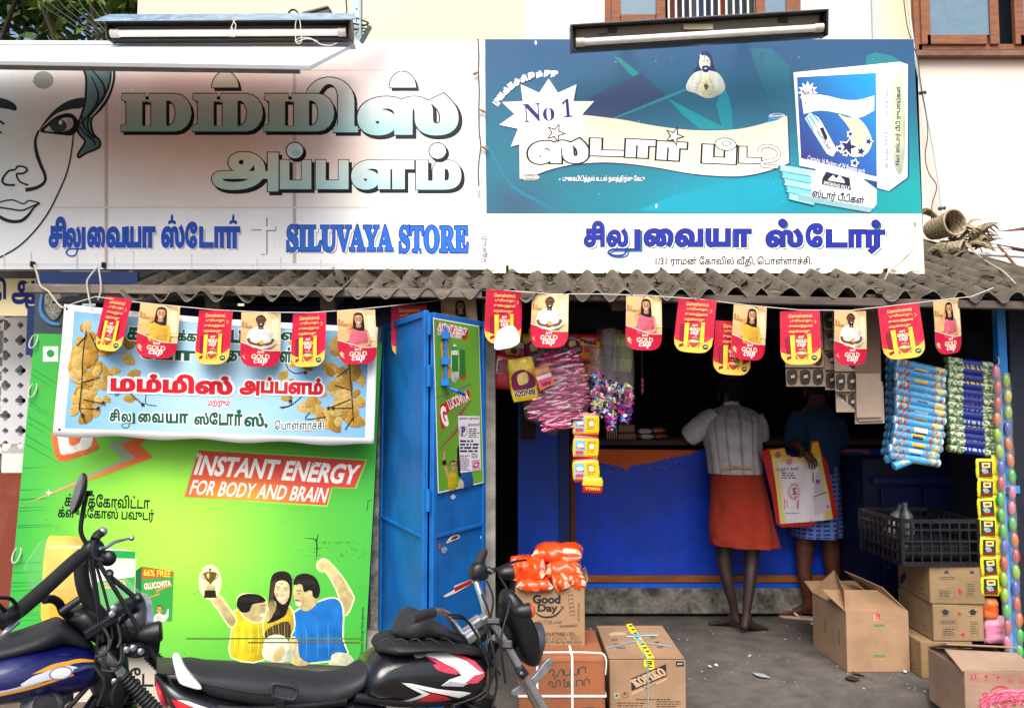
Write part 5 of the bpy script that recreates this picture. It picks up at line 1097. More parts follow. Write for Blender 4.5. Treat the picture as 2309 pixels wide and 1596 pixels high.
flags = [  # kind, px, py, Y, tilt deg, swing, label
 ('box', 268, 671, -.43, 9, -6, 'red tea carton pennant hanging leftmost over the corner of the flower banner'),
 ('yellow', 362, 686, -.42, 4, 3, 'pennant of a woman in yellow over the left blossoms of the banner'),
 ('box', 487, 700, -.42, 2, -3, 'red tea carton pennant between woman in yellow and man in white over the banner'),
 ('man', 589, 705, -.43, 0, 4, 'pennant of a man in white holding a cup over the middle of the flower banner'),
 ('box', 698, 706, -.42, -1, -4, 'red tea carton pennant between the man and the woman in pink over the banner'),
 ('pink', 803, 699, -.42, -3, 4, 'pennant of a woman in pink over the right end of the flower banner'),
 ('box', 922, 689, -.22, -2, 0, 'red tea carton pennant mostly hidden behind the left leaf of the blue door'),
 ('yellow', 1033, 672, -.16, -4, 0, 'pennant tucked behind the green poster leaf of the blue door, only a face showing'),
 ('box', 1137, 655, -.41, 1, 4, 'red tea carton pennant with a torn white corner beside the door post'),
 ('man', 1241, 664, -.42, 1, -4, 'pennant of a man in white hanging above the pink sweet packets'),
 ('pink', 1452, 668, -.42, 0, 3, 'pennant of a woman in pink hanging alone left of the dark shop opening'),
 ('box', 1573, 675, -.42, 6, -5, 'red tea carton pennant tilted beside the doubled pennants'),
 ('box', 1655, 725, -.37, 4, 0, 'red tea carton pennant half covered by the woman in yellow, yellow foot showing'),
 ('yellow', 1692, 690, -.42, 3, 4, 'pennant of a woman in yellow hanging in front of a red one'),
 ('box', 1803, 701, -.42, 0, -4, 'red tea carton pennant above the strips of small brown sachets'),
 ('man', 1917, 701, -.42, -1, 4, 'pennant of a man in white hanging between two red tea carton pennants at the right'),
 ('box', 2025, 689, -.42, -5, -6, 'red tea carton pennant above the blue biscuit rolls'),
 ('pink', 2133, 676, -.42, -8, 6, 'pennant of a woman in pink at the right end above the green rolls')]
for k, px, py, Y, tl, sw, lab in flags:
    o = FL[k]
    if k in used_f: o = copy_tree(FL[k])
    used_f.add(k)
    o.location = P(px, py, Y); o.rotation_euler = (R(-2 + sw * .8), R(tl), R(sw * 4))
    tag(o, lab, 'pennant', 'tea advertising pennants on the cord')
    if px == 1137: torn = o
tp = MB(); q = [(-14, 92), (18, 80), (34, 110), (24, 124), (2, 132), (-22, 132)]
tp.add([Vector((x * FS, -.03 - .012 * math.sin(x * .06), -y * FS)) for x, y in smooth(q, 3, True)], [tuple(range(18))], C('#f4f4f4'), 'print')
t_ = tp.build('torn_corner', torn, solid=.0008); t_.matrix_parent_inverse = Matrix.Identity(4)
tops = [(150, 690, -.40), (215, 670, -.42), (305, 682, -.42), (402, 692, -.42), (487, 700, -.42), (589, 705, -.42), (698, 706, -.42), (803, 699, -.42), (890, 690, -.36), (960, 682, -.22), (1075, 665, -.2), (1137, 656, -.4), (1241, 664, -.42), (1340, 664, -.42), (1452, 667, -.42), (1573, 675, -.42), (1692, 690, -.42), (1803, 700, -.42), (1917, 701, -.42), (2025, 689, -.42), (2133, 676, -.42), (2190, 670, -.41), (2240, 650, -.39)]
m = MB(); m.tube([P(x, y - 1, Y) for x, y, Y in tops], .0025, H('#d9d5ca', .8), 'plastic', 6); tag(m.build('bunting_cord'), 'thin pale cord strung along the eave carrying the tea pennants', 'cord')
# ================================================================ GOODS
KB, KD = H('#b98f68', .70), H('#a07a58', .8)
def carton(name, label, x0, x1, yt, yb, Y, dep, yaw=0.0, col=KB, group=None, top=True, wall=.006, bev=.006):
    """cardboard box whose front face fills the pixel box at depth Y; returns root, front Plane, corner points"""
    bl, br, tl = P(x0, yb, Y), P(x1, yb, Y), P(x0, yt, Y); w = (br - bl).length; h = tl.z - bl.z
    d = Vector((math.cos(yaw), math.sin(yaw), 0)); b = Vector((-math.sin(yaw), math.cos(yaw), 0)); u = Vector((0, 0, 1))
    t = thing(name, label, 'cardboard box', bl + d * w / 2 + b * dep / 2, group=group); m = MB()
    f = [bl, bl + d * w, bl + d * w + u * h, bl + u * h]
    if top: m.hexa([p + b * dep for p in f], f, col, 'card')
    else:
        m.bar(bl + u * .004 + b * dep / 2, bl + u * .004 + b * dep / 2 + d * w, dep, .008, col, 'card')
        for p, q in ((bl, bl + d * w), (bl + b * (dep - wall), bl + d * w + b * (dep - wall))): m.hexa([p + b * wall, q + b * wall, q + b * wall + u * h, p + b * wall + u * h], [p, q, q + u * h, p + u * h], col, 'card')
        for p in (bl, bl + d * (w - wall)): m.hexa([p + b * (dep - wall), p + d * wall + b * (dep - wall), p + d * wall + b * (dep - wall) + u * h, p + b * (dep - wall) + u * h], [p + b * wall, p + d * wall + b * wall, p + d * wall + b * wall + u * h, p + b * wall + u * h], col, 'card')
    m.build('carton', t, bevel=bev if top else .002)
    return t, Plane(bl, -b), dict(bl=bl, d=d, b=b, u=u, w=w, h=h, dep=dep)
INKB = H('#1c1d24')
def shelf(o): pass
# --- biscuit carton on top of a strapped box, left of the opening
t, pl, k = carton('strapped_box', 'reddish brown cardboard box with white straps and handwritten Tamil under the biscuit carton', 1168, 1366, 1480, 1632, -.78, .44, 0, H('#b06a44', .68), bev=.016)
m = MB(); st = H('#eef0ee', .9)
for s in (.22, .62):
    x = k['bl'] + k['d'] * k['w'] * s
    m.bar(x - k['b'] * .002 , x - k['b'] * .002 + k['u'] * (k['h']), .010, .002, st, 'plastic', up=k['b']); m.bar(x + k['u'] * (k['h'] + .001), x + k['u'] * (k['h'] + .001) + k['b'] * k['dep'], .010, .002, st, 'plastic')
z = k['u'] * k['h'] * .42; a_ = k['bl'] + z - k['b'] * .003; m.bar(a_, a_ + k['d'] * k['w'], .002, .010, st, 'plastic'); m.bar(a_ + k['d'] * (k['w'] + .003), a_ + k['d'] * (k['w'] + .003) + k['b'] * k['dep'], .002, .010, st, 'plastic')
m.tube(smooth3([k['bl'] + k['u'] * (k['h'] + .003) + k['b'] * .05 + k['d'] * .03, k['bl'] + k['u'] * (k['h'] + .003) + k['b'] * .05 + k['d'] * k['w'] * .85, k['bl'] + k['u'] * (k['h'] * .97) + k['b'] * .03 + k['d'] * (k['w'] + .003), k['bl'] + k['u'] * (k['h'] * .7) + k['b'] * .03 + k['d'] * (k['w'] + .003)], 4), .004, st, 'plastic', 6)
m.build('strap', t)
a = Art(pl, mat='matte'); GR = H('#123c34'); 
for pts in ([(1238, 1517), (1244, 1508), (1250, 1514), (1246, 1522), (1256, 1523), (1262, 1511), (1268, 1509), (1270, 1520)], [(1272, 1509), (1273, 1521), (1285, 1520), (1286, 1507)], [(1288, 1519), (1288, 1508), (1293, 1519), (1302, 1519), (1303, 1506)], [(1306, 1520), (1307, 1506), (1319, 1504), (1320, 1516)], [(1237, 1545), (1240, 1536), (1247, 1540), (1244, 1547), (1254, 1546), (1254, 1535), (1262, 1534), (1263, 1546)], [(1270, 1533), (1274, 1530), (1272, 1545), (1279, 1546), (1279, 1536)], [(1283, 1534), (1284, 1546), (1296, 1545)], [(1300, 1546), (1301, 1534), (1312, 1533), (1313, 1545)], [(1317, 1545), (1318, 1533), (1328, 1531), (1329, 1541)]): a.stroke(pts, 2.6, GR, 3)
for x, y in ((1251, 1529), (1322, 1526)): a.ell(x, y, 1.6, 1.6, GR)
a.stroke([(1200, 1490), (1250, 1493), (1300, 1491), (1346, 1494), (1356, 1489)], 1, H('#5a3018')); a.build('handwriting', t)
t, pl, k = carton('biscuit_carton', 'open brown biscuit carton printed with a smile, full of orange packets', 1162, 1319, 1322, 1462, -.62, .3, 0, H('#b9936c', .70), top=False)
a = Art(pl, mat='matte'); gi = H('#20242a')
a.text('Good', 1201, 1340, 1264, 1361, gi, .05); a.text('Day', 1212, 1361, 1258, 1384, gi, .05)
a.stroke([(1204, 1376), (1214, 1386), (1230, 1391), (1250, 1388), (1262, 1378), (1269, 1368)], [1, 4, 5, 4, 2], gi, 4); a.stroke([(1263, 1368), (1270, 1366), (1271, 1373)], 1.8, gi)
a.stroke([(1219, 1333), (1246, 1333), (1246, 1338), (1232, 1342), (1219, 1338)], .7, gi, 0, True); a.text('BRITANNIA', 1222, 1334.5, 1243, 1337.5, gi, .0); a.text('BUTTER', 1215, 1398, 1246, 1407, gi, .0); a.text('COOKIES', 1248, 1400, 1266, 1405, gi, .02)
a.ell(1271, 1326, 9, 5, gi); a.ell(1271, 1326, 8.2, 4.2, H('#b9936c', .70)); a.text('FR', 1268, 1324, 1274, 1328, gi)
for q in range(6): a.stroke([(1280 + q * 1.0, 1334 + 9 * q), (1290 + q * 1.0, 1332 + 9 * q), (1291 + q, 1340 + 9 * q), (1281 + q, 1342 + 9 * q)], .8, gi, 0, True)
a.text('NOT FOR RETAIL SALE', 1284, 1378, 1326, 1382, gi, .02, rot=-math.pi / 2); a.stroke([(1260, 1411), (1303, 1407), (1304, 1411), (1260, 1415)], .7, gi, 0, True); a.lines(1263, 1409.5, 1302, 1413, 1, gi, .6, rnd=random.Random(1))
a.text('BRITANNIA INDUSTRIES LTD.,', 1170, 1425, 1299, 1434, gi, .03); a.text('HUNGERFORD STREET KOLKATA - 700 017', 1170, 1434, 1307, 1443, gi, .0); a.text('CONTAINS 72 PACKS OF 53g+22g FREE EACH', 1170, 1444, 1311, 1452, gi, .02); a.text('BRITANNIA INDUSTRIES LTD', 1228, 1454, 1309, 1460, gi, .02)
a.build('printing', t)
m = MB(); o_, u, d, b, w, h, dep = k['bl'], k['u'], k['d'], k['b'], k['w'], k['h'], k['dep']
m.add([o_ + u * h + d * w, o_ + u * h + d * w + b * dep, o_ + u * h + d * (w + .03) + b * dep * .95 + u * .035, o_ + u * h + d * (w + .02) + b * .02 + u * .03], [(0, 1, 2, 3)], H('#a8835e', .8), 'card'); m.build('flap', t, solid=.004)
def pillow(m, c, s, rot, col, mat, seed=0, n=14, nx=12, crimp=.25, rough=.05, colfn=None):
    M = rot.to_matrix() if isinstance(rot, Euler) else rot; c = Vector(c); rings = []
    for i in range(nx + 1):
        x = -1 + 2 * i / nx; e = 1 - abs(x) ** 5; th = crimp * .15 + (1 - crimp * .15) * max(0, e) ** .6; wd = 1 - .1 * (abs(x) ** 3); ring = []
        for j in range(n):
            q = 2 * math.pi * j / n; cc, ss = math.cos(q), math.sin(q)
            y = math.copysign(abs(cc) ** .6, cc) * wd; z = math.copysign(abs(ss) ** .7, ss) * th
            p = Vector((x * s[0] / 2, y * s[1] / 2, z * s[2] / 2)); p += p.normalized() * rough * min(s) * noise.noise(Vector((x * 3 + seed * 7.1, cc * 2.2, ss * 2.2 + seed))) * 1.6
            ring.append(c + M @ p)
        rings.append(ring)
    n0 = len(m.f); m.loft(rings, col, mat)
    if colfn:
        for q in range(nx): 
            for j in range(n): m.c[n0 + q * n + j] = [colfn((q + .5) / nx, j / n)] * 4
orange_spots = [(1258, 1245, 108, 36, .02, 'topmost', -.46), (1190, 1280, 80, 46, -.05, 'left in the second row', -.55), (1270, 1281, 78, 40, .03, 'right in the second row', -.5), (1203, 1312, 76, 26, .0, 'long one in the front row', -.58), (1261, 1308, 34, 32, .1, 'small one mid front row', -.57), (1297, 1307, 34, 30, -.1, 'small one at front right', -.55)]
for i, (x, y, w_, h_, ro, lab, Y) in enumerate(orange_spots):
    c = P(x, y, Y); s = (Y - CAMY) / FPX; m = MB(); r = random.Random(i)
    def cf(u, v, i=i): return mixc(C('#f24c08'), C('#f7b79a'), 1 if (u < .12 or u > (.62 if i in (0, 4, 5) else .86)) and (int(v * 14) + i) % 3 else 0)
    pillow(m, c, (w_ * s, .16, h_ * s), Euler((.1, -ro, .06 * (i - 2))), C('#f24c08'), 'wrap', i, 18, 16, .2, .16, cf)
    o = m.build('snack_packet', smooth=60); tag(o, 'orange snack packet in clear wrapping on the biscuit carton, ' + lab, 'snack packet', 'orange packets heaped in the biscuit carton')
# --- coffee sweets carton
t, pl, k = carton('sweets_carton', 'taped brown carton with a slanting black coffee sweets label in front of the counter', 1375, 1548, 1486, 1606, -.66, .57, 0, H('#b5906e', .70))
a = Art(pl, mat='matte')
a.poly([(1423, 1529), (1502, 1496), (1503, 1524), (1424, 1557)], INKB); a.text('𝐊𝐎𝐏𝐈𝐊𝐎', 1424, 1516, 1501, 1537, H('#cda883', .9), .05, rot=-.4, shear=-.35); a.poly([(1424, 1560), (1504, 1527), (1505, 1531), (1424, 1567)], H('#c9a583', .85)); a.text('Cappuccino', 1449, 1543, 1481, 1550, INKB, .02, rot=-.4)
a.rect(1524, 1490, 1542, 1502, INKB); a.text('JAR', 1527, 1493.5, 1539, 1498.5, H('#d8c4ac'), .03); a.rect(1385, 1561, 1396, 1573, H('#8fae8c')); a.ell(1390.5, 1567, 3, 3, H('#1d4a36')); a.ell(1410, 1566, 7, 7, H('#4a3c34')); a.ell(1410, 1566, 5.4, 5.4, H('#a98463')); a.ell(1409, 1564, 2, 3, H('#3a2e28'))
r = random.Random(3); a.lines(1435, 1575, 1518, 1580, 1, INKB, .5, rnd=r); a.lines(1392, 1583, 1470, 1600, 3, H('#3c332e'), .45, rnd=r); a.lines(1480, 1580, 1545, 1596, 3, H('#3c332e'), .45, rnd=r); a.build('printing', t)
o_, u, d, b, w, h, dep = (k[q] for q in ('bl', 'u', 'd', 'b', 'w', 'h', 'dep'))
tp = Plane(o_ + u * h, u); a = Art(tp, mat='print'); YT = C('#f2e21a')
a.poly([(1411, 1407), (1424, 1405), (1476, 1482), (1458, 1484)], YT)
for q in range(9): y = 1409 + q * 8.2; x = 1414 + (y - 1407) * .66; a.poly([(x + 2, y), (x + 10, y - .5), (x + 11, y + 3), (x + 4, y + 3.4)], INKB)
for x, y, w_, h_ in ((1378, 1440, 20, 6), (1384, 1450, 18, 5), (1390, 1458, 20, 5), (1466, 1434, 16, 6), (1475, 1446, 14, 8), (1482, 1456, 16, 5)): a.lines(x, y, x + w_, y + h_, 2, INKB, .55, rnd=r)
a.poly([(1372, 1428), (1386, 1424), (1410, 1425), (1412, 1431), (1388, 1432), (1378, 1434)], H('#c9ab8a', .85)); a.build('top_tape', t)
a = Art(pl, mat='print'); a.base = 8; a.poly([(1452, 1486), (1474, 1486), (1475, 1506), (1470, 1509), (1458, 1507), (1452, 1500)], YT); a.text('IN', 1456, 1490, 1472, 1504, INKB, .04, rot=1.57); a.build('front_tape', t)
m = MB(); c_ = H('#7fb6d4', .85)
pts = lambda L: smooth3([tp(x, y, .004) for x, y in L], 4)
m.tube(pts([(1366, 1463), (1400, 1454), (1436, 1447), (1470, 1452), (1515, 1459)]), .0022, c_, 'plastic', 6); m.tube(pts([(1412, 1436), (1432, 1436), (1452, 1434), (1484, 1433)]), .004, c_, 'plastic', 6); m.tube(pts([(1424, 1430), (1438, 1440), (1450, 1465), (1458, 1483)]) + [pl(1460, 1487, .006), pl(1461, 1540, .004), pl(1462, 1604, .003)], .0025, c_, 'plastic', 6)
for q in range(5): m.tube(pts([(1428 + 4 * q, 1430), (1434, 1438), (1436 + 3 * q, 1445)]), .003, c_, 'plastic', 6)
m.build('twine', t)
m = MB(); m.bar(o_ + u * (h + .0005) + b * .002, o_ + u * (h + .0005) + d * w + b * .002, .003, .002, H('#3a2c20'), 'matte'); m.build('lid_seam', t)
# --- big open carton on the shop floor
YB = G(1985, 1516, FZ).y
t, pl, k = carton('open_carton', 'plain open cardboard box with raised flaps standing alone on the shop floor', 1911, 2054, 1379, 1516.5, YB, .46, .02, H('#bd9875', .70), top=False)
o_, u, d, b, w, h, dep = (k[q] for q in ('bl', 'u', 'd', 'b', 'w', 'h', 'dep'))
def flap(q, nm='flap'):
    m = MB(); m.add(q, [(0, 1, 2, 3)], H('#b58f6c', .70), 'card'); return m.build(nm, t, solid=.005)
T_ = o_ + u * h
flap([T_, T_ + d * w, T_ + d * (w - .06) + b * .2 + u * .07, T_ + d * (-.05) + b * .19 + u * .075])
flap([T_, T_ + b * dep, T_ + b * (dep - .02) + d * .13 + u * .13, T_ + b * .05 + d * .02 + u * .1])
flap([T_ + d * w, T_ + d * w + b * dep, T_ + d * (w - .13) + b * (dep + .02) + u * .12, T_ + d * (w - .07) + b * .14 + u * .1])
flap([T_ + b * dep, T_ + b * dep + d * w, T_ + b * (dep + .12) + d * w + u * .04, T_ + b * (dep + .12) + u * .04])
a = Art(pl, mat='matte'); gn = H('#2f7a34'); a.rect(1970, 1383, 1981, 1398, H('#c7a98c')); a.stroke([(1981, 1379), (1971, 1380), (1970, 1398)], .8, H('#c03a30')); a.text('BRU', 1972, 1384, 1986, 1396, H('#c0282a'), .04, rot=1.57)
for y in (1407, 1410, 1476, 1479): a.rect(1970, y, 1995, y + 2, gn)
a.build('printing', t)
a = Art(Plane(o_, -d), mat='matte')
for x, y, x2, y2 in ((1860, 1395, 1861, 1425), (1891, 1420, 1893, 1452)): a.stroke([(x, y), (x2, y2)], 2.6, gn)
for q in range(4): a.stroke([(1874 + q, 1418 + 8 * q), (1880 + q, 1414 + 8 * q)], 1, H('#5a3c28'))
a.build('side_marks', t)
# --- stacked cartons at the right
YS = G(2140, 1530, FZ).y
zt = None
specs = [(2079, 2196, 1446, 1530, 'brown carton with up arrows, lowest of the three stacked at the right', .0, YS),
         (2106, 2219, 1362, 1445, 'brown carton with up arrows and a handwritten mark, middle of the stack of three', -.02, YS),
         (2098, 2218, 1276, 1361, 'brown carton without arrows, topmost of the stack, right under the black crate', -.06, YS)]
for i, (x0, x1, yt, yb, lab, yaw, Y) in enumerate(specs):
    t, pl, k = carton('arrow_carton', lab, x0, x1, yt, yb, Y, .4, yaw, [H('#a98a5e', .64), H('#b2926a', .64), H('#a98c66', .6)][i], 'brown cartons stacked at the right')
    a = Art(pl, mat='matte'); r = random.Random(20 + i); ink = H('#23222a'); x, y = x0, yt; rd = H('#a82c34')
    if i < 2:
        for ax in (x + 14 + 0 * i, x + 76):
            a.poly([(ax, y + 18), (ax + 11, y + 10), (ax + 23, y + 18), (ax + 18, y + 18), (ax + 18, y + 24), (ax + 6, y + 24), (ax + 6, y + 18)], ink); a.lines(ax + 3, y + 26, ax + 20, y + 28, 1, ink, .6, rnd=r)
        a.poly([(x + 53, y + 16), (x + 55, y + 26), (x + 49, y + 30), (x + 64, y + 22)], rd)
        a.lines(x + 15, y + 36, x + 60, y + 46, 3, ink, .5, rnd=r)
    else:
        for ax in (x + 36, x + 94): a.poly([(ax - 5, y + 17), (ax - 4, y + 12), (ax, y + 9), (ax + 4, y + 12), (ax + 5, y + 17)], H('#26305a'))
        a.lines(x + 20, y + 24, x + 74, y + 32, 2, ink, .4, rnd=r); a.poly([(x + 62, y + 48), (x + 66, y + 52), (x + 73, y + 58), (x + 70, y + 64), (x + 62, y + 62)], rd)
    a.stroke([(x + 18, y + 52), (x + 54, y + 50), (x + 55, y + 74), (x + 19, y + 75)], .7, ink, 0, True); a.lines(x + 21, y + 55, x + 52, y + 72, 4, ink, .45, rnd=r); a.poly([(x + 58, y + 68), (x + 70, y + 62), (x + 68, y + 76)], rd) if i < 2 else None
    a.stroke([(x + 82, y + 38), (x + 99, y + 36), (x + 100, y + 70), (x + 83, y + 72)], .7, ink, 0, True); a.lines(x + 84, y + 40, x + 99, y + 68, 7, ink, .4, rnd=r)
    a.build('printing', t)
    a = Art(Plane(k['bl'], -k['d']), mat='matte'); fx = x0 - 26; fy = yb - 40
    a.stroke([(fx + 2, fy + 10), (fx + 6, fy + 2), (fx + 10, fy + 6)], 1.4, ink); a.stroke([(fx, fy + 14), (fx + 14, fy + 19)], 1.2, ink)
    if i == 2: a.poly([(2030, 1298), (2040, 1288), (2044, 1300), (2034, 1318), (2028, 1312)], ink); a.poly([(1995, 1278), (2006, 1274), (2008, 1282), (1996, 1284)], ink)
    a.build('side_marks', t)
top_k = k
# --- black crate on the cartons
cb_ = P(2044, 1274, YS - .01); ce = P(2216, 1272, YS - .01); cw = ce.x - cb_.x; ch = .235; cd = .5
t = thing('plastic_crate', 'black slatted plastic crate on top of the stacked cartons at the right', 'crate', (cb_.x + cw / 2, YS + cd / 2, cb_.z)); m = MB(); ck = H('#0b0c11'); x0, y0, z0 = cb_.x - .02, YS - .012, cb_.z + .006
m.box((x0 + cw / 2, y0 + cd / 2, z0 + .006), (cw, cd, .012), ck, 'plastic')
for z in (.0, .06, .12, .18, .225):
    for yy in (y0, y0 + cd): m.box((x0 + cw / 2, yy, z0 + z), (cw + .02, .014, .022 if z in (0, .225) else .012), ck, 'plastic')
    for xx in (x0, x0 + cw): m.box((xx, y0 + cd / 2, z0 + z), (.014, cd, .022 if z in (0, .225) else .012), ck, 'plastic')
for q in range(9):
    for yy in (y0, y0 + cd): m.box((x0 + cw * q / 8, yy, z0 + ch / 2), (.02 if q in (0, 8) else .009, .012, ch), ck, 'plastic')
for q in range(10):
    for xx in (x0, x0 + cw): m.box((xx, y0 + cd * q / 9, z0 + ch / 2), (.012, .02 if q in (0, 9) else .009, ch), ck, 'plastic')
m.build('basket', t)
m = MB(); m.box((x0 + cw * .5, y0 + cd * .5, z0 + .06), (cw * .9, cd * .9, .09), H('#0c0e16'), 'plastic'); m.build('contents', t, bevel=.02)
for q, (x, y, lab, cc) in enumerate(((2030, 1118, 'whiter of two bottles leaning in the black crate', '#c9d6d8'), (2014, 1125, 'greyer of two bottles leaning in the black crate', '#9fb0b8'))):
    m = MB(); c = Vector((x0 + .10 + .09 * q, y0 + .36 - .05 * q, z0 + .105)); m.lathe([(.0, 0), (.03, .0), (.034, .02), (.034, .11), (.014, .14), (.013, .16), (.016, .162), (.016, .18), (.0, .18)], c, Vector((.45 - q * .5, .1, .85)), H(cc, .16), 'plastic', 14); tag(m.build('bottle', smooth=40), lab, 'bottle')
# --- red printed box and pink net at the bottom right corner
t, pl, k = carton('printed_box', 'brown box with red shipping marks and a big red name at the bottom right corner', 2179, 2345, 1511, 1640, -.72, .34, -.03, H('#b0927a', .7))
a = Art(pl, mat='matte'); rd = H('#b8283c')
for q in range(6):
    x = 2187 + q * 26.5; y = 1516 + q * 1.6; a.stroke([(x, y), (x + 20, y + 1), (x + 20, y + 19), (x, y + 18)], 1, rd, 0, True)
    if q == 0: a.rect(x + 3, y + 3, x + 6, y + 13, rd); a.rect(x + 11, y + 3, x + 14, y + 13, rd); a.rect(x + 2, y + 14, x + 17, y + 16, rd)
    elif q == 1: a.ell(x + 10, y + 7, 4, 4, rd); a.rect(x + 6, y + 14, x + 15, y + 16, rd)
    elif q == 2: a.poly([(x + 3, y + 8), (x + 10, y + 3), (x + 17, y + 8)], rd); a.rect(x + 9, y + 8, x + 11, y + 16, rd)
    else: a.stroke([(x + 6, y + 5), (x + 14, y + 5), (x + 14, y + 12), (x + 6, y + 12)], 1.5, rd, 0, True); a.rect(x + 5, y + 14, x + 16, y + 16, rd)
a.text('𝐒𝐮𝐧𝐟𝐥𝐚𝐦𝐞', 2214, 1562, 2318, 1585, rd, .02, rot=.03); a.stroke([(2232, 1563), (2240, 1552), (2258, 1547), (2272, 1552), (2284, 1562)], [1, 5, 2], rd, 4); a.stroke([(2240, 1566), (2250, 1557), (2268, 1556)], [1, 3, 1], rd, 4); a.build('printing', t)
o_, u, d, b, w, h, dep = (k[q] for q in ('bl', 'u', 'd', 'b', 'w', 'h', 'dep')); T_ = o_ + u * h
m = MB()
for q in ([T_ - d * .01, T_ + d * (w + .01), T_ + d * w + b * .17 + u * .03, T_ + b * .17 + u * .045], [T_ + b * dep, T_ + b * dep + d * w, T_ + d * w + b * .16 + u * .055, T_ + b * .15 + u * .07]): m.add(q, [(0, 1, 2, 3)], H('#a98c74', .8), 'card')
m.build('flap', t, solid=.006)
m = MB(); r = random.Random(9); pk = [C('#d8607a'), C('#c84a68'), C('#e58a9a')]
for q in range(7):
    pts = [P(2212 + 14 * i, 1590 - 14 * math.sin(min(1, i / 5) * 1.4) - 3 * q + r.uniform(-2, 2) + (5 if i == 0 else 0), -1.02 + .012 * q) for i in range(9)]
    m.tube(smooth3(pts, 3), .010, pk[q % 3], 'cloth', 7)
for q in range(70):
    p = P(r.uniform(2212, 2320), r.uniform(1566, 1600), -1.05); e = p + Vector((r.uniform(-.03, .03), -.01, r.uniform(-.02, .03))); m.tube([p, e], .0022, pk[q % 3], 'cloth', 4)
tag(m.build('pink_rope_heap', smooth=60), 'heap of fuzzy pink rope in front of the red printed box', 'rope')

# ---------------------------------------------------------------- hanging goods, left side of the opening
def packet(x, y, w_, h_, Y, rot, cols, label, art=None, seed=0, group=None, th=.035, kind='snack_packet', cat='snack packet'):
    s = (Y - CAMY) / FPX; c = P(x, y, Y); m = MB(); W_, H_ = w_ * s, h_ * s
    M = Matrix(((0, 1, 0), (0, 0, 1), (1, 0, 0))).transposed()   # pillow x -> up, y -> across
    M = Matrix.Rotation(rot, 3, 'Y') @ Matrix(((0, 1, 0), (0, 0, -1), (1, 0, 0)))
    def cf(u, v): return cols[min(len(cols) - 1, int(u * len(cols)))]
    pillow(m, c, (H_, W_, th), M, cols[0], 'wrap', seed, 18, 18, .4, .12, cf)
    t = m.build(kind, smooth=60); tag(t, label, cat, group)
    if art:
        R3 = Matrix.Rotation(rot, 3, 'Y'); mp = lambda a_, b_: c + R3 @ Vector((a_ * W_ / 2, -th * .5 * max(.1, 1 - abs(b_) ** 5) ** .6 * max(0, 1 - abs(a_) ** 3) ** .5 - .0025, -b_ * H_ / 2))
        a = ArtG(mp, Vector((0, -1, 0)), step=.0008); art(a); a.build('print', t)
    return t
Yk, Wk, Rk, Mk = C('#f2cf1a'), C('#f4f0ea'), C('#c81e34'), C('#7c1a4a')
def art_bounce(a): a.text('Bounce', -.8, -.45, .8, .05, Wk, .05, C('#5a1020'), .04, rot=.15); a.blob([(-.4, .2), (.3, .1), (.4, .7), (-.3, .8)], C('#e0b070')); a.ell(.1, .45, .2, .2, C('#5a2a16'))
def art_bingo(a): a.blob([(-.8, -.2), (0, -.45), (.8, -.1), (.7, .45), (-.7, .5)], Mk); a.blob([(-.35, -.2), (.3, -.3), (.35, .15), (-.3, .25)], C('#efd88a')); a.text('BINGO!', -.75, .5, .75, .78, C('#4a1a20'), .05, Wk, .05, rot=math.pi)
def art_label(a): a.rect(-.75, -.7, .75, .2, Wk); a.lines(-.65, -.6, .65, .1, 6, C('#4a4a52'), .5, rnd=random.Random(4))
def art_fruit(a): a.text('Masala', -.7, -.6, .7, -.25, C('#7a1a1a'), .05, rot=.1); a.blob([(-.7, 0), (0, -.2), (.7, .05), (.6, .7), (-.6, .75)], C('#e8842a')); a.ell(-.1, .2, .3, .2, C('#c0281e')); a.ell(.3, .45, .2, .15, C('#3f7a2a')); a.rect(-.4, -.1, .3, .02, C('#3a6ab8'))
GH = 'snack packets hanging at the left of the opening'
packet(1140, 838, 58, 78, -.02, .12, [Rk, Rk, C('#d84a5a'), Rk], 'red and white snack packet turned backwards, hanging lowest left beside the door post', art_label, 1, GH)
packet(1158, 778, 74, 62, .02, .2, [C('#b01c3c'), C('#8c1432'), C('#a81a3a')], 'dark red snack packet with white lettering above the yellow one', art_bounce, 2, GH)
packet(1204, 784, 46, 68, .0, -.2, [C('#8a1a4c'), C('#7c1444'), C('#c8a018')], 'maroon snack packet hanging upside down behind the pink sticks bag', art_bingo, 3, GH)
packet(1179, 855, 62, 96, -.16, -.14, [Yk, C('#e8bc10'), C('#d8b018'), Yk], 'yellow and purple snack packet hanging upside down beside the pink sticks bag', art_bingo, 4, GH)
packet(1326, 784, 54, 62, .0, .05, [C('#d83a28'), Yk, C('#e0a020'), C('#c82a24')], 'yellow and red masala packet hanging behind the sweets bags', art_fruit, 5, GH)
packet(1290, 776, 40, 48, -.02, -.25, [C('#6a1448'), Yk, C('#7a184c')], 'purple and yellow snack packet with its corner showing under the man pennant', art_bingo, 6, GH)
packet(1226, 752, 70, 50, .05, .1, [C('#c8141e'), Yk, C('#c8141e')], 'red and yellow packet behind the man pennant, above the pink sticks bag', art_fruit, 9, GH)
packet(1318, 856, 44, 64, .08, -.1, [Yk, C('#e84a1e'), C('#f0c020')], 'yellow and orange packet between the pink sticks bag and the sweets bags', art_fruit, 10, GH)
packet(1128, 800, 40, 60, .05, -.1, [C('#9a1430'), C('#c82a4a'), C('#8a1030')], 'dark red packet tucked against the door post', art_bounce, 11, GH)
packet(1376, 770, 46, 56, .12, .15, [C('#d84a8a'), Wk, C('#e878a8')], 'pink and white packet behind the top of the middle sweets bag', None, 12, GH)
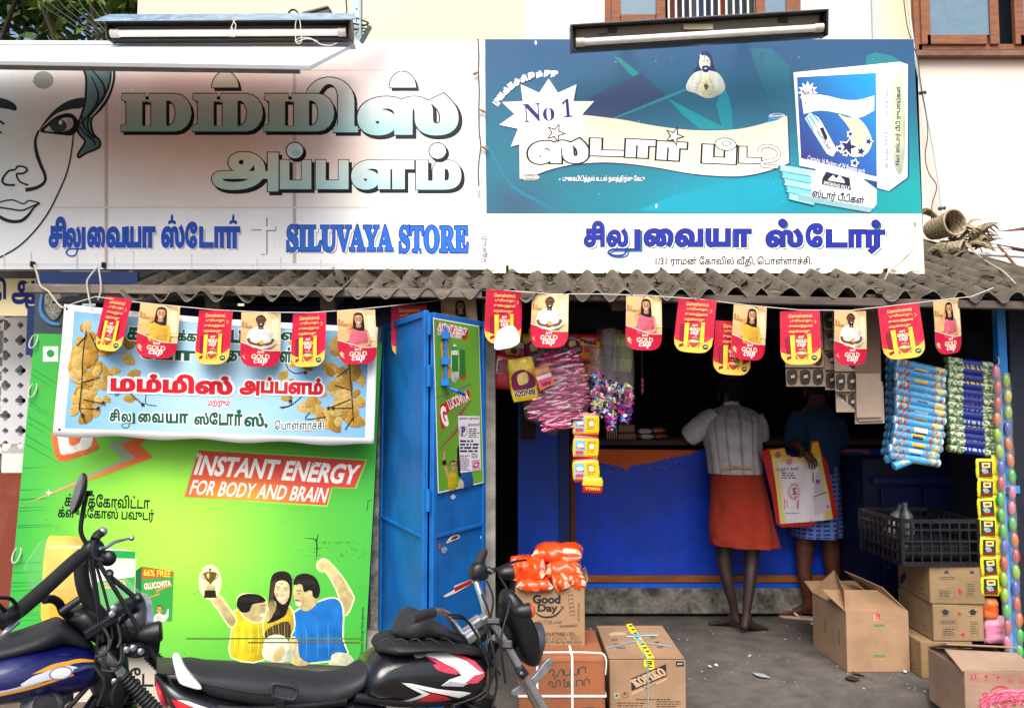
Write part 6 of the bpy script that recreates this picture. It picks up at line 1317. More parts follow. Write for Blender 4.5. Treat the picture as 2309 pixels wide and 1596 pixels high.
packet(1338, 832, 36, 50, .04, -.05, [Yk, C('#d8481e'), C('#e8b020')], 'small yellow snack packet beside the clear bag top', art_fruit, 7, GH)
packet(1404, 796, 46, 84, .05, .05, [C('#c4c83a'), C('#8fb03a'), C('#d0cf60')], 'pale green snack packet behind the right sweets bag', None, 8, GH)
def film_bag(name, label, outline_l, outline_r, ys, Y, dep, cat, group=None):
    t = thing(name, label, cat, P((outline_l[0] + outline_r[0]) / 2, ys[0], Y), group=group); rings = []
    for xl_, xr_, y, f in zip(outline_l, outline_r, ys, [.25, .6, .9, 1, 1, .85, .5, .15][:len(ys)]):
        c = P((xl_ + xr_) / 2, y, Y); rx = (xr_ - xl_) / 2 * (Y - CAMY) / FPX
        rings.append([c + Vector((rx * math.cos(q) * (1 + .06 * math.sin(5 * q + y)), dep * f * math.sin(q), .006 * math.sin(7 * q + y * .1))) for q in [2 * math.pi * j / 20 for j in range(20)]])
    m = MB(); m.loft([[Vector(p) for p in r_] for r_ in rings], H('#b8b0ba', .5), 'film'); m.build('clear_bag', t, smooth=70); return t
def fill(t, name, n, gen, seed):
    r = random.Random(seed); m = MB()
    for i in range(n): gen(m, r, i)
    o = m.build(name, t, smooth=40); o['kind'] = 'stuff'; return o
tp_ = film_bag('sticks_bag', 'big clear bag packed with pink wrapped sweet sticks and an orange edged label', [1228, 1200, 1186, 1182, 1180, 1186, 1226, 1236], [1262, 1306, 1322, 1326, 1328, 1318, 1270, 1254], [776, 800, 830, 870, 915, 945, 960, 982], -.1, .085, 'bag of sweets')
pinks = [C('#d05a8c'), C('#b83a70'), C('#e48cb0'), C('#8a1c48'), C('#f0c4d6')]
def stick(m, r, i):
    y = r.uniform(796, 968); wd = [36, 50, 62, 68, 68, 60, 22][min(6, int((y - 796) / 25))]; x = 1256 + r.uniform(-1, 1) * wd * .85; th = r.gauss(-.14, .16); q = 1 - ((x - 1256) / 70) ** 2
    c = P(x, y, -.1 - .07 * max(0, q) * r.uniform(.5, 1)); L = .046; d = Vector((math.cos(th), r.uniform(-.2, .2), -math.sin(th)))
    m.tube([c - d * L, c - d * L * .8, c, c + d * L * .8, c + d * L], [.006, .0095, .010, .0095, .006], pinks[r.randrange(5)], 'wrap', 6, flat=.7)
fill(tp_, 'wafer_sticks', 400, stick, 31)
pb_ = Plane(P(1226, 850, -.195), (0, -1, 0)); a = Art(pb_, step=.0005); a.poly([(1202, 832), (1236, 822), (1252, 864), (1218, 880)], C('#e8862e')); a.poly([(1205, 834), (1234, 825), (1249, 863), (1219, 877)], C('#e6567e')); a.poly([(1209, 850), (1241, 840), (1244, 848), (1212, 858)], C('#dfe6ea')); a.poly([(1206, 836), (1220, 831), (1223, 841), (1209, 846)], C('#d9b070')); a.poly([(1221, 831), (1234, 827), (1238, 837), (1225, 841)], C('#d9b070')); a.text('Solitos', 1221, 858, 1242, 869, C('#6a1a3c'), .04, rot=-.3); a.build('paper_label', tp_)
mc = [C('#e0408e'), C('#6a2a96'), C('#f4f0f4'), C('#d8e04a'), C('#1a1420'), C('#4a90d8'), C('#2a1a3a'), C('#b42a6a')]
def sweets(x0, x1, y0, y1, Y, taper=1.0):
    def gen(m, r, i):
        y = r.uniform(y0, y1); f = (y - y0) / (y1 - y0); c0 = (x0 + x1) / 2; wd = (x1 - x0) / 2 * .72 * (.45 + .55 * math.sin(math.pi * min(1, f * .8 + .2))); x = c0 + r.uniform(-1, 1) * wd
        c = P(x, y, Y - .03 * r.random()); d = Vector((r.uniform(-1, 1), r.uniform(-.4, .4), r.uniform(-1, 1))).normalized()
        m.tube([c - d * .020, c - d * .013, c - d * .010, c + d * .010, c + d * .013, c + d * .020], [.010, .004, .009, .009, .004, .010], mc[r.randrange(8)], 'wrap', 6)
    return gen
for xs_, ys_, lab, sd_i, box_ in (([1350, 1335, 1328, 1326, 1330, 1340, 1350, 1356], [785, 815, 850, 880, 905, 925, 935, 940], 'narrow clear bag of mixed twist wrapped sweets left of two others', 3, (1328, 1366, 845, 936)),
                                ([1366, 1360, 1358, 1358, 1362, 1368, 1374, 1378], [740, 790, 840, 880, 915, 940, 960, 968], 'clear bag of purple and white twist wrapped sweets hanging between two others', 4, (1360, 1394, 862, 966)),
                                ([1400, 1396, 1394, 1392, 1396, 1402, 1408, 1412], [760, 790, 830, 870, 905, 930, 942, 950], 'clear bag of pale sweets at the right end of the hanging bags', 5, (1392, 1428, 868, 948))):
    hw = [12, 18, 20, 20, 19, 16, 10, 5]
    cx_ = [(box_[0] + box_[1]) / 2] * 8
    t = film_bag('sweets_bag', lab, [c - h_ for c, h_ in zip(cx_, hw)], [c + h_ for c, h_ in zip(cx_, hw)], ys_, -.04 - .012 * sd_i, .045, 'bag of sweets', 'clear bags of mixed sweets')
    fill(t, 'wrapped_sweets', 150, sweets(*box_, -.05 - .012 * sd_i), sd_i)
fb = film_bag('empty_clear_bag', 'empty looking clear bag with faint print hanging behind the sweets bags', [1346, 1340, 1338, 1338, 1340, 1342, 1346, 1350], [1400, 1416, 1424, 1428, 1430, 1430, 1428, 1424], [742, 756, 775, 800, 830, 860, 890, 905], .06, .03, 'plastic bag')
# strip of small sachets, left
def strip(label, x, y0, n, dy, w_, Y, base, edge, inner, group, drift=0.0, name='sachet_strip'):
    t = thing(name, label, 'strip of sachets', P(x, y0, Y), group=group)
    for i in range(n):
        y = y0 + dy * (i + .5); xx = x + drift * i; s = (Y - CAMY) / FPX; c = P(xx, y, Y); m = MB(); ro = .05 * math.sin(i * 2.1)
        M = Matrix.Rotation(ro, 3, 'Y') @ Matrix.Rotation(.12 * math.sin(i * 1.7), 3, 'Z') @ Matrix(((0, 1, 0), (0, 0, -1), (1, 0, 0)))
        pillow(m, c, (dy * s * 1.0, w_ * s, .016), M, base, 'wrap', i, 14, 10, .6, .1, (lambda u, v: edge if u < .14 or u > .86 else base))
        o = m.build('sachet', t, smooth=60); R3 = Matrix.Rotation(ro, 3, 'Y') @ Matrix.Rotation(.12 * math.sin(i * 1.7), 3, 'Z')
        mp = lambda a_, b_, c=c, R3=R3: c + R3 @ Vector((a_ * w_ * s / 2, -.0105, -b_ * dy * s / 2)); a = Art(mp, R3 @ Vector((0, -1, 0)), step=.0005); inner(a, i); a.build('print', o)
    return t
def in_y(a, i):
    a.rect(-.85, -.62, -.1, .66, C('#7fc0e6')); a.rect(-.8, .3, -.2, .6, C('#d8402a')); a.ell(-.45, -.1, .25, .22, C('#f0f4f6')); a.text('Yum', -.8, -.1, -.15, .15, C('#b02a2a'), .04); a.rect(.02, -.62, .88, .66, C('#e8c21e')); a.lines(.1, -.5, .8, .5, 6, C('#7a5a14'), .4, rnd=random.Random(i)); a.rect(.25, -.3, .55, .1, C('#f2f0e8'))
strip('strip of yellow, blue and red sachets hanging in front of the blue side partition', 1321, 932, 3, 51, 60, -.14, Yk, Rk, in_y, None)
packet(1336, 1094, 46, 36, -.15, .05, [C('#c01a24'), Rk, Yk, Yk], 'red and yellow sachet dangling at the foot of the left sachet strip', lambda a: a.text('MASALA', -.7, .2, .7, .55, Yk, .04, rot=math.pi), 40, None, .02, 'sachet', 'sachet')
# small pink toys far inside
m = MB()
for y in (858, 868, 880): pillow(m, P(1448, y, .5), (.02, .02, .03), Euler((0, 0, 0)), C('#d83a72'), 'wrap', y, 8, 6)
m.tube([P(1447, 740, .5), P(1448, 890, .5)], .002, H('#8a7a80'), 'plastic', 5)
tag(m.build('toy_strand', smooth=50), 'thin strand of small pink toys hanging deep in the dark shop', 'toys')
# goods on the counter
for (x0, x1, y0, y1, cl, lab) in ((1366, 1392, 962, 992, '#6a3a1e', 'small brown box at the left end of the counter top'), (1394, 1432, 957, 975, '#8a6a52', 'upper of two ribbed packs stacked on the counter top'), (1394, 1434, 976, 992, '#7a5a44', 'lower of two ribbed packs stacked on the counter top')):
    m = MB(); bx(m, x0, y0, x1, y1, YC + .06, .14, H(cl, .7), 'card'); o = m.build('counter_pack', bevel=.003); tag(o, lab, 'pack'); a = Art(Plane((0, YC + .06, 0), (0, -1, 0)), mat='matte')
    for q in range(int((x1 - x0) / 5)): a.rect(x0 + 3 + 5 * q, y0 + 3, x0 + 5 + 5 * q, y1 - 3, H('#c8b8a0', .7)); 
    a.build('ribs', o)
for i, (x, y, cl, lab) in enumerate(((1452, 972, '#c8c0bc', 'pale'), (1482, 970, '#9a4a26', 'reddish'), (1454, 984, '#d8d4d0', 'white'), (1484, 983, '#b05a30', 'orange brown'))):
    m = MB(); pillow(m, P(x, y, YC + .1), (.1, .12, .038), Euler((0, 0, .1 * i)), H(cl, .7), 'wrap', i, 12, 10, .3, .15); tag(m.build('bread_packet', smooth=60), lab + ' packet in the ' + ('upper' if y < 975 else 'lower') + ' layer on the counter top', 'packet', 'packets piled on the counter')
# a few dim shelves with jars at the back wall
sh = thing('back_shelf', 'dim wooden shelving along the back wall of the shop', 'shelf', (1.2, 2.1, .1)); m = MB()
for z in (1.25, 1.6, 1.95): m.box((.9, 2.12, z), (3.2, .22, .025), H('#2a1c12'), 'wood')
for x in (-.65, .9, 2.45): m.box((x, 2.2, 1.1), (.04, .06, 2.0), H('#2a1c12'), 'wood')
m.build('frame', sh)

# ---------------------------------------------------------------- hanging goods, right side
def card_strip(label, x0, x1, y0, y1, Y, n, sl):
    t = thing('sachet_card', label, 'card of sachets', P((x0 + x1) / 2, y0, Y), group='brown cards of sachets hanging at the right')
    for i in range(n):
        m = MB(); yy0, yy1 = lerp(y0, y1, i / n) + 1, lerp(y0, y1, (i + 1) / n) - 1; dx = sl * i
        q = [P(x0 + dx, yy0, Y + .02 * i % .03), P(x1 + dx, yy0, Y), P(x1 + dx + 2, yy1, Y - .015), P(x0 + dx + 2, yy1, Y - .015)]
        m.add(q, [(0, 3, 2, 1)], H('#b9a391', .8), 'card'); o = m.build('card', t, solid=.003)
        a = Art(plane3(*q[:3]), step=.001); r = random.Random(i * 3 + int(x0)); nx_ = max(1, int((x1 - x0) / 26))
        for kx in range(nx_):
            cx_ = lerp(x0 + dx, x1 + dx, (kx + .5) / nx_); w_ = (x1 - x0) / nx_ * .38; ym = (yy0 + yy1) / 2; hh = (yy1 - yy0) * .36
            a.blob([(cx_ - w_, ym - hh), (cx_ + w_, ym - hh + r.uniform(-2, 2)), (cx_ + w_ * .8, ym + hh), (cx_ - w_ * .9, ym + hh)], H('#5a4a42', .8), 2); a.blob([(cx_ - w_ * .5, ym - hh * .6), (cx_ + w_ * .7, ym), (cx_ - w_ * .2, ym + hh * .5)], H('#2c2420'), 2); a.poly([(cx_ - 4, ym - 4), (cx_ + 5, ym - 6), (cx_ + 6, ym + 1), (cx_ - 3, ym + 3)], H('#d8cec8', .8))
        a.build('sachets', o)
card_strip('double brown card of small dark sachets under the red pennant', 1764, 1852, 700, 872, -.08, 4, 2.5)
card_strip('narrow brown card of sachets between two wider cards', 1856, 1888, 700, 880, -.05, 4, 1)
card_strip('long brown card of sachets hanging lower, beside the blank board', 1876, 1928, 700, 930, -.1, 5, 2)
bc = thing('blank_card', 'blank brown backing card hanging left of the blue biscuit rolls', 'card', P(1958, 830, -.1))
for i, (x0, x1, y0, y1, Y) in enumerate(((1930, 1986, 842, 942, -.14), (1934, 1990, 860, 950, -.125), (1926, 1992, 870, 956, -.11), (1926, 1984, 690, 846, -.12))):
    m = MB(); m.prism([P(x0, y0, Y), P(x0 + 2, y1, Y), P(x1 + 3, y1 - 2, Y), P(x1, y0, Y)], (0, .003, 0), H('#bba694' if i != 3 else '#8a7464', .8), 'card'); m.build('card', bc, bevel=.001)
def roll(A, B, rad, base, bands, label, name, cat, group, seed):
    """biscuit roll: cylinder from A to B with crimped ends; bands = [(s0, s1, colour)]"""
    m = MB(); d = (B - A); L = d.length; d.normalize(); a1 = d.orthogonal().normalized(); b1 = d.cross(a1); st = sorted({0, .02, .06, .5, .94, .98, 1} | {q for bb in bands for q in bb[:2]}); n = 16; r = random.Random(seed); ph = r.uniform(0, 6)
    def colour(s, ang):
        for s0, s1, c_, f in bands:
            if s0 <= s <= s1 and (f is None or f(s, (ang + ph) % 6.283)): return c_
        return base
    rr = lambda s: rad * (.55 if s in (0, 1) else .9 if s in (.02, .98) else 1) * (1 + .02 * math.sin(40 * s + seed))
    st = sorted(set(st) | {i / 24 for i in range(25)})
    rings = [[A + d * L * s + (a1 * math.cos(q) + b1 * math.sin(q)) * rr(s) for q in [2 * math.pi * j / n for j in range(n)]] for s in st]
    n0 = len(m.f); m.loft(rings, base, 'wrap')
    for k_ in range(len(st) - 1):
        for j in range(n): m.c[n0 + k_ * n + j] = [colour((st[k_] + st[k_ + 1]) / 2, 2 * math.pi * (j + .5) / n)] * 4
    o = m.build(name, smooth=50); tag(o, label, cat, group); return o
LB, cr_, rd_, yl_ = C('#4cb0ea'), C('#d9cf8a'), C('#c8482a'), C('#f0c018')
r = random.Random(77)
ordn = ['topmost', 'second', 'third', 'fourth', 'fifth', 'sixth', 'seventh', 'eighth', 'ninth', 'tenth', 'eleventh', 'twelfth', 'thirteenth', 'fourteenth', 'lowest']
for i in range(14):
    y = 815 + i * 16.2; xl_ = 2016 - max(0, i - 9) * 3 + r.uniform(-3, 3) - (3 if i > 7 else 0); xr__ = xl_ + 116; ya, yb = y, y + 27 - (1.2 * i * .5)
    f1 = lambda s, q: math.sin(s * 40) + math.cos(q * 2) > .3; flp = i % 3
    bands = [(.06, .2, cr_, f1), (.08, .3, rd_, lambda s, q: math.sin(s * 55 + q * 2) > .35), (.38, .64, yl_ if flp else C('#f0f0e8'), lambda s, q: 1.4 < q % 3.14 < 2.2), (.42, .62, C('#22356a'), lambda s, q: 2.4 < q % 3.14 < 2.9), (.76, .95, cr_, lambda s, q: ((s - .85) / .1) ** 2 + (math.sin(q)) ** 2 < 1.0), (.7, .98, rd_, lambda s, q: math.sin(s * 60 + q * 3) > .6), (.02, .05, C('#eef4f8'), None)]
    if flp == 1: bands = [(1 - b_, 1 - a_, c_, f) for a_, b_, c_, f in bands]
    roll(P(xl_, ya, -.08), P(xr__, yb, -.10), .0235, LB, bands, 'light blue biscuit roll, %s from the top of the tilted blue stack' % ordn[i] if i else 'light blue biscuit roll, topmost of the tilted blue stack', 'biscuit_roll', 'biscuit roll', 'light blue biscuit rolls hanging at the right', i)
for i in range(12):
    y = 812 + i * 18.5; xl_ = 1998 - max(0, i - 8) * 3; roll(P(xl_, y, .0), P(xl_ + 60, y + 14, .02), .0235, LB, [(.0, .05, C('#2a5a86'), None), (.1, .25, rd_, lambda s, q: math.sin(q * 3) > .3)], 'light blue biscuit roll peeping out of the back layer, %s one down' % ['first', 'second', 'third', 'fourth', 'fifth', 'sixth', 'seventh', 'eighth', 'ninth', 'tenth', 'eleventh', 'lowest'][i], 'biscuit_roll', 'biscuit roll', 'light blue biscuit rolls hanging at the right', 40 + i)
roll(P(1996, 1036, -.05), P(2052, 1024, -.04), .0235, LB, [(.1, .9, cr_, lambda s, q: math.sin(s * 30 + q) > .4), (.2, .8, rd_, lambda s, q: math.sin(s * 44 + q * 2) > .5)], 'mottled blue biscuit roll lying crosswise under the left end of the blue stack', 'biscuit_roll', 'biscuit roll', 'light blue biscuit rolls hanging at the right', 61)
roll(P(2014, 1052, -.09), P(2070, 1030, -.08), .0235, LB, [(.15, .75, cr_, lambda s, q: math.cos(q) > -.2 and s > .3)], 'blue biscuit roll with a big cream oval slipping out at the bottom', 'biscuit_roll', 'biscuit roll', 'light blue biscuit rolls hanging at the right', 62)
GRN, PAL, NVY = C('#5d7a52'), C('#c4d4b0'), C('#1c2c84')
for i in range(13):
    y = 812 + i * 16.6 - (0 if i < 11 else 2); xl_ = 2131 + (i % 3 - 1) + (4 if i > 8 else 0); leafy = lambda s, q: noise.noise(Vector((s * 26, math.cos(q) * 3, math.sin(q) * 3))) > -.02
    roll(P(xl_, y, -.06), P(xl_ + 108, y + 14, -.05), .0228, GRN, [(.33, .75, NVY, lambda s, q: True if not (1.1 < q % 3.14 < 1.9) else False), (.33, .75, C('#e2c830') if i % 2 else C('#9fb6d8'), lambda s, q: 1.1 < q % 3.14 < 1.9 and math.sin(s * 90) > -.4), (.33, .75, NVY, None), (.04, .33, PAL, leafy), (.75, .96, PAL, leafy), (0, .04, C('#3c5a2a'), None)], 'leafy green and navy biscuit roll, %s of the green stack' % (ordn[i] + (' from the top' if 0 < i < 12 else '')) if i < 12 else 'leafy green and navy biscuit roll, lowest of the green stack', 'biscuit_roll', 'biscuit roll', 'green biscuit rolls hanging at the right', 80 + i)
def in_b(a, i):
    a.rect(-.72, -.72, .72, .78, C('#2b2418')); a.rect(-.64, -.66, .64, .72, C('#1f3a34')); a.poly([(-.45, -.6), (.5, -.62), (.48, -.1), (-.42, -.06)], C('#e8d68a')); a.rect(-.25, -.45, .3, -.25, C('#8c2c20')); a.blob([(-.5, .1), (0, .0), (.3, .35), (-.2, .5)], C('#a9bcc4')); a.blob([(-.6, .55), (.6, .45), (.6, .7), (-.6, .7)], C('#9a2a20'))
strip('strip of yellow sachets with dark green pictures hanging right of the cartons', 2220, 1034, 7, 44, 40, -.13, C('#e8dc18'), C('#d8c80e'), in_b, 'strips of yellow sachets at the right', 2.0)
strip('second strip of yellow sachets mostly hidden behind the first, seen edge on', 2242, 1026, 7, 45, 14, -.08, C('#e8dc18'), C('#d8c80e'), lambda a, i: None, 'strips of yellow sachets at the right', 2.0)
cc_ = {'red': '#d83a3a', 'orange': '#f07a2a', 'lime': '#a8d820', 'pink': '#f07aa0', 'green': '#3cc84a', 'blue': '#2a4ac8', 'yellow': '#e8d828'}
for ci, (x, y0, seq, lab) in enumerate(((2246, 838, ['pink', 'red', 'red', 'orange', 'lime', 'lime', 'blue', 'red', 'green', 'green', 'green', 'blue', 'red', 'lime', 'lime', 'green', 'red', 'pink'], 'left strand of oblong coloured sweets beside the right door'), (2268, 850, ['lime', 'yellow', 'lime', 'blue', 'orange', 'orange', 'green', 'pink', 'pink', 'green', 'orange', 'red', 'lime', 'blue', 'red', 'orange', 'green', 'green'], 'right strand of oblong coloured sweets touching the right door'))):
    t = thing('sweet_strand', lab, 'sweets', P(x, y0, -.1), group='strands of coloured sweets'); m = MB()
    for i, cn in enumerate(seq):
        y = y0 + i * 36 + (ci * 8); xx = x + i * (1.9 if ci else 1.5) + 3 * math.sin(i * 1.3); c = P(xx, y, -.1 + .04 * ci); q = MB(); q.ell(c, (.021, .018, .039), H(cc_[cn], .55), 'gloss', Euler((0, .1 * math.sin(i), 0)), 12, 8); q.build('sweet', t, smooth=60)
    film = MB(); film.tube([P(x + i * 1.6, y0 - 10 + i * 36, -.105 + .04 * ci) for i in range(19)], [.02 + .004 * (i % 2) for i in range(19)], H('#dfe6e0'), 'clear', 10); film.build('clear_sleeve', t, smooth=60)
packet(2232, 1372, 34, 44, -.05, .02, [C('#f07a30'), C('#e8641e'), C('#f08a40')], 'small orange packet below the yellow sachet strip', None, 90, None, .04)
packet(2240, 1418, 46, 60, -.03, .04, [C('#f0a0bc'), C('#e88aac'), C('#f4b4c8')], 'pink packet hanging below the orange one at the right', None, 91, None, .05)
# wire rack hook near the right door
m = MB(); m.tube(smooth3([P(2212, 818, -.06), P(2240, 826, -.08), P(2252, 820, -.08), P(2250, 805, -.07)], 4), .005, H('#8a8f96'), 'steel', 8); tag(m.build('wire_hook', smooth=50), 'bent wire hook beside the right door frame', 'hook')
# ---------------------------------------------------------------- litter
r = random.Random(50)
def scrap(pts, z, col, label, name='paper_scrap', cat='litter', lift=.01):
    m = MB(); q = [G(x, y, z) + Vector((0, 0, .004 + lift * r.random())) for x, y in pts]; m.add(q, [tuple(range(len(q)))], H(col, .85), 'print'); o = m.build(name, solid=.001); tag(o, label, cat, 'scraps of litter on the ground'); return o
scrap([(2095, 1583), (2165, 1577), (2176, 1596), (2130, 1604)], 0, '#eef0f4', 'large white paper at the step, left of the red printed box')
scrap([(2080, 1590), (2120, 1594), (2128, 1604), (2090, 1606)], 0, '#e6e8ee', 'white paper partly under the large white one')
scrap([(1682, 1584), (1704, 1588), (1716, 1604), (1690, 1606), (1678, 1596)], 0, '#f2f4f8', 'white torn paper at the step beside the sweets carton')
scrap([(1922, 1516), (1950, 1524), (1952, 1528), (1924, 1522)], FZ, '#3a3226', 'blackened scrap on the floor in front of the open carton')
scrap([(1904, 1531), (1920, 1527), (1940, 1534), (1930, 1540), (1912, 1537)], FZ, '#2c261c', 'crumpled black scrap just below the open carton')
scrap([(1826, 1407), (1850, 1410), (1852, 1417), (1832, 1412)], FZ, '#dfe4f0', 'small white card on the floor by the sandal')
scrap([(1980, 1583), (2010, 1588), (2008, 1596), (1982, 1594)], 0, '#e89018', 'orange wrapper on the ground below the step')
scrap([(1768, 1578), (1800, 1574), (1826, 1584), (1812, 1590), (1780, 1584)], 0, '#2a3a6a', 'dark blue crumpled wrapper on the ground below the step')
scrap([(1842, 1594), (1872, 1590), (1890, 1596), (1868, 1600)], 0, '#d8ece8', 'pale glossy wrapper at the bottom edge below the step')
scrap([(1697, 1519), (1722, 1523), (1738, 1532), (1716, 1531), (1702, 1526)], FZ, '#a9adb2', 'thin grey leaf like scrap on the floor right of the sweets carton')
scrap([(1546, 1588), (1572, 1590), (1574, 1602), (1548, 1604)], 0, '#dfe3ef', 'white paper corner beside the sweets carton')
for pts, cl, lab in (([(1610, 1580), (1630, 1576), (1640, 1584), (1620, 1588)], '#8a7a5a', 'tan dry leaf on the ground right of the sweets carton'), ([(1890, 1575), (1915, 1578), (1905, 1586), (1888, 1582)], '#c0b8a8', 'beige paper bit at the foot of the step under the open carton'), ([(1745, 1590), (1775, 1592), (1772, 1600), (1748, 1599)], '#b84a3a', 'reddish wrapper at the bottom edge in the middle'), ([(2030, 1588), (2050, 1584), (2062, 1592), (2040, 1596)], '#9a8a6a', 'brown dry leaf beside the orange wrapper'), ([(1850, 1570), (1862, 1566), (1868, 1572), (1856, 1575)], '#20304a', 'small navy scrap right against the step')): scrap(pts, 0, cl, lab)
for i, (x, y, cl, lab) in enumerate(((1614, 1501, '#e6e6ea', 'tiny white crumb on the floor right of the sweets carton'), (1600, 1505, '#d8dade', 'tiny white speck left of another on the floor'), (2040, 1517, '#f0f0f0', 'tiny white bit at the foot of the open carton'), (2008, 1572, '#e8b83a', 'tiny yellow bit on the edge of the step'), (1690, 1480, '#b9bcc0', 'pale speck in the middle of the floor'), (1860, 1585, '#4a4436', 'dark twig like bit on the ground below the step'))):
    scrap([(x - 4, y - 1), (x + 3, y - 3), (x + 5, y + 2), (x - 2, y + 3)], FZ if y < 1546 else 0, cl, lab)
m = MB()
for q in range(420):
    x, y = r.uniform(1.0, 2.6), r.uniform(-1.1, -.3); z = groundz(y)
    if y > -.34 - max(0, (1.6 - x)) * .5: continue
    s = r.uniform(.003, .010); m.box((x, y, z + s * .3), (s * r.uniform(.8, 1.8), s, s * .6), mixc(H('#5a4a3c'), H('#a89a88'), r.random()), 'matte', rot=Euler((0, 0, r.uniform(0, 3))))
for q in range(260):
    x, y = r.uniform(.2, 2.4), r.uniform(-.3, 1.0); s = r.uniform(.002, .006); m.box((x, y, FZ + s * .3), (s * r.uniform(.8, 2.4), s, s * .6), mixc(H('#3a332b'), H('#c8c0b4'), r.random() ** 2), 'matte', rot=Euler((0, 0, r.uniform(0, 3))))
tag(m.build('grit'), 'loose grit and crumbs scattered on the floor and below the step', 'grit', kind='stuff')
# ================================================================ PEOPLE
def solid_mat(name, kind, col):
    m = fin(kind).copy(); m.name = name; nt = m.node_tree; at = next(n for n in nt.nodes if n.type == 'ATTRIBUTE'); rgb = nt.nodes.new('ShaderNodeRGB'); rgb.outputs[0].default_value = col
    for l in list(at.outputs['Color'].links): nt.links.new(rgb.outputs[0], l.to_socket)
    return m
def skin_body(name, J, E_, root, mat, parent):
    names = list(J); me = bpy.data.meshes.new(name); me.from_pydata([J[n][0] for n in names], [(names.index(a), names.index(b)) for a, b in E_], [])
    o = bpy.data.objects.new(name, me); COL.objects.link(o); sk = o.modifiers.new('skin', 'SKIN'); sk.use_smooth_shade = True; sk.branch_smoothing = .4
    for i, n in enumerate(names):
        r_ = J[n][1]; r_ = r_ if isinstance(r_, tuple) else (r_, r_); sv = me.skin_vertices[0].data[i]; sv.radius = r_; sv.use_root = (n == root)
    s = o.modifiers.new('sub', 'SUBSURF'); s.levels = s.render_levels = 2
    me.materials.append(mat); o.parent = parent; o.matrix_parent_inverse = parent_world(parent).inverted(); return o
def limb_fingers(J, E_, wrist, palm, d, side, n, curl):
    """palm and five fingers of unequal length, bent; d = pointing direction, side = thumb side"""
    d = d.normalized(); side = side.normalized(); n = n.normalized(); J[palm] = (J[wrist][0] + d * .055, (.032, .016)); E_.append((wrist, palm))
    for i, L in enumerate((.068, .076, .072, .056)):
        o = (1.5 - i) * .019; b = J[palm][0] + d * .03 + side * o
        for k, (f, c) in enumerate(((.0, 0), (.45, .25 * curl), (.8, .8 * curl), (1, 1.25 * curl))): J['%sf%d%d' % (palm, i, k)] = (b + d * L * f * (1 - .35 * c) + n * L * c * .55, (.0085 - .0012 * k))
        E_ += [(palm, '%sf%d0' % (palm, i))] + [('%sf%d%d' % (palm, i, k), '%sf%d%d' % (palm, i, k + 1)) for k in range(3)]
    b = J[wrist][0] + d * .03 + side * .03
    for k, (f, c) in enumerate(((0, 0), (.5, .2), (1, .5))): J['%st%d' % (palm, k)] = (b + (d * .7 + side * .7) * .05 * f + n * .02 * c, .0105 - .0015 * k)
    E_ += [(wrist, palm + 't0'), (palm + 't0', palm + 't1'), (palm + 't1', palm + 't2')]
def foot(J, E_, ank, heel, toe, tag_):
    J[tag_ + 'h'] = (heel + Vector((0, 0, .028)), (.032, .028)); m = heel.lerp(toe, .68); J[tag_ + 'm'] = (heel.lerp(toe, .4) + Vector((0, 0, .04)), (.034, .03)); J[tag_ + 'b'] = (m + Vector((0, 0, .022)), (.042, .02)); d = (toe - heel).normalized(); s = Vector((-d.y, d.x, 0)); E_ += [(ank, tag_ + 'h'), (ank, tag_ + 'm'), (tag_ + 'm', tag_ + 'b')]
    for i in range(5):
        o = (i - 2) * .017; L = .055 - .007 * abs(i - 3.2); J['%st%d' % (tag_, i)] = (m + d * .018 + s * o + Vector((0, 0, .016)), .010); J['%su%d' % (tag_, i)] = (m + d * (.018 + L) + s * o * 1.25 + Vector((0, 0, .011)), .008 if i < 4 else .011); E_ += [(tag_ + 'b', '%st%d' % (tag_, i)), ('%st%d' % (tag_, i), '%su%d' % (tag_, i))]
def garment(name, rings, col, parent, folds=8, amp=.06, n=80, kind='cloth', seed=0, cap=False, check=None, stripe=None, dense=7, hemdrop=None):
    """rings: (x left, x right, y, Y centre, half depth) in photo pixels"""
    R_ = smooth(rings, dense); rg = []
    for k, (a_, b_, y, Yc, dp) in enumerate(R_):
        l_, r_ = P(a_, y, Yc), P(b_, y, Yc); c = (l_ + r_) / 2; rx = (r_ - l_).length / 2; t = k / (len(R_) - 1); ring = []
        for j in range(n):
            q = 2 * math.pi * j / n; w = amp * 1.5 * (.35 + .65 * t if folds else 1) * (math.sin(folds * q + seed + 1.3 * math.sin(2 * q + 3 * t)) * .5 + noise.noise(Vector((math.cos(q) * 2.2, math.sin(q) * 2.2, t * 4 + seed))) + .8 * abs(noise.noise(Vector((math.cos(q) * 3.5 + t * 3, math.sin(q) * 3.5, t * 9 - seed)))))
            ring.append(c + Vector((math.copysign(abs(math.cos(q)) ** .85, math.cos(q)) * rx * (1 + w * .6), math.sin(q) * dp * (1 + w), (hemdrop or 0) * t * math.cos(q) + (.012 * noise.noise(Vector((q, t * 3, seed))) if 0 < k < len(R_) - 1 else 0))))
        rg.append(ring)
    m = MB(); m.loft(rg, col, kind, caps=False)
    if cap: m.add(rg[-1], [tuple(range(n))], col, kind)
    if check:
        i = 0
        for k in range(len(rg) - 1):
            for j in range(n):
                if k % 2 == 0 or j % 3 == 0: m.c[i] = [check] * 4
                i += 1
    elif stripe:
        for k in range(len(m.c)):
            if (k % n) % 5 == 0: m.c[k] = [stripe] * 4
    return m.build(name, parent, smooth=60, solid=.004)
def up(p, z): return Vector((p.x, p.y, z))
skin1 = solid_mat('skin_deep_brown', 'skin', H('#3e2a26', .65)); skin2 = solid_mat('skin_warm_brown', 'skin', H('#6a3a22', .7))
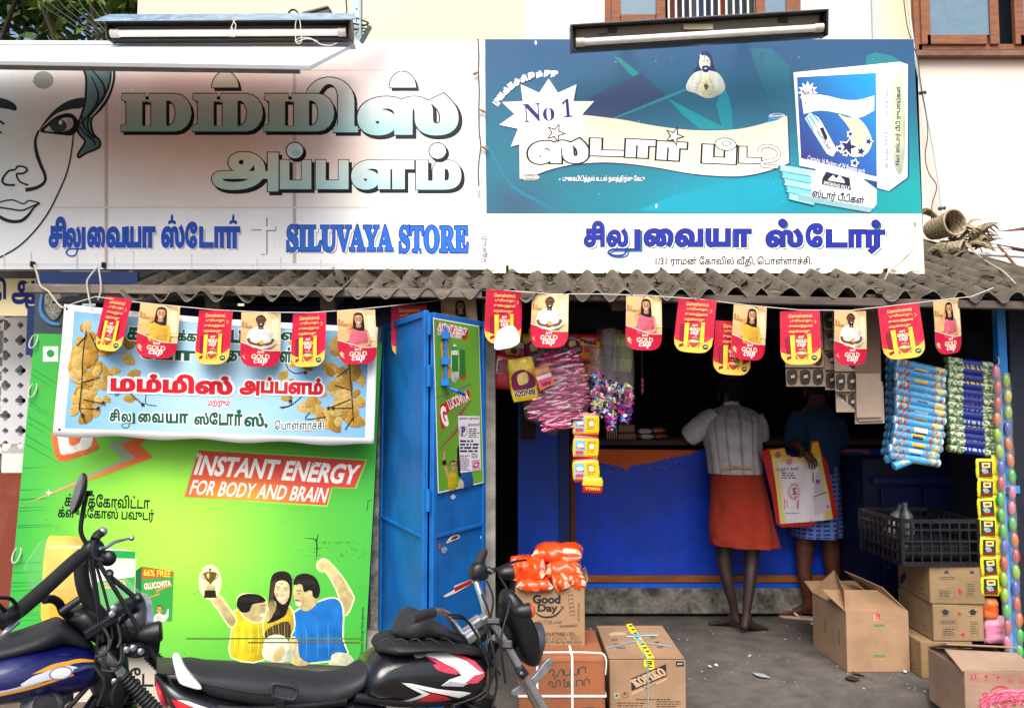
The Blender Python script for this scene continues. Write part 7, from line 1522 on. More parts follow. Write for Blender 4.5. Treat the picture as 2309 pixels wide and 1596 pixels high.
# --- man stooping over the counter
hl, tl = G(1668, 1419, FZ), G(1604, 1406, FZ); hr_, tr = G(1676, 1430, FZ), G(1724, 1416, FZ)
Y1 = (hl.y + hr_.y) / 2
man = thing('person', 'barefoot man in pale grey shirt and rust red wrap, stooping over the blue counter', 'person', (hl.x, Y1, FZ))
J = {'pel': (P(1662, 1120, Y1 + .10), (.14, .11)), 'spi': (P(1656, 1040, Y1 + .14), (.13, .10)), 'che': (P(1651, 970, Y1 + .25), (.15, .11)), 'neck': (P(1648, 918, Y1 + .37), .055), 'hb': (P(1648, 900, Y1 + .46), (.07, .075)), 'head': (P(1648, 884, Y1 + .54), (.078, .09)), 'crown': (P(1648, 872, Y1 + .61), (.055, .06)), 'nose': (P(1648, 908, Y1 + .62), .014),
     'sl': (P(1606, 945, Y1 + .27), .062), 'el': (P(1562, 990, Y1 + .26), .042), 'wl': (P(1582, 988, Y1 + .44), .027), 'sr': (P(1702, 945, Y1 + .28), .062), 'er': (P(1716, 1000, Y1 + .30), .042), 'wr': (P(1690, 986, Y1 + .47), .027),
     'hipl': (P(1636, 1150, Y1 + .08), .085), 'knl': (P(1632, 1272, Y1 + .05), .047), 'cal': (P(1640, 1310, Y1 + .04), .041), 'anl': (up(hl + (tl - hl) * .12, .19), .025), 'hipr': (P(1692, 1150, Y1 + .06), .085), 'knr': (P(1694, 1270, Y1 + .02), .047), 'car': (P(1691, 1310, Y1 - .01), .042), 'anr': (up(hr_ + (tr - hr_) * .12, .19), .025)}
E_ = [('pel', 'spi'), ('spi', 'che'), ('che', 'neck'), ('neck', 'hb'), ('hb', 'head'), ('head', 'crown'), ('hb', 'nose'), ('che', 'sl'), ('sl', 'el'), ('el', 'wl'), ('che', 'sr'), ('sr', 'er'), ('er', 'wr'), ('pel', 'hipl'), ('hipl', 'knl'), ('knl', 'cal'), ('cal', 'anl'), ('pel', 'hipr'), ('hipr', 'knr'), ('knr', 'car'), ('car', 'anr')]
foot(J, E_, 'anl', hl, tl, 'L'); foot(J, E_, 'anr', hr_, tr, 'R')
limb_fingers(J, E_, 'wl', 'pl', Vector((.4, .9, -.05)), Vector((.9, -.4, 0)), Vector((0, 0, -1)), .35); limb_fingers(J, E_, 'wr', 'pr', Vector((-.4, .9, -.05)), Vector((-.9, -.4, 0)), Vector((0, 0, -1)), .35)
skin_body('body', J, E_, 'pel', skin1, man)
m = MB(); hc = J['head'][0]; m.ell(hc + Vector((0, -.005, .02)), (.092, .105, .09), H('#121012'), 'cloth', Euler((-.5, 0, 0)), 18, 12); m.ell(hc + Vector((0, -.05, -.035)), (.08, .06, .07), H('#121012'), 'cloth', None, 14, 10); m.build('hair', man, smooth=60)
for s in (-1, 1): MB().ell(J['hb'][0] + Vector((s * .082, .02, .02)), (.012, .02, .03), H('#5a3d30', .7), 'skin', None, 10, 8).build('ear', man, smooth=60)
SH1 = H('#c9c2c6', .8)
garment('lungi', [(1606, 1714, 1054, Y1 + .14, .135), (1603, 1722, 1095, Y1 + .11, .15), (1602, 1734, 1150, Y1 + .07, .155), (1601, 1745, 1195, Y1 + .05, .155), (1601, 1755, 1229, Y1 + .04, .155)], H('#a82e10', .72), man, 7, .07, seed=2, hemdrop=-.012)
garment('shirt', [(1598, 1718, 1066, Y1 + .13, .155), (1595, 1717, 1035, Y1 + .15, .15), (1590, 1716, 1000, Y1 + .19, .15), (1585, 1717, 965, Y1 + .24, .15), (1588, 1714, 942, Y1 + .28, .135), (1606, 1700, 926, Y1 + .32, .10), (1630, 1668, 914, Y1 + .36, .07), (1633, 1664, 905, Y1 + .37, .065)], SH1, man, 9, .05, seed=5, stripe=H('#a59da4', .8))
m = MB(); q = smooth3([P(1612, 946, Y1 + .27), P(1588, 958, Y1 + .26), P(1566, 974, Y1 + .25), P(1553, 984, Y1 + .27)], 3); m.tube(q, [.085, .085, .085, .082, .08, .078, .076, .074, .072, .070], SH1, 'cloth', 14); m.build('sleeve', man, smooth=60); m = MB()
q = smooth3([P(1696, 946, Y1 + .28), P(1708, 966, Y1 + .28), P(1712, 990, Y1 + .30)], 3); m.tube(q, [.08, .08, .078, .075, .072, .07, .068], SH1, 'cloth', 14); m.build('sleeve', man, smooth=60)
m = MB(); m.tube(smooth3([P(1634, 912, Y1 + .31), P(1648, 908, Y1 + .295), P(1664, 911, Y1 + .31)], 4), .013, H('#d8d2d4', .8), 'cloth', 8); m.build('collar', man, smooth=60)
m = MB(); m.tube(smooth3([P(1622, 1059, Y1 - .03), P(1660, 1053, Y1 - .04), P(1700, 1057, Y1 - .03)], 4), .005, H('#d8a050', .8), 'cloth', 8, flat=1.4); m.build('waist_fold', man, smooth=60)
# --- second man with the bag
h2, t2 = G(1838, 1398, FZ), G(1756, 1388, FZ); Y2 = h2.y - .02
man2 = thing('person', 'man in dark blue shirt and checked wrap, one slipper showing, holding a printed bag', 'person', (h2.x, Y2, FZ))
hx = G(1888, 1392, FZ)
J = {'pel': (P(1842, 1110, Y2), (.14, .11)), 'spi': (P(1844, 1040, Y2 + .03), (.13, .1)), 'che': (P(1845, 965, Y2 + .06), (.15, .11)), 'neck': (P(1845, 912, Y2 + .1), .055), 'hb': (P(1844, 890, Y2 + .12), (.07, .075)), 'head': (P(1842, 862, Y2 + .14), (.078, .09)), 'crown': (P(1842, 838, Y2 + .14), (.055, .06)), 'nose': (P(1838, 876, Y2 + .25), .014),
     'sl': (P(1804, 945, Y2 + .05), .062), 'el': (P(1792, 1002, Y2 - .08), .043), 'wl': (P(1812, 1014, Y2 - .24), .028), 'sr': (P(1882, 948, Y2 + .05), .062), 'er': (P(1890, 1010, Y2 + .08), .042), 'wr': (P(1872, 1020, Y2 + .26), .027),
     'hipl': (P(1818, 1150, Y2), .085), 'knl': (P(1812, 1272, Y2), .054), 'cal': (P(1816, 1310, Y2 - .01), .048), 'anl': (up(h2 + (t2 - h2) * .14, .20), .03), 'hipr': (P(1868, 1150, Y2 + .03), .085), 'knr': (P(1876, 1268, Y2 + .02), .054), 'car': (P(1881, 1310, Y2 + .02), .047), 'anr': (up(hx + Vector((-.01, .03, 0)), .20), .03)}
foot_toe = hx + Vector((.06, .22, 0)); lf = Vector((0, 0, .016))
E_ = [('pel', 'spi'), ('spi', 'che'), ('che', 'neck'), ('neck', 'hb'), ('hb', 'head'), ('head', 'crown'), ('hb', 'nose'), ('che', 'sl'), ('sl', 'el'), ('el', 'wl'), ('che', 'sr'), ('sr', 'er'), ('er', 'wr'), ('pel', 'hipl'), ('hipl', 'knl'), ('knl', 'cal'), ('cal', 'anl'), ('pel', 'hipr'), ('hipr', 'knr'), ('knr', 'car'), ('car', 'anr')]
foot(J, E_, 'anl', h2 + lf + (t2 - h2) * .06, h2.lerp(t2, .93) + lf, 'L'); foot(J, E_, 'anr', hx + lf, foot_toe + lf, 'R')
limb_fingers(J, E_, 'wl', 'pl', Vector((.25, -.7, -.6)), Vector((-.9, -.2, 0)), Vector((0, .6, -.8)), .9); limb_fingers(J, E_, 'wr', 'pr', Vector((-.3, .9, -.1)), Vector((-.9, -.3, 0)), Vector((0, 0, -1)), .4)
skin_body('body', J, E_, 'pel', skin2, man2)
m = MB(); hc = J['head'][0]; m.ell(hc + Vector((0, -.01, .02)), (.092, .105, .088), H('#100e10'), 'cloth', Euler((-.2, 0, 0)), 18, 12); m.ell(hc + Vector((0, -.05, -.03)), (.082, .06, .07), H('#100e10'), 'cloth', None, 14, 10); m.build('hair', man2, smooth=60)
for s in (-1, 1): MB().ell(J['hb'][0] + Vector((s * .082, .02, .02)), (.012, .02, .03), H('#6e3f26', .7), 'skin', None, 10, 8).build('ear', man2, smooth=60)
SH2 = H('#174a78', .6)
garment('checked_wrap', [(1800, 1888, 1050, Y2 + .02, .13), (1795, 1890, 1100, Y2 + .01, .15), (1790, 1892, 1160, Y2, .155), (1788, 1893, 1208, Y2, .155)], H('#1c3a9a', .8), man2, 6, .06, n=66, seed=3, check=H('#6f8ad0', .8), dense=11)
garment('shirt', [(1796, 1890, 1066, Y2 + .02, .145), (1794, 1890, 1030, Y2 + .03, .14), (1790, 1891, 985, Y2 + .05, .14), (1792, 1888, 950, Y2 + .06, .13), (1808, 1878, 928, Y2 + .08, .10), (1828, 1862, 914, Y2 + .1, .07)], SH2, man2, 8, .06, seed=8)
m = MB(); q = smooth3([P(1808, 946, Y2 + .05), P(1798, 965, Y2 + .01), P(1794, 998, Y2 - .07)], 3); m.tube(q, [.085, .085, .084, .082, .08, .078, .076], SH2, 'cloth', 14); m.build('sleeve', man2, smooth=60); m = MB(); q = smooth3([P(1880, 948, Y2 + .05), P(1887, 975, Y2 + .06), P(1890, 1004, Y2 + .08)], 3); m.tube(q, [.08, .08, .078, .076, .074, .072, .07], SH2, 'cloth', 14); m.build('sleeve', man2, smooth=60)
for (a_, b_) in ((h2, t2), (hx + Vector((-.005, -.02, 0)), foot_toe + Vector((.005, .02, 0)))):
    m = MB(); d = (b_ - a_); L = d.length; d.normalize(); s = Vector((-d.y, d.x, 0)); out = [(0, -.026), (-.012, 0), (0, .026), (L * .3, .03), (L * .7, .045), (L * .92, .038), (L * 1.0, .01), (L * 1.0, -.012), (L * .92, -.036), (L * .7, -.04), (L * .3, -.03)]
    m.prism([a_ + d * x + s * y + Vector((0, 0, .002)) for x, y in smooth(out, 3, True)], (0, 0, .014), H('#d9b79c', .85), 'rubber')
    tp_ = a_ + d * L * .8 + Vector((0, 0, .018))
    for sg in (-1, 1): m.tube(smooth3([tp_, a_ + d * L * .66 + s * sg * .02 + Vector((0, 0, .055)), a_ + d * L * .42 + s * sg * .036 + Vector((0, 0, .016))], 4), .0055, H('#dcc0a8', .85), 'rubber', 8, flat=1.6)
    m.build('slipper', man2, smooth=50)
# bag in his hand
bp = plane3(P(1740, 1010, Y2 - .27), P(1842, 1000, Y2 - .25), P(1815, 1180, Y2 - .22)); bo = [(1733, 1013), (1768, 1008), (1772, 1022), (1790, 1030), (1812, 1026), (1826, 1018), (1830, 994), (1846, 992), (1853, 1026), (1864, 1040), (1872, 1085), (1890, 1160), (1884, 1166), (1838, 1176), (1828, 1186), (1762, 1188), (1750, 1180), (1738, 1110), (1715, 1016)]
bagt = thing('shopping_bag', 'printed white and yellow shopping bag with red edging held in front of the second man', 'bag', bp(1800, 1180))
def bmp(x, y): u = (x - 1715) / 175; v = (y - 995) / 195; return bp(x, y, .02 * math.sin(3.1 * u) * math.sin(2.6 * v) + .004 * math.sin(u * 26 + v * 6) * (1 - v * .5))
V, F = shape_tris([bo])
m = MB(); m.add([bmp(*v) for v in V], [f if True else f for f in F], C('#b8281c'), 'vinyl'); m.build('back_panel', bagt)
a = ArtG(bmp, bp.n, step=.0005, mat='vinyl'); a.base = 6
lf_ = lambda y: lerp(1737, 1758, (y - 1014) / 166); rt_ = lambda y: lerp(1850, 1882, max(0, (y - 1000) / 160))
pts = []; fs = []; nu, nv = 14, 18
def bagq(u, v): y = lerp(1030, 1180 - 10 * u, v); return (lerp(lf_(y), rt_(y) - 6, u), y)
pts = [bagq(i / nu, j / nv) for j in range(nv + 1) for i in range(nu + 1)]
a._add(pts, [(j * (nu + 1) + i, j * (nu + 1) + i + 1, (j + 1) * (nu + 1) + i + 1, (j + 1) * (nu + 1) + i) for j in range(nv) for i in range(nu)], None, [C('#efe6ea') if 0.08 < (p[0] - lf_(p[1])) / 120 < .82 and p[1] > 1044 else C('#e6d080') for p in pts])
a.poly([(1735, 1015), (1767, 1010), (1771, 1024), (1790, 1033), (1740, 1036)], C('#e2b42e')); a.poly([(1812, 1029), (1828, 1020), (1832, 998), (1843, 996), (1851, 1032), (1820, 1036)], C('#e2b42e'))
mg = C('#a03a9a'); a.star(1752, 1024, 9, 6, 7, C('#b04a8a')); a.star(1778, 1040, 9, 6, 7, C('#d88aa8')); a.text('வாழ்த்துக்கள்', 1747, 1052, 1798, 1062, mg, .03, rot=-.05); a.lines(1760, 1064, 1800, 1080, 3, C('#4a4a8a'), .5, rnd=random.Random(2)); a.ell(1787, 1106, 14, 19, C('#b8606a')); a.ell(1787, 1106, 11, 16, C('#d8a0a4')); a.text('S', 1783, 1097, 1792, 1114, C('#a04050'), .05)
a.rect(1766, 1124, 1798, 1146, C('#c0506a')); a.rect(1770, 1127, 1796, 1142, C('#e0a8b4')); a.text('Gift', 1772, 1129, 1792, 1140, C('#f4eef0'), .05); a.lines(1768, 1154, 1806, 1158, 1, C('#7a8ab0'), .6, rnd=random.Random(3))
a.stroke([(1832, 1020), (1830, 1080), (1826, 1178)], [2, 4, 3], C('#8a7f8c')); a.poly([(1836, 1064), (1850, 1062), (1856, 1106), (1832, 1112)], C('#c8c4d4')); a.rect(1836, 1080, 1848, 1088, C('#b0506a')); a.poly([(1830, 1118), (1862, 1110), (1872, 1150), (1834, 1162)], C('#d8ccd0')); a.star(1864, 1140, 5, 2, 6, C('#8a7ab8')); a.stroke([(1830, 1118), (1862, 1108)], 2, C('#4a4450'))
a.build('printed_front', bagt)
# ================================================================ MOTORCYCLES
class Side:
    """upright centre plane of a motorcycle; b(px, py, w) = the point seen at the pixel on the plane moved w metres to the near side"""
    def __init__(s, A, B):
        s.A = Vector((A[0], A[1], 0)); d = Vector((B[0] - A[0], B[1] - A[1], 0)).normalized(); s.d = d; s.n = Vector((d.y, -d.x, 0))
        if s.n.y > 0: s.n = -s.n
    def __call__(s, px, py, w=0.0): return Plane(s.A + s.n * w, s.n)(px, py)
    def at_z(s, p, q, z, w=0.0):    # extend the pixel line p->q until height z
        a, b_ = s(*p, w), s(*q, w); t = (z - a.z) / (b_.z - a.z); return a.lerp(b_, t)
def prof_at(pr, x):
    for a_, b_ in zip(pr, pr[1:]):
        if a_[0] <= x <= b_[0]: t = (x - a_[0]) / (b_[0] - a_[0]); return [lerp(u, v, t) for u, v in zip(a_, b_)]
    return list(pr[0] if x < pr[0][0] else pr[-1])
def bloft(m, s, pr, col, mat, n=20, pw=.75, dense=4):
    R_ = smooth(pr, dense); rings = []
    for x, yt, yb, hw in R_:
        ring = []
        for j in range(n):
            q = 2 * math.pi * j / n; c, si = math.cos(q), math.sin(q); y = (yt + yb) / 2 - (yb - yt) / 2 * math.copysign(abs(si) ** pw, si); w = hw * math.copysign(abs(c) ** pw, c)
            ring.append(s(x, y) + s.n * w)
        rings.append(ring)
    return m.loft(rings, col, mat)
def bsurf(s, pr, lift=.002, pw=.75):
    R_ = smooth(pr, 4)
    def f(x, y):
        _, yt, yb, hw = prof_at(R_, x); v = max(-.99, min(.99, (y - (yt + yb) / 2) / max(1, (yb - yt) / 2))); si = abs(v) ** (1 / pw); c = math.sqrt(max(0, 1 - si * si))
        return s(x, y) + s.n * (hw * c ** pw + lift)
    return f
class BArt(Art):   # decals cut small enough to follow the curved panel
    def _add(self, pts, fs, col, cols=None, mat=None):
        if cols: return Art._add(self, pts, fs, col, cols, mat)
        V, F = (shape_tris([list(pts)]) if len(fs) == 1 and len(pts) >= 3 and cols is None else (list(pts), list(fs)))
        V, F = subdiv(V, F, 3 if len(F) < 60 else 1)
        return Art._add(self, V, F, col, None, mat)
def wheel(name, s, c, r, parent, wd=.09):
    n = s.n; w = thing_part(name, parent, c); d = s.d
    m = MB(); rings = []
    for i in range(40):
        t = 2 * math.pi * i / 40; rad = d * math.cos(t) + Vector((0, 0, 1)) * math.sin(t); rings.append([c + rad * (r - .045 + .045 * math.cos(q)) + n * (wd / 2 * math.sin(q)) for q in [2 * math.pi * k / 12 for k in range(12)]])
    rings.append(rings[0]); m.loft(rings, H('#15151a'), 'rubber', caps=False); m.build('tyre', w, smooth=50)
    m = MB(); rings = []
    for i in range(41):
        t = 2 * math.pi * i / 40; rad = d * math.cos(t) + Vector((0, 0, 1)) * math.sin(t); rings.append([c + rad * (r - .085 + a_) + n * b_ for a_, b_ in ((-.02, -.03), (.0, -.035), (.01, 0), (0, .035), (-.02, .03))])
    m.loft(rings, H('#b8bcc0', .8), 'chrome', caps=False)
    for i in range(24):
        t = 2 * math.pi * i / 24; rad = d * math.cos(t) + Vector((0, 0, 1)) * math.sin(t); t2 = t + (.3 if i % 2 else -.3); r2 = d * math.cos(t2) + Vector((0, 0, 1)) * math.sin(t2); m.tube([c + r2 * .05 + n * (.03 if i % 4 < 2 else -.03), c + rad * (r - .09)], .002, H('#b8bcc0', .8), 'chrome', 5)
    m.lathe([(.02, -.06), (.055, -.05), (.06, 0), (.055, .05), (.02, .06)], c, n, H('#8a8e92', .7), 'steel', 16); m.build('rim', w, smooth=50); return w
def thing_part(name, parent, loc):
    o = bpy.data.objects.new(name, None); COL.objects.link(o); o.empty_display_size = .1; o.location = loc; o.parent = parent; o.matrix_parent_inverse = parent_world(parent).inverted(); return o
BK, DK, CHR, GRY = H('#0c0d11'), H('#17181c'), H('#d4d8dc', .9), H('#6a6c70', .7)
def btube(m, s, pts, r_, col, mat, n=10, sm=4, **k):
    q = [s(*p) for p in pts]; q = smooth3(q, sm) if sm and len(q) > 2 else q; m.tube(q, r_, col, mat, n, **k); return q
def engine(s, c, parent, k=1.0):
    d, n, z = s.d, s.n, Vector((0, 0, 1)); M = Matrix((d, -n, z)).transposed()
    m = MB(); m.ell(c, (.17 * k, .12, .12 * k), H('#5a5c60', .7), 'steel', M, 18, 12); m.lathe([(.02, 0), (.085, .0), (.09, .03), (.075, .05), (.0, .05)], c + n * .08 - d * .05, n, H('#8a8d90', .7), 'steel', 20); m.lathe([(.02, 0), (.06, .0), (.06, .03), (.0, .035)], c + n * .1 + d * .08, n, H('#7a7d80', .7), 'steel', 18); m.build('engine', parent, smooth=50)
    m = MB(); ax = (d * .35 + z).normalized()
    for i in range(8): m.lathe([(.0, 0), (.075, 0), (.075, .008), (.0, .008)], c + d * .06 + ax * (.10 + .02 * i), ax, H('#4a4c50', .7), 'steel', 14)
    m.lathe([(.0, .08), (.055, .08), (.055, .28), (.0, .28)], c + d * .06, ax, H('#3a3c40', .7), 'steel', 14); m.build('cylinder', parent, smooth=40)
    m = MB(); e = c + d * .14 + n * .06; m.tube(smooth3([e + z * .12, e + d * .08 + z * .02, e + d * .02 - z * .16, e - d * .25 - z * .18 + n * .04, e - d * .5 - z * .14 + n * .07, e - d * .95 - z * .06 + n * .08], 5), [.02] * 15 + [.03, .036, .04, .042, .042, .042, .042, .042, .042, .042, .03][:11], CHR, 'chrome', 12); m.build('exhaust_pipe', parent, smooth=50)
# ---------------- black and red motorcycle in front
Ax, Bx = (360 - CX) / FPX * 2.52, (1100 - CX) / FPX * 2.98
s = Side((Ax, CAMY + 2.52), (Bx, CAMY + 2.98)); base = s.at_z((700, 1500), (700, 1596), -.2)
mb = thing('motorcycle', 'black motorcycle with white and red tank stripes parked before the blue door', 'motorcycle', base)
seat = [(404, 1490, 1504, .05), (430, 1490, 1530, .09), (470, 1496, 1556, .10), (530, 1500, 1572, .105), (600, 1506, 1584, .105), (680, 1517, 1588, .105), (740, 1521, 1583, .10), (785, 1512, 1560, .095), (812, 1497, 1535, .09), (824, 1490, 1505, .05)]
m = MB(); bloft(m, s, seat, H('#1b1c21'), 'rubber'); st_ = m.build('seat', mb, smooth=50)
f = bsurf(s, seat, .003); m = MB(); m.tube([f(x, 1515 + (x - 440) * .18 if x < 560 else 1537 + (x - 560) * .05) for x in range(424, 640, 12)], .002, H('#08080a'), 'rubber', 5); m.build('seam', st_)
side = [(352, 1514, 1540, .03), (380, 1520, 1580, .085), (430, 1534, 1620, .11), (520, 1558, 1660, .12), (620, 1578, 1690, .12), (730, 1578, 1700, .115), (800, 1556, 1700, .10), (860, 1562, 1690, .08)]
m = MB(); bloft(m, s, side, H('#14151c'), 'gloss'); sp = m.build('side_panel', mb, smooth=50)
a = BArt(bsurf(s, side, .003), s.n, step=.0004, mat='gloss'); RD_, WH_ = C('#d01c2c'), C('#f0f0f2')
a.poly([(384, 1552), (400, 1555), (470, 1583), (560, 1606), (520, 1608), (440, 1592), (396, 1572)], RD_); a.poly([(396, 1552), (420, 1554), (520, 1586), (640, 1606), (560, 1604), (470, 1580)], WH_); a.poly([(520, 1575), (577, 1582), (680, 1606), (600, 1602)], RD_); a.poly([(577, 1578), (620, 1586), (700, 1604), (660, 1604)], WH_)
a.poly([(840, 1586), (848, 1579), (874, 1585), (862, 1592), (872, 1602), (806, 1606)], WH_); a.text('100', 472, 1570, 512, 1579, C('#dfe3e8'), .03, rot=.12, shear=.3); a.build('stripes', sp)
m = MB(); q = [(389, 1481), (402, 1478), (409, 1486), (416, 1502), (432, 1524), (452, 1545), (456, 1553), (446, 1555), (424, 1549), (404, 1540), (396, 1516)]
m.prism([s(x, y, .115) for x, y in smooth(q, 2, True)], -s.n * .035, H('#eef0f2', .9), 'gloss'); m.build('grab_rail', mb, smooth=40, bevel=.004); m = MB(); m.prism([s(x, y, -.08) for x, y in smooth(q, 2, True)], -s.n * .035, H('#eef0f2', .9), 'gloss'); m.build('grab_rail', mb, smooth=40, bevel=.004)
m = MB(); tl_ = [(351, 1526, 1545, .05), (362, 1535, 1575, .07), (378, 1560, 1590, .05)]; bloft(m, s, tl_, C('#d8344a'), 'gloss', 14); m.build('tail_lamp', mb, smooth=50)
m = MB(); m.prism([s(352, 1514, .08), s(392, 1516, .08), s(394, 1522, .08), s(372, 1521, .08), s(356, 1519, .08)], -s.n * .16, DK, 'plastic'); m.build('tail_cap', mb, bevel=.004)
tank = [(803, 1540, 1552, .05), (812, 1508, 1560, .095), (832, 1478, 1564, .125), (868, 1458, 1568, .13), (920, 1449, 1573, .135), (980, 1447, 1575, .135), (1030, 1450, 1571, .128), (1064, 1460, 1553, .12), (1084, 1474, 1522, .08), (1090, 1488, 1504, .03)]
m = MB(); bloft(m, s, tank, H('#0d0e14'), 'gloss', 28, .8); tk = m.build('fuel_tank', mb, smooth=50)
a = BArt(bsurf(s, tank, .0025, .8), s.n, step=.0004, mat='gloss')
a.poly([(900, 1454), (925, 1452), (985, 1452), (1010, 1457), (1040, 1470), (1064, 1492), (1058, 1500), (1020, 1517), (966, 1517), (984, 1504), (1012, 1496), (990, 1478), (960, 1464), (936, 1459)], WH_); a.poly([(938, 1460), (962, 1466), (996, 1480), (1008, 1490), (1000, 1494), (976, 1490), (958, 1484), (950, 1475), (960, 1473)], C('#c8384a')); a.poly([(984, 1453), (1012, 1456), (1046, 1470), (1066, 1494), (1050, 1488), (1028, 1470)], C('#d8485a')); a.poly([(1018, 1514), (1040, 1497), (1062, 1493), (1064, 1500), (1046, 1514)], C('#c84a5a')); a.poly([(966, 1517), (985, 1507), (1022, 1514), (1014, 1520)], C('#a9adb6'))
a.poly([(880, 1511), (902, 1512), (960, 1524), (1020, 1532), (1034, 1536), (1008, 1547), (985, 1540), (940, 1530)], WH_); a.poly([(884, 1513), (918, 1524), (942, 1535), (890, 1567), (878, 1562), (926, 1536)], WH_); a.poly([(944, 1533), (978, 1542), (992, 1551), (902, 1567)], C('#d42434')); a.poly([(880, 1560), (892, 1558), (904, 1568), (886, 1569)], C('#8a8e96'))
a.blob([(915, 1458), (924, 1452), (944, 1454), (940, 1460), (928, 1463), (918, 1463)], C('#aab4bc'), 2); a.build('stripes', tk)
cov = [(846, 1448, 1462, .06), (862, 1438, 1462, .10), (890, 1432, 1462, .125), (950, 1431, 1456, .13), (1010, 1434, 1458, .125), (1050, 1442, 1466, .11), (1074, 1450, 1474, .08)]
m = MB(); bloft(m, s, cov, H('#131418'), 'rubber', 18); 
for k in range(5): btube(m, s, [(858 + 34 * k, 1446 - 2 * k, .13), (872 + 34 * k, 1440, .13), (888 + 34 * k, 1452, .14)], .003, H('#101115'), 'rubber', 6)
m.build('tank_cover', mb, smooth=50)
m = MB(); fl_ = [(886, 1421, 1427, .02), (900, 1402, 1430, .07), (920, 1378, 1433, .09), (938, 1374, 1431, .09), (962, 1387, 1428, .08), (1000, 1409, 1432, .08), (1026, 1424, 1442, .07), (1044, 1438, 1450, .04)]
bloft(m, s, fl_, H('#1d1f24'), 'rubber', 18, .6); m.build('bag_flap', mb, smooth=50)
m = MB(); btube(m, s, [(966, 1384, .30), (975, 1381, .28), (990, 1379, .24), (1006, 1384, .18), (1018, 1398, .12), (1030, 1414, .07), (1042, 1428, .04), (1056, 1428, .02), (1070, 1420, 0), (1085, 1410, -.05), (1094, 1396, -.10), (1093, 1375, -.16), (1086, 1348, -.21), (1078, 1325, -.25), (1074, 1312, -.27)], .0125, CHR, 'chrome', 12, 4); m.build('handlebar', mb, smooth=50)
m = MB(); btube(m, s, [(1072, 1282, -.28), (1080, 1264, -.31), (1091, 1243, -.36)], .0175, H('#24252a'), 'rubber', 14, 3)
q0, q1 = s(1076, 1276, -.285), s(1091, 1243, -.36)
for k in range(9): m.lathe([(.0165, 0), (.0192, .002), (.0165, .004)], q0.lerp(q1, .1 + .09 * k), q1 - q0, H('#1c1d22'), 'rubber', 14)
btube(m, s, [(975, 1381, .28), (955, 1386, .33), (925, 1396, .40)], .017, H('#24252a'), 'rubber', 12, 3); m.build('grip', mb, smooth=40)
m = MB(); bloft(m, Side((s(1076, 1290, -.28).x - s.d.x, s(1076, 1290, -.28).y - s.d.y), (s(1076, 1290, -.28).x, s(1076, 1290, -.28).y)), [(1060, 1290, 1302, .02), (1064, 1274, 1306, .03), (1078, 1266, 1308, .035), (1092, 1272, 1306, .03), (1098, 1284, 1302, .02)], H('#15161a'), 'plastic', 14, .6)
btube(m, s, [(1090, 1296, -.28), (1108, 1290, -.32), (1126, 1280, -.36), (1160, 1266, -.42), (1186, 1262, -.46)], [.007] * 8 + [.006] * 5 + [.005] * 4, H('#16171b'), 'plastic', 8, 4); btube(m, s, [(1092, 1288, -.27), (1102, 1284, -.26), (1112, 1290, -.25)], .012, H('#101114'), 'plastic', 8, 3); m.build('switch_cluster', mb, smooth=45)
m = MB()
for (x, y, w_) in ((1058, 1424, .04), (1072, 1404, -.0), (1088, 1398, -.06), (1064, 1432, .05)): m.box(s(x, y, w_), (.05, .04, .035), H('#c8ccd2', .85), 'steel', rot=Euler((.2, -.5, .3)))
m.build('bar_clamp', mb, bevel=.006)
m = MB(); m.bar(s(1064, 1446, .05), s(1124, 1402, -.02), .05, .03, DK, 'plastic'); m.bar(s(1112, 1400, .11), s(1118, 1412, -.12), .05, .022, DK, 'plastic'); m.bar(s(1140, 1452, .11), s(1146, 1460, -.12), .05, .03, DK, 'plastic'); m.build('yoke', mb, bevel=.005)
zax = -.2 + .265
fa = s.at_z((1115, 1409), (1227, 1596), zax, .085); fb = s.at_z((1115, 1409), (1227, 1596), zax, -.085)
for w_, e in ((.085, fa), (-.085, None)):
    m = MB(); a_ = s(1112, 1404, w_); e = fa if e is not None else fa - s.n * .17; mid = a_.lerp(e, .52)
    m.tube([a_, mid], .0155, CHR, 'chrome', 14); m.tube([mid, mid.lerp(e, .03), e], [.0155, .021, .021], H('#c4c8cc', .85), 'steel', 14); m.lathe([(.0, 0), (.019, 0), (.019, .012), (.008, .014), (0, .014)], a_, a_ - mid, H('#b8bcc2', .8), 'steel', 12); m.build('fork_leg', mb, smooth=45)
fax = fa - s.n * .085; wheel('front_wheel', s, fax, .265, mb); rax = fax - s.d * 1.24; wheel('rear_wheel', s, rax, .265, mb, .1)
m = MB()
rings = []
for i in range(15):
    t = R(20 + i * 10); rad = s.d * math.cos(t) + Vector((0, 0, 1)) * math.sin(t); rings.append([fax + rad * .282 + s.n * w_ for w_ in (-.06, -.05, -.02, .02, .05, .06)])
m.loft(rings, H('#111217'), 'gloss', caps=False, closed=False); m.build('front_mudguard', mb, smooth=50, solid=.004)
m = MB(); m.prism([s(x, y, .05) for x, y in smooth([(1156, 1556), (1180, 1541), (1204, 1524), (1224, 1498), (1238, 1484), (1247, 1490), (1244, 1504), (1222, 1530), (1196, 1552), (1160, 1569)], 2, True)], -s.n * .012, H('#c4ccd4', .85), 'steel'); m.build('mudguard_stay', mb, bevel=.003)
m = MB(); m.lathe([(0, 0), (.007, 0), (.007, .03), (0, .03)], s(1175, 1516, .10), s.n, DK, 'plastic', 10); m.box(s(1176, 1514, .10), (.04, .03, .035), DK, 'plastic', rot=Euler((0, .9, .3))); m.lathe([(0, 0), (.006, 0), (.006, .01), (0, .01)], s(1174, 1516, .125), s.n, CHR, 'chrome', 10); m.build('fork_bracket', mb, bevel=.003)
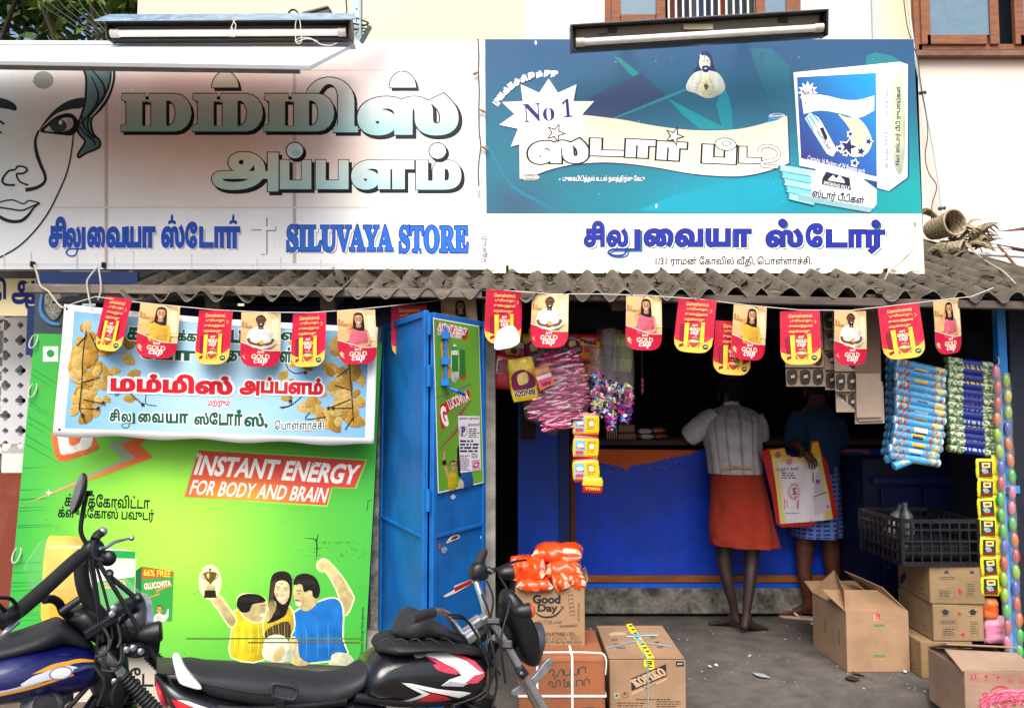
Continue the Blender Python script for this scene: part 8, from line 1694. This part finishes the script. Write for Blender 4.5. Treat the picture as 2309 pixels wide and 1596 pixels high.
cowl = [(1128, 1350, 1372, .02), (1138, 1330, 1410, .05), (1152, 1330, 1448, .07), (1170, 1350, 1484, .08), (1190, 1388, 1498, .075), (1208, 1424, 1496, .05), (1218, 1448, 1478, .02)]
m = MB(); bloft(m, s, cowl, H('#0b0c10'), 'plastic', 22, .7); m.build('headlight_cowl', mb, smooth=50)
m = MB(); c = s(1192, 1442, 0); ax = (s.d + Vector((0, 0, -.18))).normalized(); m.lathe([(.0, 0), (.06, 0), (.068, .03), (.068, .036), (.05, .045), (.0, .05)], c, ax, H('#3a3e44', .8), 'gloss', 22); m.build('headlight', mb, smooth=45)
def indicator(s, x, y, w_, parent, r_=.028):
    m = MB(); c = s(x, y, w_); ax = (s.d * .9 + s.n * .1).normalized(); m.lathe([(0, -.055), (r_ * .5, -.05), (r_ * .85, -.03), (r_, 0), (r_, .006)], c, ax, H('#121318'), 'plastic', 16); o = m.build('indicator', parent, smooth=45)
    m = MB(); m.lathe([(r_ * .98, .006), (r_ * .9, .016), (r_ * .5, .024), (0, .027)], c, ax, C('#e8541e'), 'gloss', 16); m.build('lens', o, smooth=50); m = MB(); m.tube([c - ax * .03, c - ax * .035 - s.n * .08], .009, BK, 'rubber', 8); m.build('stalk', o, smooth=50)
indicator(s, 1190, 1376, .15, mb, .027); indicator(s, 1152, 1290, -.2, mb, .03)
m = MB()   # cables and frame tubes
for pts in ([(1098, 1310, -.24), (1112, 1350, -.1), (1104, 1420, .08), (1116, 1500, .12), (1090, 1560, .12), (1020, 1590, .12)], [(1010, 1386, .2), (1040, 1388, .15), (1062, 1412, .12), (1096, 1470, .12), (1120, 1530, .1), (1110, 1596, .1)], [(1086, 1340, -.2), (1104, 1390, .02), (1098, 1470, .1), (1128, 1520, .1)], [(1020, 1392, .15), (1052, 1398, .12), (1080, 1440, .13), (1104, 1510, .13), (1100, 1560, .12), (1075, 1580, .12)], [(1126, 1300, -.2), (1150, 1350, .05), (1130, 1440, .12), (1140, 1540, .11)]): btube(m, s, pts, .0042, H('#101114'), 'rubber', 7, 5)
m.build('cables', mb, smooth=60)
m = MB(); btube(m, s, [(1116, 1446, 0), (1080, 1530, 0), (1040, 1640, .0), (1000, 1740, 0)], .02, BK, 'paint', 12, 4); btube(m, s, [(800, 1570, .08), (900, 1582, .085), (1000, 1580, .08), (1070, 1552, .05), (1100, 1500, .02)], .016, H('#1a1b20'), 'paint', 12, 4); btube(m, s, [(800, 1570, -.08), (900, 1582, -.085), (1000, 1580, -.08), (1070, 1552, -.05), (1100, 1500, -.02)], .016, BK, 'paint', 12, 4); btube(m, s, [(780, 1580, .09), (700, 1590, .1), (560, 1600, .1), (420, 1585, .08)], .013, BK, 'paint', 10, 4)
m.tube([rax + s.n * .08, rax + s.d * .45 + Vector((0, 0, .06)) + s.n * .08], .02, BK, 'paint', 10); m.tube([rax - s.n * .08, rax + s.d * .45 + Vector((0, 0, .06)) - s.n * .08], .02, BK, 'paint', 10); m.build('frame', mb, smooth=50)
engine(s, rax.lerp(fax, .52) + Vector((0, 0, .16)), mb)
for sg in (1, -1):
    m = MB(); a_ = rax + s.n * .11 * sg; b_ = a_ + s.d * .1 + Vector((0, 0, .33)); m.tube([a_, b_], .012, CHR, 'chrome', 10)
    for k in range(12): p = a_.lerp(b_, .25 + .05 * k); m.lathe([(.018, 0), (.028, .003), (.028, .007), (.018, .01)], p, b_ - a_, H('#b02030'), 'steel', 12)
    m.build('rear_shock', mb, smooth=50)
m = MB(); rr = smooth([(613, 1552), (614, 1544), (622, 1541), (655, 1546), (668, 1552), (670, 1560), (664, 1574), (655, 1576), (622, 1570), (614, 1564)], 3, True); m.tube([s(x, y, .17) for x, y in rr] + [s(*rr[0], .17)], .006, H('#24262c'), 'rubber', 8); m.bar(s(632, 1574, .17), s(634, 1612, .15), .026, .02, H('#1a1b20'), 'plastic'); m.prism([s(x, y, .168) for x, y in rr[::3]], -s.n * .004, H('#3a4048', .7), 'plastic'); m.build('foot_guard_loop', mb, smooth=50)  # mirror-like rectangular frame on a stalk, attached to this bike
m = MB(); m.tube([rax.lerp(fax, .45) + s.n * .12 + Vector((0, 0, -.02)), rax.lerp(fax, .42) + s.n * .28 + Vector((0, 0, -.29))], .012, DK, 'steel', 8); m.build('side_stand', mb)
# ---------------- navy motorcycle at left
s = Side(((60 - CX) / FPX * 2.72, CAMY + 2.72), ((460 - CX) / FPX * 3.08, CAMY + 3.08)); base = s.at_z((200, 1500), (200, 1596), -.2)
nbk = thing('motorcycle', 'navy blue motorcycle with gold stripes, clear windshield and raised mirror at the left', 'motorcycle', base)
tank = [(-190, 1500, 1580, .10), (-120, 1486, 1584, .14), (-40, 1468, 1582, .155), (40, 1449, 1573, .16), (110, 1442, 1561, .15), (168, 1445, 1553, .13), (204, 1456, 1537, .10), (220, 1478, 1514, .05), (223, 1490, 1502, .02)]
m = MB(); bloft(m, s, tank, H('#0d1450'), 'gloss', 28, .85); tk = m.build('fuel_tank', nbk, smooth=50)
a = BArt(bsurf(s, tank, .0025, .85), s.n, step=.0004, mat='gloss'); GO, SV = C('#e8a024'), C('#dfe3ea')
a.poly(smooth([(58, 1491), (100, 1474), (140, 1468), (170, 1466), (212, 1474)], 4) + smooth([(212, 1478), (180, 1473), (150, 1474), (110, 1483)], 4), GO); a.poly(smooth([(-60, 1540), (0, 1530), (60, 1516), (110, 1502), (150, 1494)], 4) + smooth([(150, 1498), (110, 1508), (60, 1522), (0, 1536), (-60, 1548)], 4), GO); a.poly(smooth([(-60, 1532), (0, 1524), (60, 1508), (105, 1496)], 4) + smooth([(105, 1500), (60, 1515), (0, 1530), (-60, 1540)], 4), C('#b9bcc6'))
a.poly([(32, 1512), (60, 1495), (100, 1483), (140, 1476), (160, 1481), (146, 1491), (110, 1502), (70, 1508), (38, 1517)], SV); a.ell(121, 1491, 27, 14, C('#8a8e98'), rot=-.12); a.ell(121, 1491, 23, 11, C('#f4f6fa'), rot=-.12); a.poly(smooth([(150, 1484), (180, 1478), (212, 1482)], 3) + smooth([(210, 1488), (180, 1486), (150, 1492)], 3), C('#3a4a7a')); a.build('stripes', tk)
cov = [(-150, 1475, 1500, .07), (-60, 1455, 1490, .10), (20, 1438, 1470, .115), (84, 1416, 1456, .115), (118, 1400, 1450, .10), (138, 1395, 1446, .09), (162, 1412, 1450, .085), (192, 1434, 1458, .07), (208, 1448, 1460, .03)]
m = MB(); bloft(m, s, cov, H('#16171c'), 'rubber', 20, .7); m.build('tank_cover', nbk, smooth=50)
m = MB(); q = [(-40, 1390, .40), (0, 1396, .38), (30, 1386, .34), (60, 1362, .28), (110, 1318, .20), (160, 1272, .12), (186, 1250, .08)]
btube(m, s, q, .0125, DK, 'paint', 10, 4)
btube(m, s, [(34, 1382, .33), (60, 1362, .28), (110, 1318, .20), (160, 1272, .12), (186, 1250, .08)], .0235, H('#0d0e11'), 'rubber', 14, 4); btube(m, s, [(-60, 1392, .42), (-20, 1394, .39), (8, 1394, .37)], .018, H('#1a1b1f'), 'rubber', 12, 3); m.build('handlebar', nbk, smooth=50)
m = MB(); bloft(m, s, [(-8, 1388, 1404, .02), (4, 1372, 1420, .03), (24, 1370, 1418, .035), (38, 1376, 1400, .02)], H('#121317'), 'plastic', 14, .6); btube(m, s, [(12, 1378, .36), (-10, 1350, .40), (20, 1348, .36), (34, 1360, .34), (38, 1374, .33)], .006, BK, 'plastic', 8, 4); btube(m, s, [(0, 1440, .34), (14, 1424, .35), (40, 1402, .33)], .009, H('#b8bcc4', .8), 'chrome', 8, 3); m.build('switch_cluster', nbk, smooth=45)
m = MB(); bloft(m, s, [(184, 1234, 1252, .02), (194, 1222, 1268, .03), (212, 1214, 1272, .035), (228, 1218, 1268, .03), (236, 1232, 1256, .02)], H('#121317'), 'plastic', 14, .6); btube(m, s, [(214, 1216, .06), (220, 1206, .05), (230, 1200, .04)], .016, H('#17181c'), 'rubber', 10, 3); m.ell(s(231, 1198, .04), (.017, .017, .017), H('#cfd3da', .85), 'chrome', None, 14, 10)
btube(m, s, [(212, 1218, .09), (209, 1240, .09), (216, 1258, .09), (232, 1264, .09)], .0075, H('#22242a'), 'plastic', 8, 4); m.ell(s(243, 1258, .05), (.03, .022, .028), H('#101115'), 'plastic', None, 14, 10); m.build('switch_cluster', nbk, smooth=45)
m = MB(); btube(m, s, [(226, 1236, .07), (240, 1234, .05), (258, 1222, .03), (280, 1216, .01), (296, 1213, 0)], [.006] * 6 + [.0065] * 6 + [.005] * 5, H('#c8ccd4', .85), 'chrome', 10, 4); m.ell(s(297, 1213, 0), (.010, .010, .010), H('#c8ccd4', .85), 'chrome', None, 12, 8); m.build('brake_lever', nbk, smooth=50)
mr_ = thing_part('mirror', nbk, s(192, 1200, .06)); m = MB(); btube(m, s, [(196, 1226, .07), (186, 1210, .07), (182, 1190, .07), (186, 1160, .07), (192, 1130, .07), (195, 1114, .07)], .0075, BK, 'plastic', 10, 4); m.box(s(196, 1112, .07), (.03, .02, .018), BK, 'plastic'); m.build('stem', mr_, smooth=50)
mc_ = s(176, 1112, .07); ax = (s.d * .92 - s.n * .35).normalized(); tlt = Vector((0, 0, 1)) - ax * .22; 
m = MB(); rv = (mc_ - CAM); rv.z = 0; rv.normalize(); ax = Vector((rv.y, -rv.x, 0)) * .97 + rv * .22; e1 = (s.d * .24 + Vector((0, 0, 1))).normalized(); e2 = e1.cross(ax).normalized(); ax = e1.cross(e2).normalized()
if ax.dot(s.d) < 0: ax = -ax
m.loft([[mc_ + ax * h_ + (e1 * math.cos(t) * .072 + e2 * math.sin(t) * .05) * f_ for t in [2 * math.pi * i / 24 for i in range(24)]] for f_, h_ in ((.1, .020), (.6, .017), (.92, .009), (1, 0), (.97, -.004))], H('#0d0e12'), 'plastic'); m.build('housing', mr_, smooth=50)
m = MB(); m.loft([[mc_ - ax * .0055 + (e1 * math.cos(t) * .066 + e2 * math.sin(t) * .045) * f_ for t in [2 * math.pi * i / 24 for i in range(24)]] for f_ in (.05, 1)], H('#dfe4ea', .9), 'chrome'); m.build('glass', mr_, smooth=50)
# windshield, stem, stays
m = MB(); ws = [(57, 1284), (80, 1246), (107, 1222), (180, 1228), (250, 1270), (300, 1318), (335, 1354), (342, 1390), (332, 1410), (268, 1390), (200, 1360), (130, 1352), (82, 1338)]
V, F = shape_tris([smooth(ws, 3, True)]); wmap = lambda x, y: s(x, y, -.16) + s.n * (.10 * (1 - ((x - 200) / 150) ** 2) * -1)
m.add([wmap(*v) for v in V], F, H('#e2f2e4'), 'clear'); rim = smooth(ws, 3, True); wsd = m.build('windshield', nbk, smooth=60); m = MB(); m.tube([wmap(*p) for p in rim] + [wmap(*rim[0])], .0022, H('#b8d0b8', .8), 'clear', 6); m.build('rim', wsd, smooth=60)
m = MB(); btube(m, s, [(182, 1270, 0), (186, 1310, 0), (196, 1344, 0), (214, 1372, .0), (238, 1400, 0)], .024, H('#15161a'), 'rubber', 12, 4); btube(m, s, [(100, 1352, .10), (118, 1350, .08), (134, 1360, .06), (143, 1380, .05), (160, 1386, .04)], .014, H('#121318'), 'paint', 12, 4); btube(m, s, [(136, 1380, .08), (180, 1350, .08)], .013, H('#202228'), 'plastic', 10, 0); bloft(m, s, [(142, 1382, 1394, .03), (160, 1372, 1410, .06), (190, 1364, 1434, .08), (220, 1380, 1450, .08), (240, 1400, 1440, .05)], H('#0f1014'), 'plastic', 16); m.build('steering_stem', nbk, smooth=50)
m = MB(); 
for pts, r_ in (([(222, 1268, .1), (298, 1392, .1), (368, 1512, .1)], .0075), ([(244, 1296, .08), (306, 1348, .08)], .0085), ([(208, 1262, .09), (218, 1330, .09), (228, 1400, .1), (232, 1446, .1)], .006), ([(214, 1264, .07), (234, 1330, .08), (248, 1390, .09), (254, 1440, .1)], .005), ([(200, 1262, .1), (214, 1340, .11), (222, 1410, .11), (214, 1500, .1)], .0045)): btube(m, s, pts, r_, H('#15161a'), 'rubber', 8, 3)
for x, y in ((246, 1292), (310, 1345)): m.lathe([(0, -.012), (.013, -.01), (.015, 0), (.013, .012), (.0, .014)], s(x, y, .09), s.n, H('#1a1b20'), 'plastic', 12); m.lathe([(0, 0), (.006, 0), (.006, .006), (0, .006)], s(x, y, .104), s.n, CHR, 'chrome', 10)
m.build('windshield_stay', nbk, smooth=50)
m = MB(); m.bar(s(247, 1390, .1), s(314, 1346, .06), .04, .028, H('#1d1f26'), 'paint'); m.bar(s(190, 1432, .1), s(262, 1388, .1), .035, .03, H('#16171c'), 'paint'); m.bar(s(296, 1468, .11), s(350, 1456, .06), .05, .045, H('#15161b'), 'paint'); m.build('yoke', nbk, bevel=.005)
m = MB()
for x, y, w_ in ((252, 1384, .12), (256, 1371, .12), (285, 1464, .125), (300, 1460, .13), (317, 1468, .13), (258, 1535, .1)): m.lathe([(0, 0), (.010, 0), (.012, .005), (.008, .01), (0, .011)], s(x, y, w_), s.n, CHR, 'chrome', 10)
m.build('bolts', nbk, smooth=45)
def fork(p, q, w_, boot0, boot1, nm='fork_leg'):
    m = MB(); e = s.at_z(p, q, zax, w_); a_ = s(*p, w_); m.tube([a_, s(*q, w_)], .0165, CHR, 'chrome', 14); m.tube([s(*boot1, w_), e], .021, H('#a9adb2', .8), 'steel', 12); o = m.build(nm, nbk, smooth=45)
    m = MB(); b0, b1 = s(*boot0, w_), s(*boot1, w_); L = (b1 - b0).length; n_ = 13; pr = []
    for i in range(n_): pr += [(.019, L * i / n_), (.027, L * (i + .45) / n_), (.019, L * (i + .95) / n_)]
    m.lathe(pr, b0, b1 - b0, H('#131417'), 'rubber', 16); m.build('gaiter', o, smooth=30); return e
e1 = fork((264, 1378), (312, 1446), -.10, (336, 1472), (402, 1540)); e2 = fork((228, 1462), (284, 1530), .10, (274, 1520), (356, 1606))
fax = (e1 + e2) / 2; fax = s.at_z((264, 1378), (400, 1550), zax, 0); wheel('front_wheel', s, fax, .265, nbk); rax = fax - s.d * 1.26; wheel('rear_wheel', s, rax, .265, nbk, .1)
m = MB(); c = s(300, 1404, -.02); ax = (s.d + Vector((0, 0, -.1))).normalized(); m.lathe([(.0, -.10), (.05, -.095), (.085, -.05), (.098, 0), (.098, .02)], c, ax, H('#101116'), 'gloss', 24); hl_ = m.build('headlight', nbk, smooth=50); m = MB(); m.lathe([(.098, .018), (.104, .022), (.100, .04), (.09, .044)], c, ax, CHR, 'chrome', 24); m.build('rim', hl_, smooth=50); m = MB(); m.lathe([(.09, .04), (.06, .055), (0, .062)], c, ax, H('#d8dee4', .9), 'gloss', 20); m.build('lens', hl_, smooth=50)
m = MB(); c = s(352, 1424, .12); ax = (s.d * .95 + s.n * .3 + Vector((0, 0, .12))).normalized(); m.lathe([(0, -.06), (.02, -.055), (.03, -.035), (.036, 0), (.037, .012), (.030, .02), (0, .022)], c, ax, H('#101115'), 'plastic', 18); m.tube([c - ax * .05, s(330, 1442, .08)], .012, BK, 'rubber', 8); m.build('indicator', nbk, smooth=45)
m = MB(); btube(m, s, [(236, 1404, 0), (262, 1470, 0), (250, 1530, .02), (200, 1600, .02), (160, 1680, .02)], .022, BK, 'paint', 12, 4); btube(m, s, [(226, 1516, .08), (190, 1556, .09), (150, 1600, .1)], .009, H('#1b1c20'), 'paint', 8, 3); bloft(m, s, [(192, 1476, 1500, .03), (206, 1460, 1560, .07), (236, 1448, 1596, .09), (262, 1450, 1600, .08), (284, 1470, 1580, .05)], H('#0c0d10'), 'plastic', 16); m.build('frame', nbk, smooth=50)
m = MB()
for pts in ([(222, 1400, .1), (246, 1440, .13), (236, 1490, .14), (262, 1500, .14), (274, 1480, .13), (270, 1440, .12)], [(216, 1480, .13), (240, 1470, .14), (252, 1440, .13)], [(228, 1510, .13), (256, 1512, .14), (276, 1490, .13), (282, 1450, .12)], [(212, 1500, .13), (236, 1540, .14), (220, 1590, .12)], [(262, 1396, .1), (272, 1440, .12), (264, 1460, .13)]): btube(m, s, pts, .0055, H('#1e2024'), 'rubber', 7, 5)
m.build('cables', nbk, smooth=60)
m = MB(); m.lathe([(0, 0), (.04, 0), (.05, .012), (.05, .02), (.02, .03), (0, .03)], s(262, 1560, .1), (s.d + s.n).normalized(), H('#15161a'), 'plastic', 18); m.build('horn', nbk, smooth=45)
engine(s, rax.lerp(fax, .5) + Vector((0, 0, .2)), nbk)
m = MB(); c = s(96, 1590, .1); m.ell(c, (.07, .05, .05), H('#9a9ca0', .7), 'steel', None, 14, 10); m.lathe([(0, 0), (.035, 0), (.035, .03), (0, .03)], s(100, 1588, .14), s.n, H('#6a6c70', .7), 'steel', 16); m.box(s(140, 1572, .08), (.05, .05, .03), H('#b0b2b6', .7), 'steel'); m.build('carburettor', nbk, smooth=45)
m = MB(); bloft(m, s, [(-620, 1440, 1500, .09), (-520, 1458, 1520, .12), (-380, 1480, 1530, .13), (-250, 1500, 1545, .12), (-160, 1500, 1540, .08)], H('#17181d'), 'rubber', 18); m.build('seat', nbk, smooth=50)
m = MB(); m.tube([rax.lerp(fax, .45) + s.n * .12 + Vector((0, 0, -.02)), rax.lerp(fax, .42) + s.n * .28 + Vector((0, 0, -.29))], .012, DK, 'steel', 8); m.build('side_stand', nbk)
# ================================================================ CLUTTER ON THE ROOF
r = random.Random(91); ST, ST2 = H('#b8a98a', .8), H('#7a6a52', .8)
def weave(u, v, nu, nv): return ST if (int(u * nu) + int(v * nv)) % 2 else H('#8f8062', .8)
def basket(label, c, ax, r0, r1, L):
    m = MB(); ax = ax.normalized(); a1 = ax.orthogonal().normalized(); b1 = ax.cross(a1)
    m.grid(lambda u, v: c + ax * L * v + (a1 * math.cos(6.2832 * u) + b1 * math.sin(6.2832 * u)) * (lerp(r0, r1, v) + .004 * math.sin(u * 75) * math.sin(v * 28)), 40, 12, ST, 'straw')
    for q in range(12):
        for i in range(40): m.c[q * 40 + i] = [weave(i / 40, q / 12, 20, 12)] * 4
    t = thing('woven_basket', label, 'basket', c); m.build('weave', t, solid=.008, smooth=60)
    m = MB(); m.tube([c + ax * L + (a1 * math.cos(q) + b1 * math.sin(q)) * r1 for q in [6.2832 * i / 24 for i in range(25)]], .008, ST, 'straw', 7); m.build('rim', t, smooth=60)
    m = MB(); m.loft([[c + ax * k + (a1 * math.cos(q) + b1 * math.sin(q)) * r_ for q in [6.2832 * i / 24 for i in range(24)]] for k, r_ in ((L * .45, r1 * .85), (L * .46, .01))], H('#3a3024', .7), 'straw'); m.build('bottom', t)
basket('round woven basket lying on the roof with its dark mouth towards the street', P(2100, 520, 1.35), Vector((.25, -1, .05)), .07, .092, .22)
basket('smaller woven basket with plain checker weave lying below the round one', P(2108, 560, .95), Vector((.75, -.6, -.25)), .03, .075, .16)
def frond(label, n, cx, cy, Y, sp, L, w, cols, name='palm_scraps', seed=1):
    r = random.Random(seed); t = thing(name, label, 'dry palm scraps', P(cx, cy, Y))
    m = MB()
    for i in range(n):
        p = P(cx + r.uniform(-1, 1) * sp[0], cy + r.uniform(-1, 1) * sp[1], Y + r.uniform(-.1, .12)); d = Vector((r.uniform(.3, 1), r.uniform(-.5, .3), r.uniform(-.45, .35))).normalized() * L * r.uniform(.4, 1); s = Vector((0, -.5, 1)).cross(d).normalized() * w * r.uniform(.4, 1); b = Vector((0, 0, r.uniform(.01, .06)))
        q = [p + d * k + b * math.sin(3.14 * k) for k in (0, .25, .5, .75, 1)]; c = mixc(H(cols[0], .8), H(cols[1], .8), r.random())
        m.add([v + s * f * h for v, f in zip(q, (.3, 1, 1, .8, .1)) for h in (-1, 1)], [(2 * k, 2 * k + 1, 2 * k + 3, 2 * k + 2) for k in range(4)], c, 'straw')
    o = m.build('scraps', t, solid=.004, smooth=60); o['kind'] = 'stuff'
frond('heap of pale dry palm sheaths and straw beside the baskets on the roof', 80, 2165, 540, 1.35, (48, 26), .17, .042, ('#c8b890', '#6a5a40'), seed=4)
frond('grey brown dry scraps at the foot of the baskets right of the teal sign', 60, 2125, 588, .85, (46, 18), .12, .03, ('#8a7a60', '#3a3026'), seed=6)
m = MB(); m.ell(P(2106, 592, .8), (.075, .05, .05), H('#8a6a48', .8), 'straw', Euler((0, .4, 0)), 14, 10); m.tube(smooth3([P(2082, 475, 1.5), P(2100, 482, 1.5), P(2120, 500, 1.45), P(2150, 540, 1.4)], 4), [.05, .05, .05, .045, .045, .04, .04, .035, .03, .025, .02, .015, .01], H('#8f7f60', .8), 'straw', 9, flat=.4); tag(m.build('coconut_husk', smooth=60), 'brown husk and sheath wedged between the teal sign and the baskets', 'husk')
for i, (x0, y0, x1, y1, Y0, Y1_, rad, cl, lab) in enumerate(((2215, 532, 2400, 505, 1.9, 2.0, .018, '#6a3a2a', 'red brown pole lying highest on the roof at the right edge'), (2195, 545, 2420, 585, 1.7, 1.3, .014, '#5a3426', 'dark brown pole slanting down across the roof at the right'), (2180, 571, 2420, 585, 1.25, 1.2, .016, '#dfe2e4', 'white pipe lying across the roof at the right edge'), (2250, 552, 2290, 600, 1.5, .9, .010, '#8a5a34', 'short brown stick sloping across the white pipe'))):
    m = MB(); m.tube([P(x0, y0, Y0), P((x0 + x1) / 2, (y0 + y1) / 2 - 1, (Y0 + Y1_) / 2), P(x1, y1, Y1_)], rad, H(cl, .8), 'wood' if i != 2 else 'plastic', 8); tag(m.build('roof_pole', smooth=50), lab, 'pole', 'poles lying on the roof')
m = MB(); q = [P(2200, 520, 2.0), P(2400, 520, 2.0), P(2400, 575, 1.5), P(2225, 562, 1.55)]; m.add([p + Vector((0, 0, .02)) for p in q], [(3, 2, 1, 0)], H('#e6ecef', .85), 'vinyl'); tag(m.build('white_sheet', solid=.01), 'pale plastic sheet spread under the poles at the right of the roof', 'sheet')
m = MB(); m.tube(smooth3([P(2168, 540, 1.2), P(2192, 565, .9), P(2225, 590, .5), P(2262, 612, .1), P(2290, 640, -.2)], 4), .005, H('#b8b2a4', .8), 'plastic', 6); tag(m.build('roof_cable'), 'thin pale cable running down the roof sheets at the right', 'cable')
m = MB()
for i in range(620):      # dry leaves and dirt caught in the valleys
    x = r.uniform(-1.95, 2.7); k = round(x / .142 - .5) + .5; x = k * .142 + r.gauss(0, .022); y = r.uniform(-.34, .16) if r.random() < .8 else r.uniform(.1, .9)
    z = roofz(y) + .015 + .029 * math.cos(2 * math.pi * x / .142) + .012; d = Vector((r.uniform(-1, 1), r.uniform(-1, 1), r.uniform(-.1, .4))).normalized() * r.uniform(.015, .05); s = Vector((-d.y, d.x, r.uniform(-.01, .02))) * r.uniform(.12, .4)
    p = Vector((x, y, z)); m.add([p - d, p + s, p + d, p - s * .6 + Vector((0, 0, .006))], [(0, 1, 2, 3)], mixc(H('#2c2620', .7), H('#8a7a66', .8), r.random() ** 1.6), 'straw')
tag(m.build('leaf_litter'), 'dry leaf litter caught in the roof corrugations', 'leaf litter', kind='stuff')
